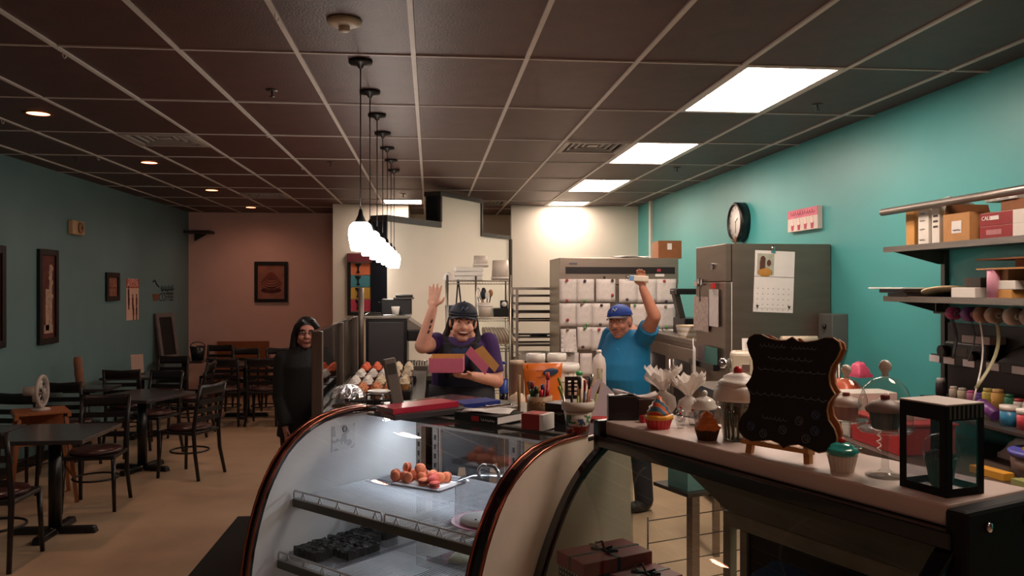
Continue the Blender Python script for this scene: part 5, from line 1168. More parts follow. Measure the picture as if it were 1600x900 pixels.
# sheet pan rack
SRY = 9.66; a, b_ = onY(806, 500, SRY), onY(876, 500, SRY); RW = b_.x - a.x; RT = onY(840, 449, SRY).z
t = thing('sheet_pan_rack', 'tall wheeled metal rack for sheet pans beside the papered refrigerator', 'rack', ((a.x + b_.x) / 2, SRY, 0), 0)
M_alu = mat('aluminium', '#a39a92', .35, .85, var=.08)
for x in (-RW / 2 + .015, RW / 2 - .015):
    for y in (.015, .6): MB().bz(x - .015, x + .015, y - .015, y + .015, .12, RT).build('post', M_alu, t); MB().cyl((x, y, .06), (x, y, .12), .01, n=8).build('caster_stem', M_alu, t); MB().cyl((x - .012, y, .05), (x + .012, y, .05), .05, n=16).build('caster', M_black, t)
for y in (.015, .6): MB().bz(-RW / 2, RW / 2, y - .012, y + .012, RT - .03, RT).build('cross_bar', M_alu, t); MB().bz(-RW / 2, RW / 2, y - .012, y + .012, .14, .17).build('cross_bar', M_alu, t)
for k in range(14):
    z = RT - .12 - k * .098
    for s in (-1, 1): MB().bz(s * (RW / 2 - .03) - .015, s * (RW / 2 - .03) + .015, 0, .62, z, z + .006).build('runner', M_alu, t)
tray0 = None
for k in (0, 1, 2, 3, 5, 6, 8, 10):
    p = ((a.x + b_.x) / 2, SRY + .31, RT - .12 - k * .098 + .007)
    if tray0 is None:
        tray0 = thing('sheet_pan', 'shallow metal sheet pan slid into the wheeled rack', 'sheet pan', p, 0, 'sheet pans in the wheeled rack'); hw2 = RW / 2 - .025
        MB().bz(-hw2, hw2, -.3, .3, 0, .003).build('pan_floor', M_alu, tray0)
        for q in ((-hw2, hw2, -.3, -.296), (-hw2, hw2, .296, .3), (-hw2, -hw2 + .004, -.296, .296), (hw2 - .004, hw2, -.296, .296)): MB().bz(*q, .003, .022).build('pan_wall', M_dsteel, tray0)
    else: dup(tray0, p)
cxr = (a.x + b_.x) / 2
one('black_skillet', MB().lathe([(0, 0), (.1, 0), (.115, .035), (.11, .035), (.097, .005), (0, .005)], 24).cyl((-.1, 0, .03), (-.26, 0, .035), .01, n=6), M_black, 'black skillet on a sheet pan of the wheeled rack', 'pan', (cxr + .03, SRY + .2, RT - .12 - 5 * .098 + .011), 0)
one('white_sheet_tray', MB().bz(-.2, .2, -.25, .25, 0, .1), M_wht, 'white plastic bin on a lower runner of the wheeled rack', 'bin', (cxr, SRY + .3, RT - .12 - 8 * .098 + .011), 0, bev=.015)
f = MB()
for k in range(9):
    q = random.Random(k); f.tube([(q.uniform(-.18, .18), q.uniform(-.2, .1), .012 + q.uniform(0, .09)) for _ in range(5)], .014, 6)
one('tangled_cables', f, M_black, 'tangle of black hoses on a low pan of the wheeled rack', 'cables', (cxr, SRY + .3, RT - .12 - 10 * .098 + .013), 0)
# wire shelving with buckets and plates
WY = 8.35; a, b_ = onY(699, 500, WY), onY(797, 500, WY); WW = b_.x - a.x; WX = (a.x + b_.x) / 2
zs = [onY(750, y, WY).z for y in (439, 497, 545)] + [.75, .3]
t = thing('wire_shelving', 'chrome wire shelving unit with white buckets, tools and plates', 'shelving', (WX, WY, 0), 0)
M_cw2 = mat('chrome_wire', '#9c9488', .3, .85, var=.06)
for x in (-WW / 2, WW / 2):
    for y in (0, .45): MB().cyl((x, y, 0), (x, y, zs[0] + .06), .0125, n=10).build('post', M_cw2, t)
MB().cyl((-WW / 2 + .29, 0, zs[2]), (-WW / 2 + .29, 0, zs[0] + .05), .011, n=8).build('centre_post', M_cw2, t)
for z in zs:
    f = MB()
    for y in (0, .45): f.tube([(-WW / 2, y, z), (WW / 2, y, z)], .006, 6).tube([(-WW / 2, y, z - .03), (WW / 2, y, z - .03)], .005, 6)
    for x in (-WW / 2, WW / 2): f.tube([(x, 0, z), (x, .45, z)], .006, 6)
    n = 22
    for k in range(n + 1): x = -WW / 2 + WW * k / n; f.cyl((x, 0, z + .002), (x, .45, z + .002), .002, n=4, caps=False); f.tube([(x, 0, z), (x + WW / n / 2, 0, z - .03)], .002, 4)
    tag(f.build('wire_shelf', M_cw2, t), kind='stuff')
def bucket(label, x, y, r, h, z, flip=False, g=None, n='bucket'):
    t = thing(n, label, 'bucket', (x, y, z), 0, g)
    pr = [(0, 0), (r * .88, 0), (r, h), (r * .96, h), (r * .85, .006), (0, .006)] if not flip else [(r * .97, .0), (r, 0), (r * .88, h), (0, h), (0, h - .005), (r * .85, h - .005), (r * .97, 0)]
    MB().lathe(pr, 28).build('bucket_body', M_tubw, t)
    zz = h - .03 if not flip else .03
    MB().lathe([(r * .99, zz - .012), (r * 1.04, zz - .01), (r * 1.04, zz + .002), (r * .99, zz + .004)], 28).build('bucket_rim', M_wht, t); return t
def wx(px): return onY(px, 430, WY + .2).x
zt = zs[0] + .007
bucket('large upturned white bucket at the end of the top wire shelf', wx(782), WY + .2, .095, .21, zt, True)
for k in range(3): one('foam_container', MB().bz(-.15, .15, -.14, .14, 0, .045, tap=.94), M_wht, 'white foam container stacked on the top wire shelf', 'container', (wx(732), WY + .2, zt + k * .0455), R(3 * k - 3), 'white foam containers on the top wire shelf', .008)
bucket('small white bucket on the stack of foam containers', wx(751), WY + .2, .08, .12, zt + .137, True)
one('crumpled_paper', lump(.09, .08, .08, 77, .02), M_paper, 'crumpled white paper beside the foam containers', 'paper', (wx(700), WY + .1, zt), .4)
z2 = zs[1] + .007
t = bucket('white utensil bucket on the middle wire shelf', wx(757), WY + .12, .075, .15, z2)
for k in range(8):
    q = random.Random(40 + k); dx, dy = q.uniform(-.05, .05), q.uniform(-.04, .04); h = q.uniform(.24, .34)
    u = thing('utensil', ['steel whisk', 'wooden spoon', 'black ladle', 'wire beater', 'steel tongs', 'rubber spatula', 'black turner', 'dough scraper'][k] + ' standing in the white utensil bucket', 'utensil', (wx(757) + dx * .5, WY + .12 + dy * .5, z2 + .007), 0)
    MB().cyl((0, 0, 0), (dx, dy, h * .7), .006, n=6).build('handle', [M_chrome, M_kraft, M_black, M_chrome][k % 4], u)
    if k in (0, 3):
        w_ = MB()
        for q2 in range(4): a_ = q2 * math.pi / 4; w_.tube([(dx + .03 * math.sin(s_ * math.pi) * math.cos(a_) * (1 if True else 0), dy + .03 * math.sin(s_ * math.pi) * math.sin(a_), h * .7 + .12 * s_) for s_ in (0, .25, .5, .75, 1)], .002, 4).tube([(dx - .03 * math.sin(s_ * math.pi) * math.cos(a_), dy - .03 * math.sin(s_ * math.pi) * math.sin(a_), h * .7 + .12 * s_) for s_ in (0, .25, .5, .75, 1)], .002, 4)
        w_.build('wire_head', M_chrome, u)
    else: MB().ell((dx, dy, h * .7 + .03), (.025, .008, .04), 10, 6).build('head', [M_kraft, M_black, M_wht][k % 3], u)
t = thing('kitchen_scale', 'dark kitchen scale with a dial on the middle wire shelf', 'scale', (wx(786), WY + .2, z2), 0)
MB().bz(-.11, .1, -.12, .12, 0, .09).build('base', M_black, t, .01); MB().bz(-.03, .05, -.02, .04, .09, .17).build('dial_housing', M_black, t, .008); MB().lathe([(0, 0), (.028, 0), (.028, .004), (0, .004)], 18, (.01, -.022, .13), MX).build('dial', M_wht, t); MB().tube([(.06, 0, .09), (.07, 0, .2), (.08, 0, .24)], .006, 6).build('hook_arm', M_black, t)
one('blue_bin', MB().bz(-.1, .1, -.12, .12, 0, .12, tap=1.1), mat('slate_blue_bin', '#4a5a70', .5, var=.06), 'slate blue bin on the middle wire shelf behind the waving woman', 'bin', (wx(712), WY + .2, z2), 0, bev=.008)
one('black_tongs', MB().tube([(-.02, 0, 0), (-.006, 0, .2), (0, 0, .26)], .008, 6).tube([(.03, 0, 0), (.008, 0, .2), (0, 0, .26)], .008, 6), M_black, 'black tongs standing on the middle wire shelf', 'tongs', (wx(715), WY + .03, z2 + .125), 0)
bpl = None; z3 = zs[2] + .007
for k in range(9):
    p = (wx(757 + 4.6 * k), WY + .2, z3 + .105)
    if bpl is None:
        bpl = one('dinner_plate', MB().lathe([(0, 0), (.06, 0), (.1, .014), (.099, .018), (.06, .005), (0, .005)], 28), mat('plate_china', '#c4b6a4', .3, var=.05), 'cream china plate standing on edge on the lower wire shelf', 'plate', p, 0, 'plates standing on the wire shelf'); bpl.rotation_euler = (0, R(72), R(15))
    else: o = bpl.copy(); COL.objects.link(o); o.location = p; o.rotation_euler = (0, R(72 - k), R(15))
bucket('white tub at the back of the lower wire shelf', wx(735), WY + .3, .1, .16, z3)
# mixer on a steel side table in front of the steel refrigerator
mp_ = at(1160, 590, 5.75)
t = thing('steel_side_table', 'low steel table carrying the cream mixer', 'table', (mp_.x, mp_.y, 0), 0)
MB().bz(-.3, .35, -.25, .25, 1.08, 1.12).build('table_top', M_steel, t)
for x in (-.27, .32):
    for y in (-.22, .22): MB().bz(x - .02, x + .02, y - .02, y + .02, 0, 1.08).build('leg', M_steel, t)
t = thing('stand_mixer', 'cream countertop mixer head on a dark base in front of the refrigerator', 'mixer', (mp_.x + .02, mp_.y, 1.121), R(-15))
M_cm = mat('cream_enamel', '#c2b6a0', .3, var=.04)
MB().bz(-.14, .16, -.1, .1, 0, .03).build('base', M_black, t, .008); MB().bz(-.1, .14, -.08, .08, .06, .24).build('housing', M_cm, t, .03, 3); MB().bz(-.07, .1, -.06, .06, .03, .06).build('neck', M_dsteel, t)
MB().bz(-.03, .03, -.088, -.08, .1, .15).build('switch_plate', M_chrome, t); MB().cyl((-.1, 0, .15), (-.17, 0, .15), .035, n=16).build('attachment_hub', M_chrome, t); MB().cyl((-.17, 0, .15), (-.18, 0, .15), .02, n=12).build('hub_knob', M_black, t)
MB().bz(.02, .12, -.09, -.08, .08, .2).build('side_cover', M_cm, t, .01)
one('price_card', MB().prism([(-.04, 0), (.04, 0), (.04, .085), (-.04, .085)], .002, Matrix.Rotation(R(-10), 4, 'X')).bz(-.02, .02, -.004, -.001, .025, .06), M_paper, 'small white printed card standing on the cream mixer', 'card', t.matrix_basis @ Vector((.02, 0, .242)), R(-10))
one('rolled_plans', MB().tube([(-.12, 0, .03), (.14, .02, .03)], .028, 10).tube([(-.1, .05, .025), (.16, .07, .025)], .024, 10), mat('cream_roll', '#bdae98', .6, var=.1), 'rolled cream paper lying behind the chalkboard', 'paper roll', (mp_.x + .43, mp_.y + .05, 1.4), R(-6))
t = thing('tall_steel_cart', 'narrow steel cart behind the chalkboard', 'cart', (mp_.x + .5, mp_.y + .06, 0), 0)
MB().bz(-.13, .2, -.14, .16, 1.38, 1.4).build('top_tray', M_steel, t)
for x in (-.11, .18):
    for y in (-.12, .14): MB().cyl((x, y, 0), (x, y, 1.38), .012, n=8).build('post', M_steel, t)
# little wire cart seen through the dark case
wc = at(1083, 800, 4.5)
t = thing('low_wire_cart', 'low metal cart with wire rails and a teal bin on the kitchen floor', 'cart', (wc.x, wc.y, 0), R(20))
MB().cyl((-.3, 0, 0), (-.3, 0, .58), .005, n=6).build('wire_post', M_dsteel, t)
for x in (.0, .42): MB().bz(x - .025, x + .025, -.025, .025, 0.0, .66).build('post', M_steel, t)
MB().bz(-.05, .42, -.02, .3, .66, .68).build('tray', M_dsteel, t)
for z in (.2, .32, .44, .56): MB().cyl((-.3, 0, z), (.42, 0, z), .003, n=5).build('wire_rail', M_dsteel, t)
t = thing('teal_bin', 'pale teal open-framed plastic bin on the low wire cart', 'bin', (wc.x - .0, wc.y + .12, .681), R(20)); M_tb = mat('pale_teal_plastic', '#6a9a98', .4, var=.05)
for a in ((-.06, .09, -.09, -.075), (-.06, .09, .075, .09), (-.06, -.045, -.075, .075), (.075, .09, -.075, .075)): MB().bz(*a, 0, .26).build('bin_side', M_tb, t)
one('pink_bag', lump(.1, .12, .18, 88, .02), mat('pale_pink_bag', '#c9a79c', .7, var=.1), 'pale pink bag inside the teal bin', 'bag', (wc.x + .0, wc.y + .12, .682), R(20))
# ================================================================== shelves on the right wall
def wallshelf(label, z, ya, yb, depth, n='wall_shelf'):
    t = thing(n, label, 'shelf', (XR, (ya + yb) / 2, z), 0); h = (yb - ya) / 2
    MB().bz(-depth, 0, -h, h, -.012, 0).build('board', M_dsteel, t); MB().bz(-depth - .004, -depth, -h, h, -.03, .004).build('front_edge', M_steel, t)
    for y in (-h + .02, 0, h - .005): MB().prism([(-depth + .01, -.012), (0, -.012), (0, -.1), (-.06, -.1)], .012, Matrix.Translation((0, y - .012, 0))).build('bracket', M_dsteel, t)
    return t
SY0, SY1 = 2.2, 4.81
wallshelf('upper steel wall shelf stacked with cardboard boxes', 2.05, SY0, SY1, .41); wallshelf('lower steel wall shelf with cake boards and cartons', 1.75, SY0, SY1, .41)
t = thing('hanging_pipe', 'grey metal pipe running above the upper wall shelf', 'pipe', (XR - .41, (SY0 + SY1) / 2, 2.27), 0)
MB().cyl((0, -1.3, 0), (0, 1.32, 0), .022, n=14).build('pipe', M_steel, t)
for y in (.05, -.9): MB().bz(-.0, .41, y - .02, y + .02, -.015, .015).build('wall_arm', M_steel, t)
for k, y in enumerate((SY1 - .01, 3.6)):
    q = MB().bz(XR - .03, XR, y - .02, y + .02, (1.15, 1.6)[k], 2.12); one('shelf_standard', q, M_dsteel, ['dark slotted upright at the far end of the wall shelves', 'dark slotted upright midway along the wall shelves'][k], 'shelf upright', (0, 0, 0), 0)
def shp(px, X): return onX(px, 400, X)
UZ = 2.0505
def carton(label, px, X, w, d, h, m, z, rz=0, extra=None):
    p = shp(px, X); t = thing('carton', label, 'box', (p.x, p.y, z), R(rz)); MB().bz(-d / 2, d / 2, -w / 2, w / 2, 0, h).build('carton_body', m, t, .003)
    if extra: extra(t, w, d, h)
    return t
def ex1(t, w, d, h):
    MB().bz(-d / 2 - .002, -d / 2, -w / 2 + .002, w / 2 - .002, h * .62, h).build('flap', mat('light_kraft', '#c8934f', .75, var=.06), t)
carton('upright tan cardboard carton at the far end of the upper shelf', 1437, 2.9, .085, .12, .215, mat('tan_card', '#c08a48', .75, var=.06), UZ, 0, ex1)
M_wbox = mat('white_carton', '#d9d2c8', .6, var=.03)
def ex2(t, w, d, h):
    for k, z in enumerate((.18, .14, .09, .03)): scribble('print_line', w * .5, .012, M_dsteel, t, (-d / 2 - .001, w * .1, z), 4, k, .0015, (0, 0, R(-90)))
carton('white printed carton with torn flaps on the upper shelf', 1463, 2.9, .1, .16, .215, M_wbox, UZ, 0, ex2)
def ex2b(t, w, d, h):
    for k, z in enumerate((.15, .12, .09)): MB().bz(-d / 2 - .001, -d / 2, -w * .3, w * .3, z, z + .012).build('print_block', M_dsteel, t)
    MB().sheet([[(-d / 2 + d * i / 3, -w / 2, h + .05 * math.sin(i * 1.3) ** 2 + .01), (-d / 2 + d * i / 3, w / 2, h + .03)] for i in range(4)], .002).build('torn_flap', M_paper, t)
carton('white carton with dark print blocks behind the open brown box', 1488, 2.92, .07, .2, .21, M_wbox, UZ, 0, ex2b)
p = shp(1512, 2.87)
t = thing('open_cardboard_box', 'open brown cardboard box with a white shipping label on the upper shelf', 'box', (p.x, p.y - .02, UZ), 0)
MB().bz(-.08, .2, -.11, .11, 0, .003).bz(-.08, -.076, -.11, .11, 0, .15).bz(.196, .2, -.11, .11, 0, .15).bz(-.076, .196, -.11, -.106, 0, .15).bz(-.076, .196, .106, .11, 0, .15).build('carton_body', M_kraft, t)
MB().prism([(-.076, .15), (.196, .15), (.18, .21), (-.06, .21)], .004, Matrix.Translation((0, .106, 0))).build('raised_flap', M_kraftd, t)
MB().bz(-.082, -.08, -.045, .035, .045, .11).build('shipping_label', M_paper, t); scribble('label_print', .06, .01, M_black, t, (-.083, -.005, .062), 5, 2, .0016, (0, 0, R(-90)))
p = shp(1560, 2.95)
one('large_brown_box', MB().bz(-.0, .22, -.17, .17, 0, .21), M_kraftd, 'large dark brown carton behind the red chocolate boxes', 'box', (2.97, p.y - .16, UZ), 0, bev=.004)
for k in range(2):
    p = shp(1568, 2.87)
    t = thing('red_chocolate_box', ['red chocolate box with white lettering stacked on its twin', 'plain-looking red box under the lettered red box'][k], 'box', (2.87, p.y - .06, UZ + (.066 if k == 0 else 0)), 0)
    MB().bz(-.07, .07, -.1, .14, 0, .065).build('carton_body', mat('chocolate_red', '#8f1c20', .45, var=.08), t, .002); MB().bz(-.071, .071, -.19, -.1, 0, .065).build('white_end', M_wbox, t)
    if k == 0:
        text('lettering', 'CALL', .03, M_wht, t, (-.0712, .09, .038), (math.pi / 2, 0, R(-90))); MB().bz(-.0715, -.07, .0, .06, .028, .048).build('print_block', M_wht, t)
    else: MB().bz(-.0715, -.07, -.02, .09, .02, .045).build('faded_print', mat('faded_print', '#b8787a', .5, var=.2), t)
for k, (y, w) in enumerate(((4.2, .2), (3.85, .25))):
    one('plastic_bag', lump(.16, w, .06, 91 + k, .02), M_clear if False else mat('grey_plastic_film', '#a8a49c', .35, var=.1), ['crumpled plastic bag lying on the white cartons', 'crumpled plastic bag lying on the large brown carton'][k], 'bag', ([3.0, 3.04][k], [shp(1475, 2.95).y, shp(1560, 2.95).y][k], UZ + .2155 - .005 * k), 0)
LZ = 1.7505
f = MB()
for k, (r, dx, dy) in enumerate(((.13, .0, 0), (.15, .03, .01), (.14, .01, -.02))): pass
cb = shp(1418, 2.86)
for k, (w, d, m_, lab) in enumerate(((.2, .3, M_trim, 'dark brown flat cake box at the bottom of the board stack'), (.24, .32, M_trim, 'second dark brown flat box in the cake board stack'), (.3, .36, M_wht, 'thin white cake board on top of the dark flat boxes'))):
    one('cake_board', MB().bz(-d / 2, d / 2, -w / 2, w / 2, 0, .022 if k < 2 else .008), m_, lab, 'cake board', (2.93 - .02 * k, 4.65 + .02 * k, LZ + .0235 * k), R(4 * k), None, .002)
one('round_cake_board', MB().lathe([(0, 0), (.12, 0), (.12, .01), (0, .01)], 32), mat('gold_board', '#c9b48e', .5, var=.05), 'round pale cake board leaning beside the dark flat boxes', 'cake board', (2.93, 4.42, LZ + .03), 0).rotation_euler = (R(-12), R(4), 0)
carton('long white carton lying on the lower shelf', 1526, 2.95, .2, .16, .055, M_wbox, LZ, 0)
carton('flat grey carton standing behind the long white carton', 1532, 3.08, .14, .1, .11, mat('grey_card2', '#9a8f88', .6, var=.05), LZ, 0)
p = shp(1553, 2.86)
t = thing('pink_ribbon_spool', 'tall pink cylinder of tulle ribbon standing on the lower shelf', 'spool', (2.86, p.y, LZ), 0)
MB().lathe([(0, .003), (.032, .003), (.032, .147), (0, .147)], 28).build('ribbon', mat('pink_tulle', '#c98a9c', .6, var=.06), t)
for z in (0, .147): MB().lathe([(0, z), (.038, z), (.038, z + .003), (0, z + .003)], 28).build('spool_end', mat('pink_spool_end', '#b98a92', .5, var=.04), t)
carton('small tan carton on the lower shelf beside the pink spool', 1585, 2.92, .12, .12, .045, mat('tan_card', '#c08a48', .75, var=.06), LZ, 0)
carton('white carton resting on the small tan carton', 1588, 2.92, .14, .12, .045, M_wbox, LZ + .0455, 0)
carton('tan and white box topping the white carton', 1578, 2.93, .1, .1, .055, mat('tan_card2', '#b08a66', .7, var=.06), LZ + .091, 0)
for k in range(2): one('cardboard_sheet', MB().bz(-.17, .17, -.3, .3, 0, .008), M_kraftd if k else M_kraft, ['flat brown cardboard sheet resting on the tan and white box', 'upper flat brown cardboard sheet under the top shelf'][k], 'cardboard', (3.0, 3.72, LZ + .1465 + .05 * k), R(-3))
one('cardboard_spacer', MB().bz(-.12, .12, -.15, .15, 0, .0415), M_kraftd, 'folded brown carton between the two cardboard sheets', 'cardboard', (3.02, 3.66, LZ + .155), 0)
# ribbon rolls on a rod under the lower shelf
t = thing('ribbon_rod', 'thin rod under the lower shelf threaded with ribbon rolls', 'rod', (2.93, 3.9, 1.66), 0)
MB().cyl((0, -.6, 0), (0, .62, 0), .006, n=8).build('rod', M_steel, t)
for y in (-.5, .6): MB().cyl((0, y, 0), (0, y, .078), .004, n=6).build('hanger', M_steel, t)
rc_ = ['#b04a78', '#7a4a86', '#a8806a', '#b99a86', '#c0b0a0', '#9a8478']
for k, (y, r) in enumerate(((4.34, .035), (4.2, .04), (4.09, .045), (4.0, .042), (3.86, .045), (3.75, .04))):
    t = thing('ribbon_roll', ['magenta', 'purple', 'tan', 'beige', 'white', 'brown'][k] + ' ribbon roll hanging on the rod under the shelf', 'ribbon', (2.93, y, 1.66), 0); MYr = Matrix.Rotation(R(90), 4, 'X')
    MB().lathe([(.012, -.025), (r, -.025), (r, .025), (.012, .025), (.012, -.025)], 24, M=MYr).build('ribbon', mat('ribbon_%d' % k, rc_[k], .45, var=.1), t); MB().lathe([(.008, -.03), (.016, -.03), (.016, .03), (.008, .03), (.008, -.03)], 16, M=MYr).build('core', mat('pink_core', '#c78ab0', .5, var=.04) if k < 2 else M_wht, t)
for k, (y, x1, z1, m_, lab) in enumerate(((4.29, .02, -.22, M_black, 'wide black ribbon tail hanging from the rod'), (4.13, .0, -.22, M_black, 'narrow black ribbon tail beside the tan roll'), (4.06, -.02, -.42, M_wht, 'thin white ribbon tail curling down from the rod'), (3.93, -.1, -.34, mat('olive_ribbon', '#8c8462', .45, var=.06), 'olive ribbon tail curling away from the rod'))):
    rows = [[(x1 * (i / 8) ** 2 + .02 * math.sin(i * .5), y_, z1 * i / 8) for y_ in (-.014 if k in (0, 3) else -.006, .014 if k in (0, 3) else .006)] for i in range(9)]
    one('ribbon_tail', MB().sheet(rows, .001), m_, lab, 'ribbon', (2.89, y, 1.63), 0)
# spice rack and bottle shelf
t = thing('decorating_rack', 'dark two-tier rack with white label holders on the teal wall', 'rack', (XR - .003, 4.1, 1.13), 0)
M_dkr = mat('dark_brown_rack', '#2a211e', .5, var=.25, scale=8)
MB().bz(-.12, 0, -.78, .66, .22, .235).build('tier', M_dkr, t); MB().bz(-.2, 0, -.78, .66, .0, .015).build('tier', M_dkr, t); MB().bz(-.02, 0, -.78, .66, .015, .46).build('back_board', M_dkr, t)
MB().bz(-.13, -.12, -.78, .66, .22, .27).build('tier_lip', M_dkr, t); MB().bz(-.42, -.2, -.78, .66, -.03, -.015).build('lower_tier', M_dsteel, t); MB().bz(-.2, -.185, -.78, .66, -.03, .0).build('riser', M_dkr, t)
for y in (.62, .48, .3, .1, -.1): MB().bz(-.135, -.13, y - .05, y + .05, .222, .262).build('label_holder', M_paper, t)
M_mach = mat('black_machine', '#1b1718', .35, var=.2)
t = thing('airbrush_machine', 'black decorating machine lying on the upper tier of the dark rack', 'machine', (XR - .075, 4.48, 1.366), 0)
MB().bz(-.05, .05, -.22, .16, 0, .12).build('housing', M_mach, t, .012); MB().cyl((-.05, .14, .06), (-.09, .14, .06), .035, n=16).build('knob', M_mach, t); MB().cyl((-.05, -.12, .05), (-.085, -.12, .05), .028, n=16).build('knob', M_mach, t); MB().bz(-.052, -.05, -.05, .05, .04, .09).build('control_plate', M_dsteel, t)
one('white_accessory_box', MB().bz(-.05, .05, -.12, .12, 0, .045), mat('off_white_box', '#a89a92', .5, var=.05), 'off-white narrow box on top of the black decorating machine', 'box', (XR - .075, 4.36, 1.4865), 0, bev=.003)
one('brown_tool_roll', lump(.1, .42, .13, 95, .02), M_dkr, 'dark brown tool roll on the upper tier beside the black machine', 'roll', (XR - .07, 3.98, 1.366), 0)
one('copper_tray', MB().bz(-.05, .05, -.14, .14, 0, .06), mat('copper_tray', '#7a4a38', .4, .3, var=.1), 'copper-brown tray at the nearer end of the upper tier', 'tray', (XR - .07, 3.56, 1.366), 0, bev=.006)
bt = [(4.68, .03, .11, '#3a3034', '#c9c0b8', 'dark jar with a white lid'), (4.56, .024, .075, '#c9b8a6', '#d9cfc6', 'cream icing tub'), (4.48, .026, .075, '#c8b89c', '#c9c0b8', 'tan icing tub'), (4.4, .026, .07, '#b3708c', '#c85a8c', 'pink colour bottle'), (4.33, .026, .066, '#5a3a86', '#7a4aa0', 'violet colour bottle'), (4.26, .03, .1, '#c9b85a', '#d0c070', 'yellow sprinkle bottle'), (4.18, .034, .105, '#d9a85a', '#e0b070', 'cream bottle with orange spots'), (4.09, .026, .09, '#3c7a5a', '#2f6a4a', 'green colour bottle'),
      (4.02, .026, .075, '#c9c0b8', '#b03a3a', 'white bottle with a red stopper'), (3.94, .034, .08, '#d0c6bc', '#c9c0b8', 'squat white tub'), (3.84, .028, .07, '#7a5a40', '#3a2420', 'brown jar with a dark lid'), (3.74, .03, .085, '#d0c6bc', '#d9cfc6', 'tall white tub'), (3.64, .028, .09, '#b35a3a', '#d9cfc6', 'terracotta bottle with a white lid')]
for y, r, h, bc, lc, lab in bt:
    t = thing('colour_bottle', lab + ' on the dark rack', 'bottle', (XR - .12, y, 1.146), 0)
    MB().lathe([(0, 0), (r, 0), (r, h * .75), (r * .8, h * .82), (0, h * .82)], 18).build('body', mat('b' + bc, bc, .35, var=.08), t); MB().lathe([(0, h * .8), (r * .82, h * .8), (r * .8, h), (0, h)], 16).build('cap', mat('b' + lc, lc, .4, var=.04), t)
    if 'spots' in lab:
        d = MB()
        for k in range(8): d.ell((-r * math.cos(k - 3.5) * .98, r * math.sin((k - 3.5) * .5), h * (.2 + .06 * k)), .006, 6, 4)
        tag(d.build('spots', mat('spot_orange', '#c0662a', .5, var=0), t), kind='stuff')
for y, bc, lc, lab in ((4.0, '#6a3a78', '#8a5a98', 'lying'), (3.84, '#2f7aa0', '#d9d0c8', 'blue and white sprinkle jar'), (3.72, '#b83a44', '#d9d0c8', 'red sprinkle jar with a white lid'), (3.6, '#c9a89a', '#c08a7a', 'peach sprinkle jar')):
    if lab == 'lying':
        t = thing('purple_tube', 'fat purple tube leaning on the lower tier of the dark rack', 'tube', (XR - .3, y, 1.1145), 0); MB().cyl((0, -.05, .03), (0, .06, .075), .03, .032, n=18).build('tube_body', mat('purple_tube', bc, .4, var=.08), t); MB().cyl((0, .06, .075), (0, .075, .081), .022, n=14).build('cap', mat('purple_cap', lc, .4, var=.04), t); continue
    t = thing('sprinkle_jar', lab + ' on the lower tier', 'jar', (XR - .31, y, 1.1155), 0)
    MB().lathe([(0, 0), (.042, 0), (.042, .075), (0, .075)], 20).build('body', mat('b' + bc, bc, .35, var=.15), t); MB().lathe([(0, .075), (.044, .075), (.044, .1), (0, .1)], 20).build('lid', mat('b' + lc, lc, .4, var=.04), t)
# counter along the right wall
KZ = .92
t = thing('wall_counter', 'pale counter along the teal wall behind the dark display case', 'counter', (XR - .4, 3.7, 0), 0)
MB().bz(-.36, .38, -1.5, 1.56, 0, KZ - .04).build('body', M_casec, t); MB().bz(-.4, .38, -1.5, 1.56, KZ - .04, KZ).build('counter_top', mat('dark_laminate', '#4a3c34', .4, var=.12), t, .004)
def onk(x, y): v = onz(x, y, KZ); return Vector((v.x, v.y, KZ + .001))
p = onk(1577, 742); p.x = min(p.x, 2.95)
t = thing('purple_lid_tub', 'round clear tub with a purple lid holding brown sprinkles', 'tub', (2.86, 3.55, KZ + .001), 0)
MB().lathe([(0, 0), (.14, 0), (.15, .1), (0, .1)], 36).build('tub_body', mat('brown_glass_tub', '#6a5348', .3, var=.1), t); MB().lathe([(0, .1), (.158, .1), (.16, .118), (.15, .124), (0, .124)], 36).build('lid', mat('purple_lid', '#4a4a9a', .4, var=.05), t)
for k, (dx, dy, c, lab) in enumerate(((-.06, .03, '#c9a03a', 'gold-wrapped candy lying on the purple lid'), (.03, -.05, '#d0b040', 'yellow-wrapped candy lying on the purple lid'))):
    one('wrapped_candy', lump(.07, .035, .014, 60 + k, .003, 6), mat('candy_%d' % k, c, .3, .3, var=.2), lab, 'candy', (2.86 + dx, 3.55 + dy, KZ + .126), .4 + k)
one('yellow_box', MB().bz(-.03, .03, -.1, .1, 0, .035), mat('yellow_card', '#c98f2c', .5, var=.06), 'narrow yellow carton in front of the purple-lidded tub', 'box', (2.62, 3.6, KZ + .001), R(8), bev=.002)
one('olive_box', MB().bz(-.03, .03, -.08, .08, 0, .03), mat('olive_card', '#8a8a50', .5, var=.06), 'narrow olive carton beside the yellow carton', 'box', (2.63, 3.36, KZ + .001), R(4), bev=.002)
for k, (x, y, s) in enumerate(((2.98, 3.86, .08), (2.86, 3.9, .07), (3.02, 3.5, .07))):
    pass
one('white_piping_bags', lump(.18, .26, .12, 70, .025), M_wht, 'pile of white piping bags behind the purple-lidded tub', 'piping bags', (3.04, 3.68 + .2, KZ + .001), 0)
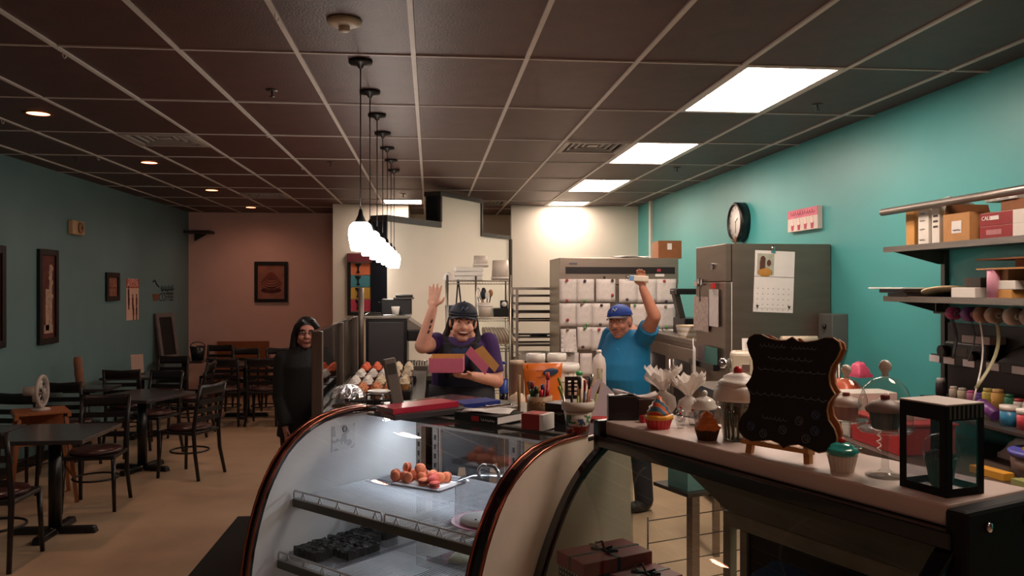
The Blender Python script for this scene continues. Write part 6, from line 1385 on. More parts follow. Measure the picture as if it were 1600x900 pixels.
# red box, white drawer, purple box seen between the glass domes
p = onk(1395, 690)
t = thing('red_storage_box', 'long red box on the wall counter behind the glass domes', 'box', (2.61, 4.36, KZ + .001), 0)
MB().bz(-.16, .16, -.28, .2, 0, .15).build('carton', mat('bright_red_card', '#b32c30', .45, var=.06), t, .004); MB().bz(-.17, .17, -.29, .21, .15, .165).build('lid', mat('red_lid', '#c03a3c', .45, var=.05), t, .004)
one('candy_cane_string', MB().tube([(.01 * math.cos(k), .012 * math.sin(k), .006 * k) for k in range(22)], .004, 5), linedmat('candy_twist', '#c9b8b0', '#5a2024', 60, 'Z', .5), 'twisted red and white candy string standing by the red box', 'candy', (2.41, 4.2, KZ + .001), 0)
one('pale_bread_bag', lump(.15, .2, .09, 71, .02), mat('pale_bag', '#c9b8a8', .6, var=.06), 'pale paper bag lying on the long red box', 'bag', (2.61, 4.3, KZ + .167), 0)
t = thing('white_drawer_unit', 'narrow white drawer unit on the wall counter between the glass domes', 'drawers', (2.56, 4.7, KZ + .001), 0)
MB().bz(-.1, .2, -.09, .11, 0, .26).build('body', M_wht, t, .004)
for k in range(2): d = MB().bz(-.104, -.1, -.085, .105, .01 + k * .125, .125 + k * .125).build('drawer', M_wht, t); MB().bz(-.112, -.104, -.005, .005, .05 + k * .125, .08 + k * .125).build('pull', M_dsteel, d)
t = thing('purple_lid_box', 'clear box of pink goods with a purple lid on the wall counter', 'box', (2.62, 5.03, KZ + .001), 0)
MB().bz(-.14, .16, -.2, .2, 0, .18).build('clear_bin', mat('frosted_bin', '#a88a94', .35, var=.12), t, .006); MB().bz(-.15, .17, -.21, .21, .18, .2).build('lid', mat('violet_lid', '#5a3a8c', .4, var=.05), t, .004); MB().bz(-.144, -.14, -.1, -.02, .05, .12).build('red_tag', M_red, t)
one('orange_snack_bag', lump(.16, .26, .1, 72, .02), mat('orange_snack', '#b8502c', .4, var=.3, scale=16), 'orange and red snack bag on the purple-lidded box', 'bag', (2.63, 5.0, KZ + .203), .2)
one('pink_dotted_bag', lump(.1, .12, .09, 73, .02), mat('pink_dot', '#c04a68', .5, var=.15, scale=40), 'pink dotted bag peeping over the orange snack bag', 'bag', (2.68, 4.9, KZ + .325), .2)
# ================================================================== dining room
M_chw = mat('black_brown_wood', '#151011', .35, var=.2, scale=10, stretch=(4, 4, 1))
M_vinyl = mat('dark_red_vinyl', '#3a1d1b', .3, var=.1)
M_ttop = mat('dark_grey_table_top', '#3a3536', .22, var=.12, scale=20)
ch0 = thing('dining_chair', 'x', 'chair', (0, 0, 0), 0, 'dark dining chairs')
for s in (-1, 1):
    MB().cyl((s * .185, -.18, .44), (s * .2, -.2, 0), .019, .015, n=8).build('leg', M_chw, ch0)
    MB().tube([(s * .2, .25, 0), (s * .185, .2, .25), (s * .185, .185, .46), (s * .185, .22, .7), (s * .185, .26, .88)], [.016, .018, .02, .018, .017], 8).build('leg', M_chw, ch0)
MB().bz(-.2, .2, -.2, .2, .415, .45).build('seat_frame', M_chw, ch0, .012)
MB().lathe([(0, .45), (.19, .45), (.2, .462), (.19, .48), (.12, .492), (0, .495)], 28, M=Matrix.Scale(1.02, 4, (0, 1, 0))).build('seat', M_vinyl, ch0)
MB().sheet([[(-.2 + .04 * i, .245 + .02 * math.cos((i - 5) / 5 * 1.2) + .012 * (j / 3), .79 + .09 * j / 3 + (.012 * abs(i - 5) / 5 if j == 3 else 0)) for i in range(11)] for j in range(4)], .018).build('top_rail', M_chw, ch0)
for z, y in ((.56, .2), (.64, .215), (.72, .23)):
    MB().bz(-.175, .175, y - .004, y + .01, z - .022, z + .022).build('back_slat', M_chw, ch0)
MB().tube([(.175 * math.cos(a), .175 * math.sin(a), .24) for a in [k * math.pi / 10 for k in range(20)]], .009, 6, True).build('ring_stretcher', M_chw, ch0)
def table(label, x, y, rz, w=.68, d=.74, z=.745):
    t = thing('cafe_table', label, 'table', (x, y, 0), R(rz))
    MB().bz(-w / 2, w / 2, -d / 2, d / 2, z - .03, z).build('table_top', M_ttop, t, .004)
    MB().cyl((0, 0, .05), (0, 0, z - .03), .045, n=16).build('column', M_black, t)
    for q in range(4):
        a = q * math.pi / 2; MB().bz(.03, .3, -.035, .035, .0, .05, Matrix.Rotation(a, 4, 'Z'), .86).build('foot', M_black, t, .01)
    MB().bz(-.16, .16, -.16, .16, z - .045, z - .03).build('top_plate', M_black, t); return t
table('dark square cafe table nearest the curved glass case, its edge by the red-seated chair', -2.74, 6.32, 0)
table('dark square cafe table pushed against its neighbour below the tall framed print', -3.45, 6.32, 0)
table('dark square cafe table turned at an angle in the middle of the dining room', -2.83, 8.42, -20)
table('dark cafe table by the teal wall under the small framed print', -3.5, 10.35, 0)
table('dark cafe table against the teal wall carrying the brown tube', -3.65, 9.12, 0, .6, .42)
table('dark cafe table in the back row before the pink wall under the picture', -2.55, 11.75, 0)
table('dark cafe table in the back row nearest the customer', -1.82, 11.75, 0)
table('dark cafe table in the far corner with a black bucket on it', -3.58, 12.45, 0)
spots = [(-2.84, 5.7, 180, 'dark chair with its back to us at the cafe table edge near the glass case'), (-2.74, 7.06, 4, 'dark chair with a red-brown seat between the two nearest cafe tables'),
         (-2.3, 8.15, -112, 'dark chair pulled out beside the angled cafe table, ring stretcher showing'), (-2.95, 9.1, -16, 'dark chair tucked behind the angled cafe table'), (-3.55, 7.75, 170, 'dark chair beside the wooden high chair'),
         (-3.55, 8.55, 180, 'dark chair standing before the brown tube'), (-3.42, 9.72, 184, 'dark chair with its back to us below the safety poster'), (-2.92, 10.35, -90, 'dark chair side-on at the table under the small framed print'),
         (-3.4, 11.05, 0, 'dark chair behind the table under the small framed print'), (-2.66, 11.12, 180, 'dark chair at the back row table with its back to us under the pastry picture'), (-2.17, 11.1, 178, 'second dark chair with its back to us in the back row'),
         (-1.7, 11.15, 182, 'dark chair in the back row right behind the customer'), (-2.75, 12.4, 0, 'dark chair facing us before the pink wall under the pastry picture'),
         (-2.25, 12.42, 3, 'dark chair facing us before the pink wall beside the pastry picture'), (-1.75, 12.4, -3, 'dark chair facing us at the white corner of the pink wall'), (-3.3, 13.1, 0, 'dark chair behind the far corner table')]
for k, (x, y, a, lab) in enumerate(spots):
    if k == 0: ch0.location = (x, y, 0); ch0.rotation_euler.z = R(a); ch0['label'] = lab
    else: dup(ch0, (x, y, 0), R(a), lab)
one('floor_mat', MB().bz(-1.5, -.68, 4.2, 6.6, 0, .012), mat('black_rubber', '#08080a', .8, var=.2, bump=.3), 'black rubber floor mat beside the counter', 'mat', (0, 0, .0005), 0, bev=.004)
# wooden high chair with a fan
M_oak = mat('orange_oak', '#9a5a30', .45, var=.14, scale=8, stretch=(6, 6, 1))
hc = Vector((-3.28, 7.3, 0)); t = thing('wooden_high_chair', 'orange-brown wooden high chair beside the nearest tables', 'high chair', hc, R(30))
for sx in (-1, 1):
    for sy in (-1, 1): MB().cyl((sx * .24, sy * .24, 0), (sx * .17, sy * .17, .72), .02, n=4, smooth=False).build('leg', M_oak, t)
    MB().bz(sx * .19 - .015, sx * .19 + .015, -.2, .2, .72, .75).build('arm_rest', M_oak, t); MB().bz(sx * .225 - .012, sx * .225 + .012, -.22, .22, .2, .24).build('side_stretcher', M_oak, t)
MB().bz(-.18, .18, -.18, .18, .5, .525).build('seat', M_oak, t); MB().bz(-.18, .18, .15, .17, .6, .72).build('backrest', M_oak, t); MB().bz(-.2, .2, -.2, .2, .75, .765).build('tray', M_oak, t)
t = thing('desk_fan', 'white round desk fan standing on the wooden high chair', 'fan', hc + Vector((0, 0, .766)), R(95))
M_fan = mat('fan_white', '#b9aea4', .5, var=.04)
MB().lathe([(0, 0), (.075, 0), (.07, .015), (.02, .022), (.015, .08), (0, .08)], 24).build('base', M_fan, t); MB().cyl((0, .02, .16), (0, .13, .16), .045, .035, n=16).build('motor', M_fan, t); MB().cyl((0, .05, .07), (0, .06, .15), .015, n=8).build('neck', M_fan, t)
MB().tube([(.125 * math.cos(a), -.01, .16 + .125 * math.sin(a)) for a in [k * math.pi / 14 for k in range(28)]], .016, 8, True).build('outer_ring', M_fan, t)
f = MB()
for k in range(16): a = k * math.pi / 8; f.tube([(.025 * math.cos(a), -.03, .16 + .025 * math.sin(a)), (.08 * math.cos(a), -.035, .16 + .08 * math.sin(a)), (.122 * math.cos(a), -.015, .16 + .122 * math.sin(a))], .002, 4)
f.build('grille', M_fan, t); MB().ell((0, -.03, .16), (.028, .008, .028), 14, 6).build('grille_hub', M_fan, t)
for k in range(3):
    a = k * 2.094; MB().sheet([[(r_ * math.cos(a + q), -.005 + .018 * q, .16 + r_ * math.sin(a + q)) for q in (-.5, -.2, .1, .4)] for r_ in (.02, .06, .1)], .002).build('blade', M_wht, t)
p = Vector((-3.7, 9.12, .7455))
t = one('brown_tube', MB().lathe([(0, 0), (.04, 0), (.044, .03), (.04, .1), (.045, .14), (.04, .2), (.044, .25), (.036, .32), (0, .325)], 18), mat('tan_tube', '#8a5a40', .6, var=.15), 'tan patterned tube standing on the small wall table', 'tube', p, 0); t.rotation_euler.y = R(-5)
t = thing('white_card_stand', 'white card standing on the table below the safety poster', 'card', Vector((-3.55, 10.4, .7455)), R(30))
MB().bz(-.07, .07, -.006, 0, .0, .24, Matrix.Rotation(R(-12), 4, 'X')).build('card', mat('cream_card', '#c9a898', .7, var=.04), t); MB().bz(-.08, .08, -.03, .06, 0, .012).build('holder', M_blk, t)
t = thing('leaning_frame_board', 'grey and white framed board leaning on the teal wall in the far corner', 'sign board', Vector((-3.82, 12.5, .7455)), R(70)); MLn = Matrix.Rotation(R(-9), 4, 'X')
MB().bz(-.2, -.14, -.03, 0, 0, .68, MLn).bz(.14, .2, -.03, 0, 0, .68, MLn).bz(-.14, .14, -.03, 0, .62, .68, MLn).bz(-.14, .14, -.03, 0, 0, .06, MLn).build('frame', mat('weathered_frame', '#6a5f5c', .6, var=.15), t)
MB().bz(-.14, .14, -.015, -.008, .06, .62, MLn).build('panel', M_blk, t)
t = thing('black_bucket', 'black bucket with a curled handle on the far corner table', 'bucket', Vector((-3.36, 12.3, .7455)), 0)
MB().lathe([(0, 0), (.08, 0), (.11, .2), (.105, .2), (.075, .005), (0, .005)], 24).build('body', M_black, t); MB().tube([(.105 * math.cos(a), 0, .2 + .06 * math.sin(a)) for a in [k * math.pi / 8 for k in range(9)]], .006, 6).build('handle', M_black, t)
t = thing('wooden_bench', 'brown wooden bench standing along the pink wall', 'bench', (-3.1, 13.85, 0), 0)
MB().bz(-.42, .42, -.2, .2, .42, .46).build('seat', M_oak, t); MB().bz(-.42, .42, .17, .2, .5, .9).build('backrest', M_oak, t)
for x in (-.38, .38):
    for y in (-.17, .17): MB().bz(x - .03, x + .03, y - .02, y + .02, 0, .42).build('leg', M_oak, t)
    MB().bz(x - .03, x + .03, .17, .2, .46, .5).build('back_post', M_oak, t)

# ================================================================== people
def cap(mb, p, q, r1, r2, n=14):
    mb.cyl(p, q, r1, r2, n); mb.ell(p, r1, n, 8); mb.ell(q, r2, n, 8); return mb
def loft(mb, secs, th=0.0, n=26):
    """secs: (z, x, y, a, b) ellipses turned by th"""
    ct, st_ = math.cos(th), math.sin(th); vs = []
    for z, x, y, a, b in secs:
        for i in range(n):
            t = 2 * math.pi * i / n; u, v = a * math.cos(t), b * math.sin(t); vs.append((x + u * ct - v * st_, y + u * st_ + v * ct, z))
    m = len(secs); fs = [(k * n + i, k * n + (i + 1) % n, (k + 1) * n + (i + 1) % n, (k + 1) * n + i) for k in range(m - 1) for i in range(n)]
    mb.add(vs, fs, True); mb.add(vs, [tuple(range(n - 1, -1, -1)), tuple(range((m - 1) * n, m * n))]); return mb
def fuse(mb, name, m, parent, vox=.006, it=4, fac=.5):
    """voxel-union the shapes into one continuous skin"""
    o = mb.build(name, m); r = o.modifiers.new('r', 'REMESH'); r.mode = 'VOXEL'; r.voxel_size = vox; r.use_smooth_shade = True
    s = o.modifiers.new('s', 'SMOOTH'); s.factor = fac; s.iterations = it
    bpy.context.view_layer.update(); me = bpy.data.meshes.new_from_object(o.evaluated_get(bpy.context.evaluated_depsgraph_get()))
    old = o.data; o.modifiers.clear(); o.data = me; bpy.data.meshes.remove(old); me.name = name
    for f in me.polygons: f.use_smooth = True
    o.parent = parent; return o
def hand(mb, wrist, palm_dir, across, normal, s=1.0, curl=.25, thumb=1, spread=.12):
    """palm and five fingers; palm_dir wrist->fingers, across towards the thumb side, normal out of the palm"""
    d, a, nn = [Vector(v).normalized() for v in (palm_dir, across, normal)]; w = Vector(wrist)
    c = w + d * .05 * s; rot = Matrix((a, nn, d)).transposed()
    mb.ell(c, (.042 * s, .017 * s, .052 * s), 14, 8, rot); cap(mb, w - d * .01, w + d * .03, .027 * s, .026 * s)
    for k, (off, l) in enumerate(((.031, .068), (.0105, .078), (-.0105, .072), (-.03, .056))):
        p0 = w + d * .088 * s + a * off * s; dd = (d + a * spread * off * 18).normalized()
        p1 = p0 + (dd - nn * 0) * l * .4 * s; d2 = (dd + nn * curl).normalized(); p2 = p1 + d2 * l * .34 * s; d3 = (dd + nn * curl * 2.3).normalized(); p3 = p2 + d3 * l * .28 * s
        cap(mb, p0 - dd * .02 * s, p1, .0095 * s, .009 * s, 8); cap(mb, p1, p2, .009 * s, .0085 * s, 8); cap(mb, p2, p3, .0085 * s, .0075 * s, 8)
    t0 = w + d * .03 * s + a * .03 * s; t1 = t0 + (a * .75 + d * .6 + nn * .15).normalized() * .036 * s; t2 = t1 + (a * .35 + d * .9 + nn * curl).normalized() * .032 * s
    cap(mb, t0 - a * .012, t1, .013 * s, .011 * s, 8); cap(mb, t1, t2, .011 * s, .009 * s, 8)
def head_parts(mb, par, c, s, th, eye='#2a1c16', brow=None, smile=0, skin=M_skin, tilt=0.0):
    Rm = Matrix.Rotation(th, 3, 'Z') @ Matrix.Rotation(tilt, 3, 'Y'); c = Vector(c)
    def P(x, y, z): return c + Rm @ (Vector((x, y, z)) * s)
    def E(m, x, y, z, r): m.ell(P(x, y, z), tuple(q * s for q in r), 14, 8, Rm)
    E(mb, 0, .015, .03, (.076, .096, .086)); E(mb, 0, -.015, -.035, (.064, .08, .076)); E(mb, 0, -.05, -.09, (.034, .034, .026)); E(mb, 0, -.07, .03, (.055, .025, .03))
    for q in (-1, 1):
        E(mb, q * .076, .012, -.005, (.011, .024, .032)); E(mb, q * .038, -.066, -.032, (.027, .026, .026)); E(mb, q * .042, -.018, -.06, (.025, .04, .03))
    cap(mb, P(0, -.092, .008), P(0, -.112, -.026), .009 * s, .0145 * s, 10); E(mb, .012, -.1, -.029, (.009, .01, .008)); E(mb, -.012, -.1, -.029, (.009, .01, .008))
    E(mb, 0, -.086, -.058, (.026, .014, .012))
    lp = MB()
    for q in (-1, 1):
        ew, ir, bw_ = MB(), MB(), MB(); E(ew, q * .031, -.0835, .008, (.0135, .009, .0065)); E(ir, q * .031, -.0905, .008, (.0055, .0035, .006))
        bw_.tube([P(q * .015, -.096, .023), P(q * .031, -.0965, .029), P(q * .049, -.084, .023)], .0042 * s, 6)
        ey = ew.build('eye', mat('eye_white', '#cfc2b8', .3, var=0), par); ir.build('iris', mat('iris' + eye, eye, .2, var=0), ey); bw_.build('eyebrow', mat('brow' + (brow or eye), brow or eye, .7, var=.1), par)
    if smile:
        E(lp, 0, -.093, -.06, (.033, .011, .015)); o = lp.build('mouth', mat('lips_dark', '#6a2a26', .45, var=.05), par)
        te = MB(); E(te, 0, -.0985, -.0555, (.027, .0075, .006)); te.build('teeth', mat('teeth', '#e0d6cc', .3, var=0), o)
    else:
        lp.tube([P(-.026, -.09, -.056), P(-.012, -.1, -.062), P(0, -.103, -.063), P(.012, -.1, -.062), P(.026, -.09, -.056)], .0045 * s, 6); lp.build('mouth', mat('lips', '#8f4a42', .45, var=.05), par)
    return P, E, Rm
def ballcap(par, P, Rm, s, m, bm_, brim_len=.075, logo=None):
    d = MB(); rows = []
    for k in range(8):
        t = k / 7 * math.pi / 2; rows.append([P(.084 * math.cos(t) * math.cos(a), .012 + .104 * math.cos(t) * math.sin(a), .052 + .075 * math.sin(t)) for a in [i * 2 * math.pi / 28 for i in range(29)]])
    d.sheet(rows, .003 * s); d.tube([P(.085 * math.cos(a), .012 + .105 * math.sin(a), .05) for a in [i * 2 * math.pi / 28 for i in range(28)]], .006 * s, 6, True)
    o = d.build('cap_crown', m, par)
    b = MB(); rows = []
    for j in range(5):
        q = j / 4; rows.append([P((.08 + .004 * q) * math.sin(a), .012 - (.1 + brim_len * q * (.35 + .65 * math.cos(a))) * math.cos(a), .048 - .012 * q - .02 * (math.sin(a)) ** 2 * (.4 + q * .6)) for a in [-1.15 + i * 2.3 / 12 for i in range(13)]])
    b.sheet(rows, .004 * s); br = b.build('cap_brim', bm_, o)
    MB().ell(P(0, .012, .128), .008 * s, 8, 6).build('cap_button', m, o)
    if logo:
        g = MB(); g.tube([P(-.02, -.089, .075), P(-.008, -.087, .1), P(.004, -.09, .08), P(.018, -.085, .1)], .004 * s, 5); g.build('cap_emblem', logo, o)
    return o
def person(label, px, Zc):
    v = at(px, 500, Zc); return thing('person', label, 'person', (v.x, v.y, 0), -YAW)

# ---- woman waving with the pink box
ZW, KW, XW = 5.6, FPX / 5.6, 722
def LW(x, y, dy=0): return Vector(((x - XW) / KW, dy, CAMH - (y - HZ) / KW))
w_ = person('person in a navy cap and purple shirt waving and holding an open pink box', XW, ZW)
b = MB()
loft(b, [(.86, 0, .0, .19, .15), (1.0, 0, .0, .2, .165), (1.15, 0, 0, .19, .16), (1.3, 0, 0, .185, .14), (1.42, 0, .01, .175, .105), (1.48, 0, .02, .1, .08), (1.52, 0, .02, .062, .062)])
cap(b, (0, .02, 1.46), (.005, .005, 1.54), .062, .06)
P, E, Rm = head_parts(b, w_, LW(724, 504, -.03), 1.1, R(6), smile=1, tilt=R(4))
sh, el, wr = Vector((-.175, 0, 1.43)), Vector((-.25, -.2, 1.42)), Vector((-.178, -.24, 1.665))
cap(b, sh, el, .062, .052); cap(b, el, wr, .05, .031)
hand(b, wr, (.12, -.05, 1), (.95, -.2, -.1), (.1, -1, .1), 1.0, .12, spread=.25)
sh2, el2, wr2 = Vector((.18, 0, 1.43)), Vector((.235, -.03, 1.17)), Vector((.09, -.25, 1.225))
cap(b, sh2, el2, .06, .05); cap(b, el2, wr2, .047, .031); hand(b, wr2, (-.75, -.5, .1), (.3, -.6, .25), (-.1, .1, 1), .95, .15)
for q in (-1, 1): cap(b, (q * .1, 0, .9), (q * .11, -.02, .48), .1, .065); cap(b, (q * .11, -.02, .48), (q * .11, .02, .09), .065, .045); b.ell((q * .115, -.06, .045), (.05, .12, .045))
fuse(b, 'body', M_skin, w_)
s_ = MB(); loft(s_, [(.84, 0, 0, .215, .172), (1.0, 0, 0, .22, .182), (1.15, 0, 0, .21, .178), (1.3, 0, 0, .205, .158), (1.42, 0, .01, .195, .125), (1.46, 0, .02, .135, .1), (1.475, 0, .02, .1, .085)])
s_.ell(sh, .07); s_.ell(sh2, .07); s_.cyl(sh, sh.lerp(el, .55), .07, .07, 16); s_.cyl(sh2, sh2.lerp(el2, .8), .07, .066, 16)
fuse(s_, 'shirt', mat('purple_shirt', '#3d1f5c', .8, var=.1, bump=.1), w_, .007)
tr_ = MB()
for q in (-1, 1): cap(tr_, (q * .1, 0, .88), (q * .11, -.02, .48), .112, .078); tr_.cyl((q * .11, -.02, .48), (q * .11, .02, .07), .078, .07, 16)
loft(tr_, [(.8, 0, 0, .2, .16), (.95, 0, 0, .2, .165)]); fuse(tr_, 'trousers', mat('black_trousers', '#121216', .8, var=.1), w_, .008)
for q in (-1, 1): MB().ell((q * .115, -.06, .045), (.055, .13, .048)).build('shoe', M_black, w_)
def front(zs, a0, a1, n=16): return [[(a * math.sin(t), y - bb * math.cos(t), z) for t in [a0 + (a1 - a0) * i / n for i in range(n + 1)]] for z, a, bb, y in zs]
ap = MB().sheet(front([(.62, .25, .2, 0), (.84, .235, .192, 0), (1.0, .232, .197, 0), (1.15, .222, .192, 0)], -1.35, 1.35), .006).build('apron', mat('black_navy_apron', '#0d0f1c', .75, var=.12), w_)
MB().sheet(front([(1.15, .22, .192, 0), (1.3, .215, .174, 0), (1.4, .205, .142, .01)], -.75, .75), .006).build('apron_bib', mat('navy_apron', '#17264a', .75, var=.1), ap)
hr = MB()
E(hr, 0, .03, .02, (.088, .095, .09))
for q in (-1, 1):
    hr.tube([P(q * .078, .03, .03), P(q * .09, .04, -.05), P(q * .11, .02, -.13), P(q * .115, -.06, -.2), P(q * .085, -.12, -.29)], [.018, .022, .034, .036, .018], 10)
hr.tube([P(0, .09, .0), P(0, .1, -.1), P(0, .1, -.2)], [.07, .08, .05], 10)
o = fuse(hr, 'hair', mat('dark_brown_hair', '#1a1211', .7, var=.25, scale=60, stretch=(1, 1, .2)), w_, .008)
sc_ = MB().tube([(.108 * math.cos(a), -.005 + .108 * math.sin(a), 1.46 - .075 * max(0, -math.sin(a))) for a in [k * math.pi / 10 for k in range(20)]], .032, 10, True)
for q in (-1, 1): sc_.tube([(q * .09, -.09, 1.41), (q * .1, -.15, 1.36), (q * .085, -.19, 1.27), (q * .075, -.2, 1.2)], [.034, .036, .032, .02], 10)
fuse(sc_, 'scarf', mat('black_scarf', '#1b1b22', .9, var=.15, bump=.4), w_, .008)
ballcap(w_, P, Rm, 1.1, mat('navy_cap', '#161a2c', .7, var=.1), mat('navy_cap', '#161a2c', .7, var=.1), .05, mat('cap_blue_mark', '#5a6a8c', .6, var=0))
tt = MB()
fa = (wr - el)
for k, (u, w2) in enumerate(((.42, .03), (.55, .026), (.7, .022))):
    pc = el.lerp(wr, u) + Vector((.004, -.05 + .02 * u, 0)); tt.ell(pc + Vector((.004, .006, 0)), (.018, .004, .022), 10, 6)
tt.build('tattoo', mat('tattoo_ink', '#4a3a38', .6, var=.3, scale=60), w_)
# pink box in her hands
M_pk, M_kr = mat('pink_box_card', '#d8708e', .6, var=.04), mat('box_kraft_inside', '#cf9e5c', .7, var=.06)
bxp = w_.matrix_basis @ Vector((0, 0, 0)); MWm = w_.matrix_basis
t = thing('pink_bakery_box', 'open pink bakery box with a kraft inside held by the waving woman', 'box', bxp + Vector((0, 0, 1.265)), -YAW)
x0, x1, y0, y1, h = -.185, .03, -.42, -.215, .092
MB().bz(x0, x1, y0, y0 + .003, 0, h).bz(x0, x0 + .003, y0, y1, 0, h).bz(x1 - .003, x1, y0, y1, 0, h).bz(x0, x1, y0, y1, 0, .003).build('outer_wall', M_pk, t); MB().bz(x0 + .003, x1 - .003, y0 + .003, y0 + .005, .003, h - .001).bz(x0, x1, y1 - .003, y1, 0, h + .012).bz(x0 + .003, x0 + .005, y0 + .005, y1 - .005, .003, h - .001).bz(x1 - .005, x1 - .003, y0 + .005, y1 - .005, .003, h - .001).build('inner_wall', M_kr, t)
def pq(x, y, dy): v = at(x, y, ZW + dy); r = MWm.inverted() @ v; return (r.x, r.z - 1.265)
MB().prism([pq(727, 553, -.4), pq(735.5, 541, -.4), pq(764, 572, -.4), pq(758, 586, -.4)], .004, Matrix.Translation((0, -.4, 0))).build('lid_wall', M_pk, t)
MB().prism([pq(740, 548, -.36), pq(754, 540, -.36), pq(780, 571, -.36), pq(773, 582, -.36)], .004, Matrix.Translation((0, -.36, 0))).build('lid_panel', M_kr, t)

# ---- man raising his arm
ZM, KM, XM = 6.6, FPX / 6.6, 980
def LM(x, y, dy=0): return Vector(((x - XM) / KM, dy, CAMH - (y - HZ) / KM))
m_ = person('person in a bright blue shirt and blue cap raising one arm by the papered refrigerator', XM, ZM)
TH = R(-52); fx, fy = math.sin(TH), -math.cos(TH); lx, ly = math.cos(TH), math.sin(TH)
def secs(rows, g=0.0): return [(z, fx * o, fy * o, a + g, bb + g) for z, o, a, bb in rows]
TR = [(.84, 0, .17, .15), (.95, .02, .185, .17), (1.08, .045, .2, .2), (1.2, .04, .2, .19), (1.32, .015, .195, .155), (1.42, 0, .17, .115), (1.47, 0, .1, .085), (1.5, 0, .065, .065)]
b = MB(); loft(b, secs(TR), TH)
hcn = LM(967, 503, -.06)
cap(b, (0, 0, 1.45), (hcn.x * .7, hcn.y * .5, 1.5), .066, .066)
P, E, Rm = head_parts(b, m_, hcn, 1.12, R(-28), eye='#2c201c', brow='#5a4a42', smile=0, tilt=R(-6))
sh, el, wr = Vector((lx * .185, ly * .185, 1.41)), Vector((.16, -.34, 1.585)), Vector((.066, -.37, 1.80))
cap(b, sh, el, .066, .05); cap(b, el, wr, .051, .031); hand(b, wr, (-.12, 0, 1), (-.9, -.3, -.05), (-.15, -.95, 0), .95, .75)
sh2, el2, wr2 = Vector((-lx * .185, -ly * .185, 1.41)), Vector((-.2, .14, 1.14)), Vector((-.22, -.04, .97))
cap(b, sh2, el2, .06, .048); cap(b, el2, wr2, .046, .031); hand(b, wr2, (-.3, -.7, -.5), (.6, -.4, .3), (.2, 0, -1), .95, .3)
FT_ = {}
for q in (-1, 1):
    hx_, hy_ = lx * .1 * q, ly * .1 * q; ax, ay = hx_ + (.08 if q > 0 else -.02), hy_ + (.1 if q > 0 else .02)
    cap(b, (hx_, hy_, .88), ((hx_ + ax) / 2, (hy_ + ay) / 2 - .01, .48), .1, .065); cap(b, ((hx_ + ax) / 2, (hy_ + ay) / 2 - .01, .48), (ax, ay, .09), .062, .045); b.ell((ax + fx * .05, ay + fy * .05, .045), (.05, .11, .04), M=Matrix.Rotation(TH, 3, 'Z')); FT_[q] = (hx_, hy_, ax, ay)
fuse(b, 'body', mat('skin_tan', '#bd7f66', .55, var=.08, scale=25), m_)
s_ = MB(); loft(s_, secs([(.9, .01, .195, .175)] + TR[1:7], .018), TH); s_.ell(sh, .08); s_.ell(sh2, .076); s_.cyl(sh, sh.lerp(el, .5), .08, .082, 16); s_.cyl(sh2, sh2.lerp(el2, .7), .076, .072, 16)
fuse(s_, 'shirt', mat('cobalt_teal_shirt', '#0d6f9e', .75, var=.08, bump=.12, bscale=15), m_, .007)
em = scribble('shirt_emblem', .05, .05, mat('emblem_pale', '#7fb0c4', .7, var=.1), m_, (0, 0, 0), 4, 8, .0035); em.matrix_local = Matrix.Translation((fx * .178 + lx * .06, fy * .178 + ly * .06, 1.3)) @ Matrix.Rotation(TH, 4, 'Z')
tr_ = MB(); loft(tr_, secs([(.8, 0, .185, .165), (.97, .0, .19, .175)]), TH)
for q in (-1, 1):
    hx_, hy_, ax, ay = FT_[q]; cap(tr_, (hx_, hy_, .86), ((hx_ + ax) / 2, (hy_ + ay) / 2 - .01, .48), .112, .082); tr_.cyl(((hx_ + ax) / 2, (hy_ + ay) / 2 - .01, .48), (ax, ay, .07), .082, .075, 16)
fuse(tr_, 'jeans', mat('dark_jeans', '#2a2e36', .85, var=.15, scale=20, bump=.2), m_, .008)
for q in (-1, 1): hx_, hy_, ax, ay = FT_[q]; MB().ell((ax + fx * .05, ay + fy * .05, .05), (.056, .14, .05), M=Matrix.Rotation(TH, 3, 'Z')).build('shoe', mat('dark_grey_shoe', '#2c2826', .6, var=.15), m_)
hr = MB(); E(hr, 0, .035, .01, (.083, .09, .075)); fuse(hr, 'hair', mat('grey_hair', '#8a7a6c', .8, var=.25, scale=60), m_, .008)
st = MB(); E(st, 0, -.03, -.078, (.05, .056, .042)); st.build('stubble', mat('grey_stubble', '#9c6c5a', .8, var=.25, scale=120), m_)
mu = MB(); mu.tube([P(-.028, -.091, -.05), P(0, -.106, -.044), P(.028, -.091, -.05)], .005, 6); mu.build('moustache', mat('grey_moustache', '#7c5d50', .8, var=.2), m_)
ballcap(m_, P, Rm, 1.12, mat('royal_blue_cap', '#1c3f96', .7, var=.08), mat('grey_brim', '#6a6064', .7, var=.05), .085, mat('cap_white_mark', '#b9bcc8', .6, var=0))
pk = m_.matrix_basis @ Vector((.012, -.415, 1.872))
t = thing('candy_packet', 'small white packet with a light blue end held up by the man', 'packet', pk, -YAW); t.rotation_euler.y = R(3)
MB().bz(-.055, .09, -.006, .006, -.02, .022).build('wrapper', mat('packet_white', '#cfc3b0', .4, var=.08), t, .004); MB().bz(-.055, -.02, -.008, -.006, -.018, .02).build('blue_end', mat('packet_blue', '#6a90c0', .4, var=.05), t); MB().lathe([(0, 0), (.02, 0), (.02, .01), (0, .01)], 16, (-.07, .005, 0), MX).build('round_tip', M_clear, t)

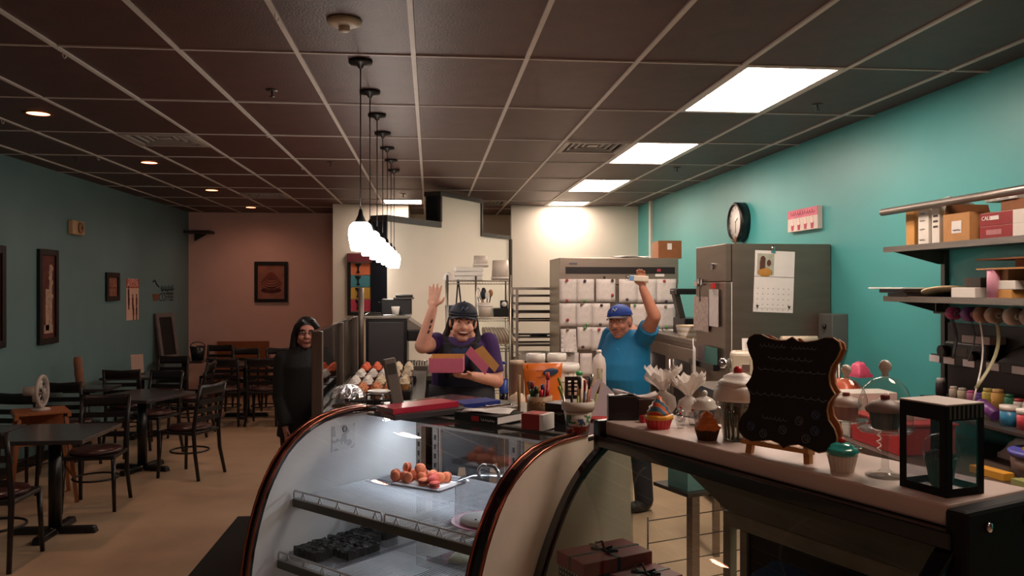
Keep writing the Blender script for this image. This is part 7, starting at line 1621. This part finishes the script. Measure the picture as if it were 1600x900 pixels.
# ---- customer behind the glass guard
ZC_, KC, XC = 6.15, FPX / 6.15, 475
def LC(x, y, dy=0): return Vector(((x - XC) / KC, dy, CAMH - (y - HZ) / KC))
c_ = person('person with long dark hair, glasses and a black jacket standing by the glass guard', XC, ZC_)
b = MB(); TH = R(32); fx, fy = math.sin(TH), -math.cos(TH); lx, ly = math.cos(TH), math.sin(TH)
TR = [(.8, 0, .17, .13), (.95, 0, .175, .14), (1.1, .01, .16, .13), (1.22, .02, .16, .125), (1.3, .0, .15, .1), (1.345, 0, .09, .075), (1.37, 0, .055, .055)]
loft(b, secs(TR), TH); hcn = LC(481, 520, -.04); cap(b, (0, 0, 1.33), (hcn.x * .8, hcn.y * .6, 1.4), .052, .052)
P, E, Rm = head_parts(b, c_, hcn, .98, R(16), smile=0, tilt=R(3))
for q in (-1, 1):
    s0, e0, w0 = Vector((lx * .16 * q, ly * .16 * q, 1.27)), Vector((lx * .2 * q + .02, ly * .2 * q, 1.0)), Vector((lx * .17 * q + fx * .1, ly * .17 * q + fy * .1, .79))
    cap(b, s0, e0, .05, .042); cap(b, e0, w0, .04, .027); hand(b, w0, (fx * .3, fy * .3, -1), (fx, fy, .2), (-q * lx, -q * ly, 0), .85, .3)
    cap(b, (lx * .09 * q, ly * .09 * q, .82), (lx * .09 * q, ly * .09 * q, .45), .085, .058); cap(b, (lx * .09 * q, ly * .09 * q, .45), (lx * .09 * q, ly * .09 * q, .08), .055, .04); b.ell((lx * .09 * q + fx * .05, ly * .09 * q + fy * .05, .04), (.042, .11, .04), M=Matrix.Rotation(TH, 3, 'Z'))
fuse(b, 'body', mat('skin_warm', '#b87a68', .55, var=.06, scale=25), c_)
s_ = MB(); loft(s_, secs([(.7, 0, .18, .145)] + TR, .022), TH)
for q in (-1, 1):
    s0, e0, w0 = Vector((lx * .16 * q, ly * .16 * q, 1.27)), Vector((lx * .2 * q + .02, ly * .2 * q, 1.0)), Vector((lx * .17 * q + fx * .1, ly * .17 * q + fy * .1, .79)); cap(s_, s0, e0, .066, .058); s_.cyl(e0, w0, .058, .045, 14)
fuse(s_, 'jacket', mat('black_jacket', '#131214', .8, var=.15, bump=.2), c_, .008)
tr_ = MB()
for q in (-1, 1): cap(tr_, (lx * .09 * q, ly * .09 * q, .8), (lx * .09 * q, ly * .09 * q, .45), .098, .072); tr_.cyl((lx * .09 * q, ly * .09 * q, .45), (lx * .09 * q, ly * .09 * q, .06), .072, .06, 16)
fuse(tr_, 'trousers', mat('black_trousers', '#121216', .8, var=.1), c_, .009)
for q in (-1, 1): MB().ell((lx * .09 * q + fx * .05, ly * .09 * q + fy * .05, .045), (.047, .125, .045), M=Matrix.Rotation(TH, 3, 'Z')).build('shoe', M_black, c_)
hr = MB(); E(hr, 0, .022, .042, (.087, .1, .088))
for q in (-1, 1): hr.tube([P(q * .03, -.06, .1), P(q * .072, -.035, .05), P(q * .084, .01, -.02), P(q * .088, .02, -.12), P(q * .09, .03, -.22), P(q * .085, .04, -.3)], [.02, .026, .03, .034, .034, .012], 10)
hr.tube([P(0, .08, 0), P(0, .1, -.15), P(0, .1, -.3), P(0, .095, -.36)], [.075, .085, .07, .03], 12)
fuse(hr, 'hair', mat('black_brown_hair', '#0f0b0b', .5, var=.25, scale=60, stretch=(1, 1, .2)), c_, .008)
gl = MB()
for q in (-1, 1): gl.tube([P(q * .032 + .021 * math.cos(a), -.1, .006 + .015 * math.sin(a)) for a in [k * math.pi / 8 for k in range(16)]], .0022, 5, True); gl.tube([P(q * .053, -.098, .008), P(q * .078, 0, .01)], .002, 4)
gl.tube([P(-.011, -.102, .008), P(.011, -.102, .008)], .002, 4); gl.build('glasses', M_black, c_)
for q in (-1, 1): er = MB(); E(er, q * .082, -.01, -.045, (.005, .005, .008)); er.build('earring', M_chrome, c_)
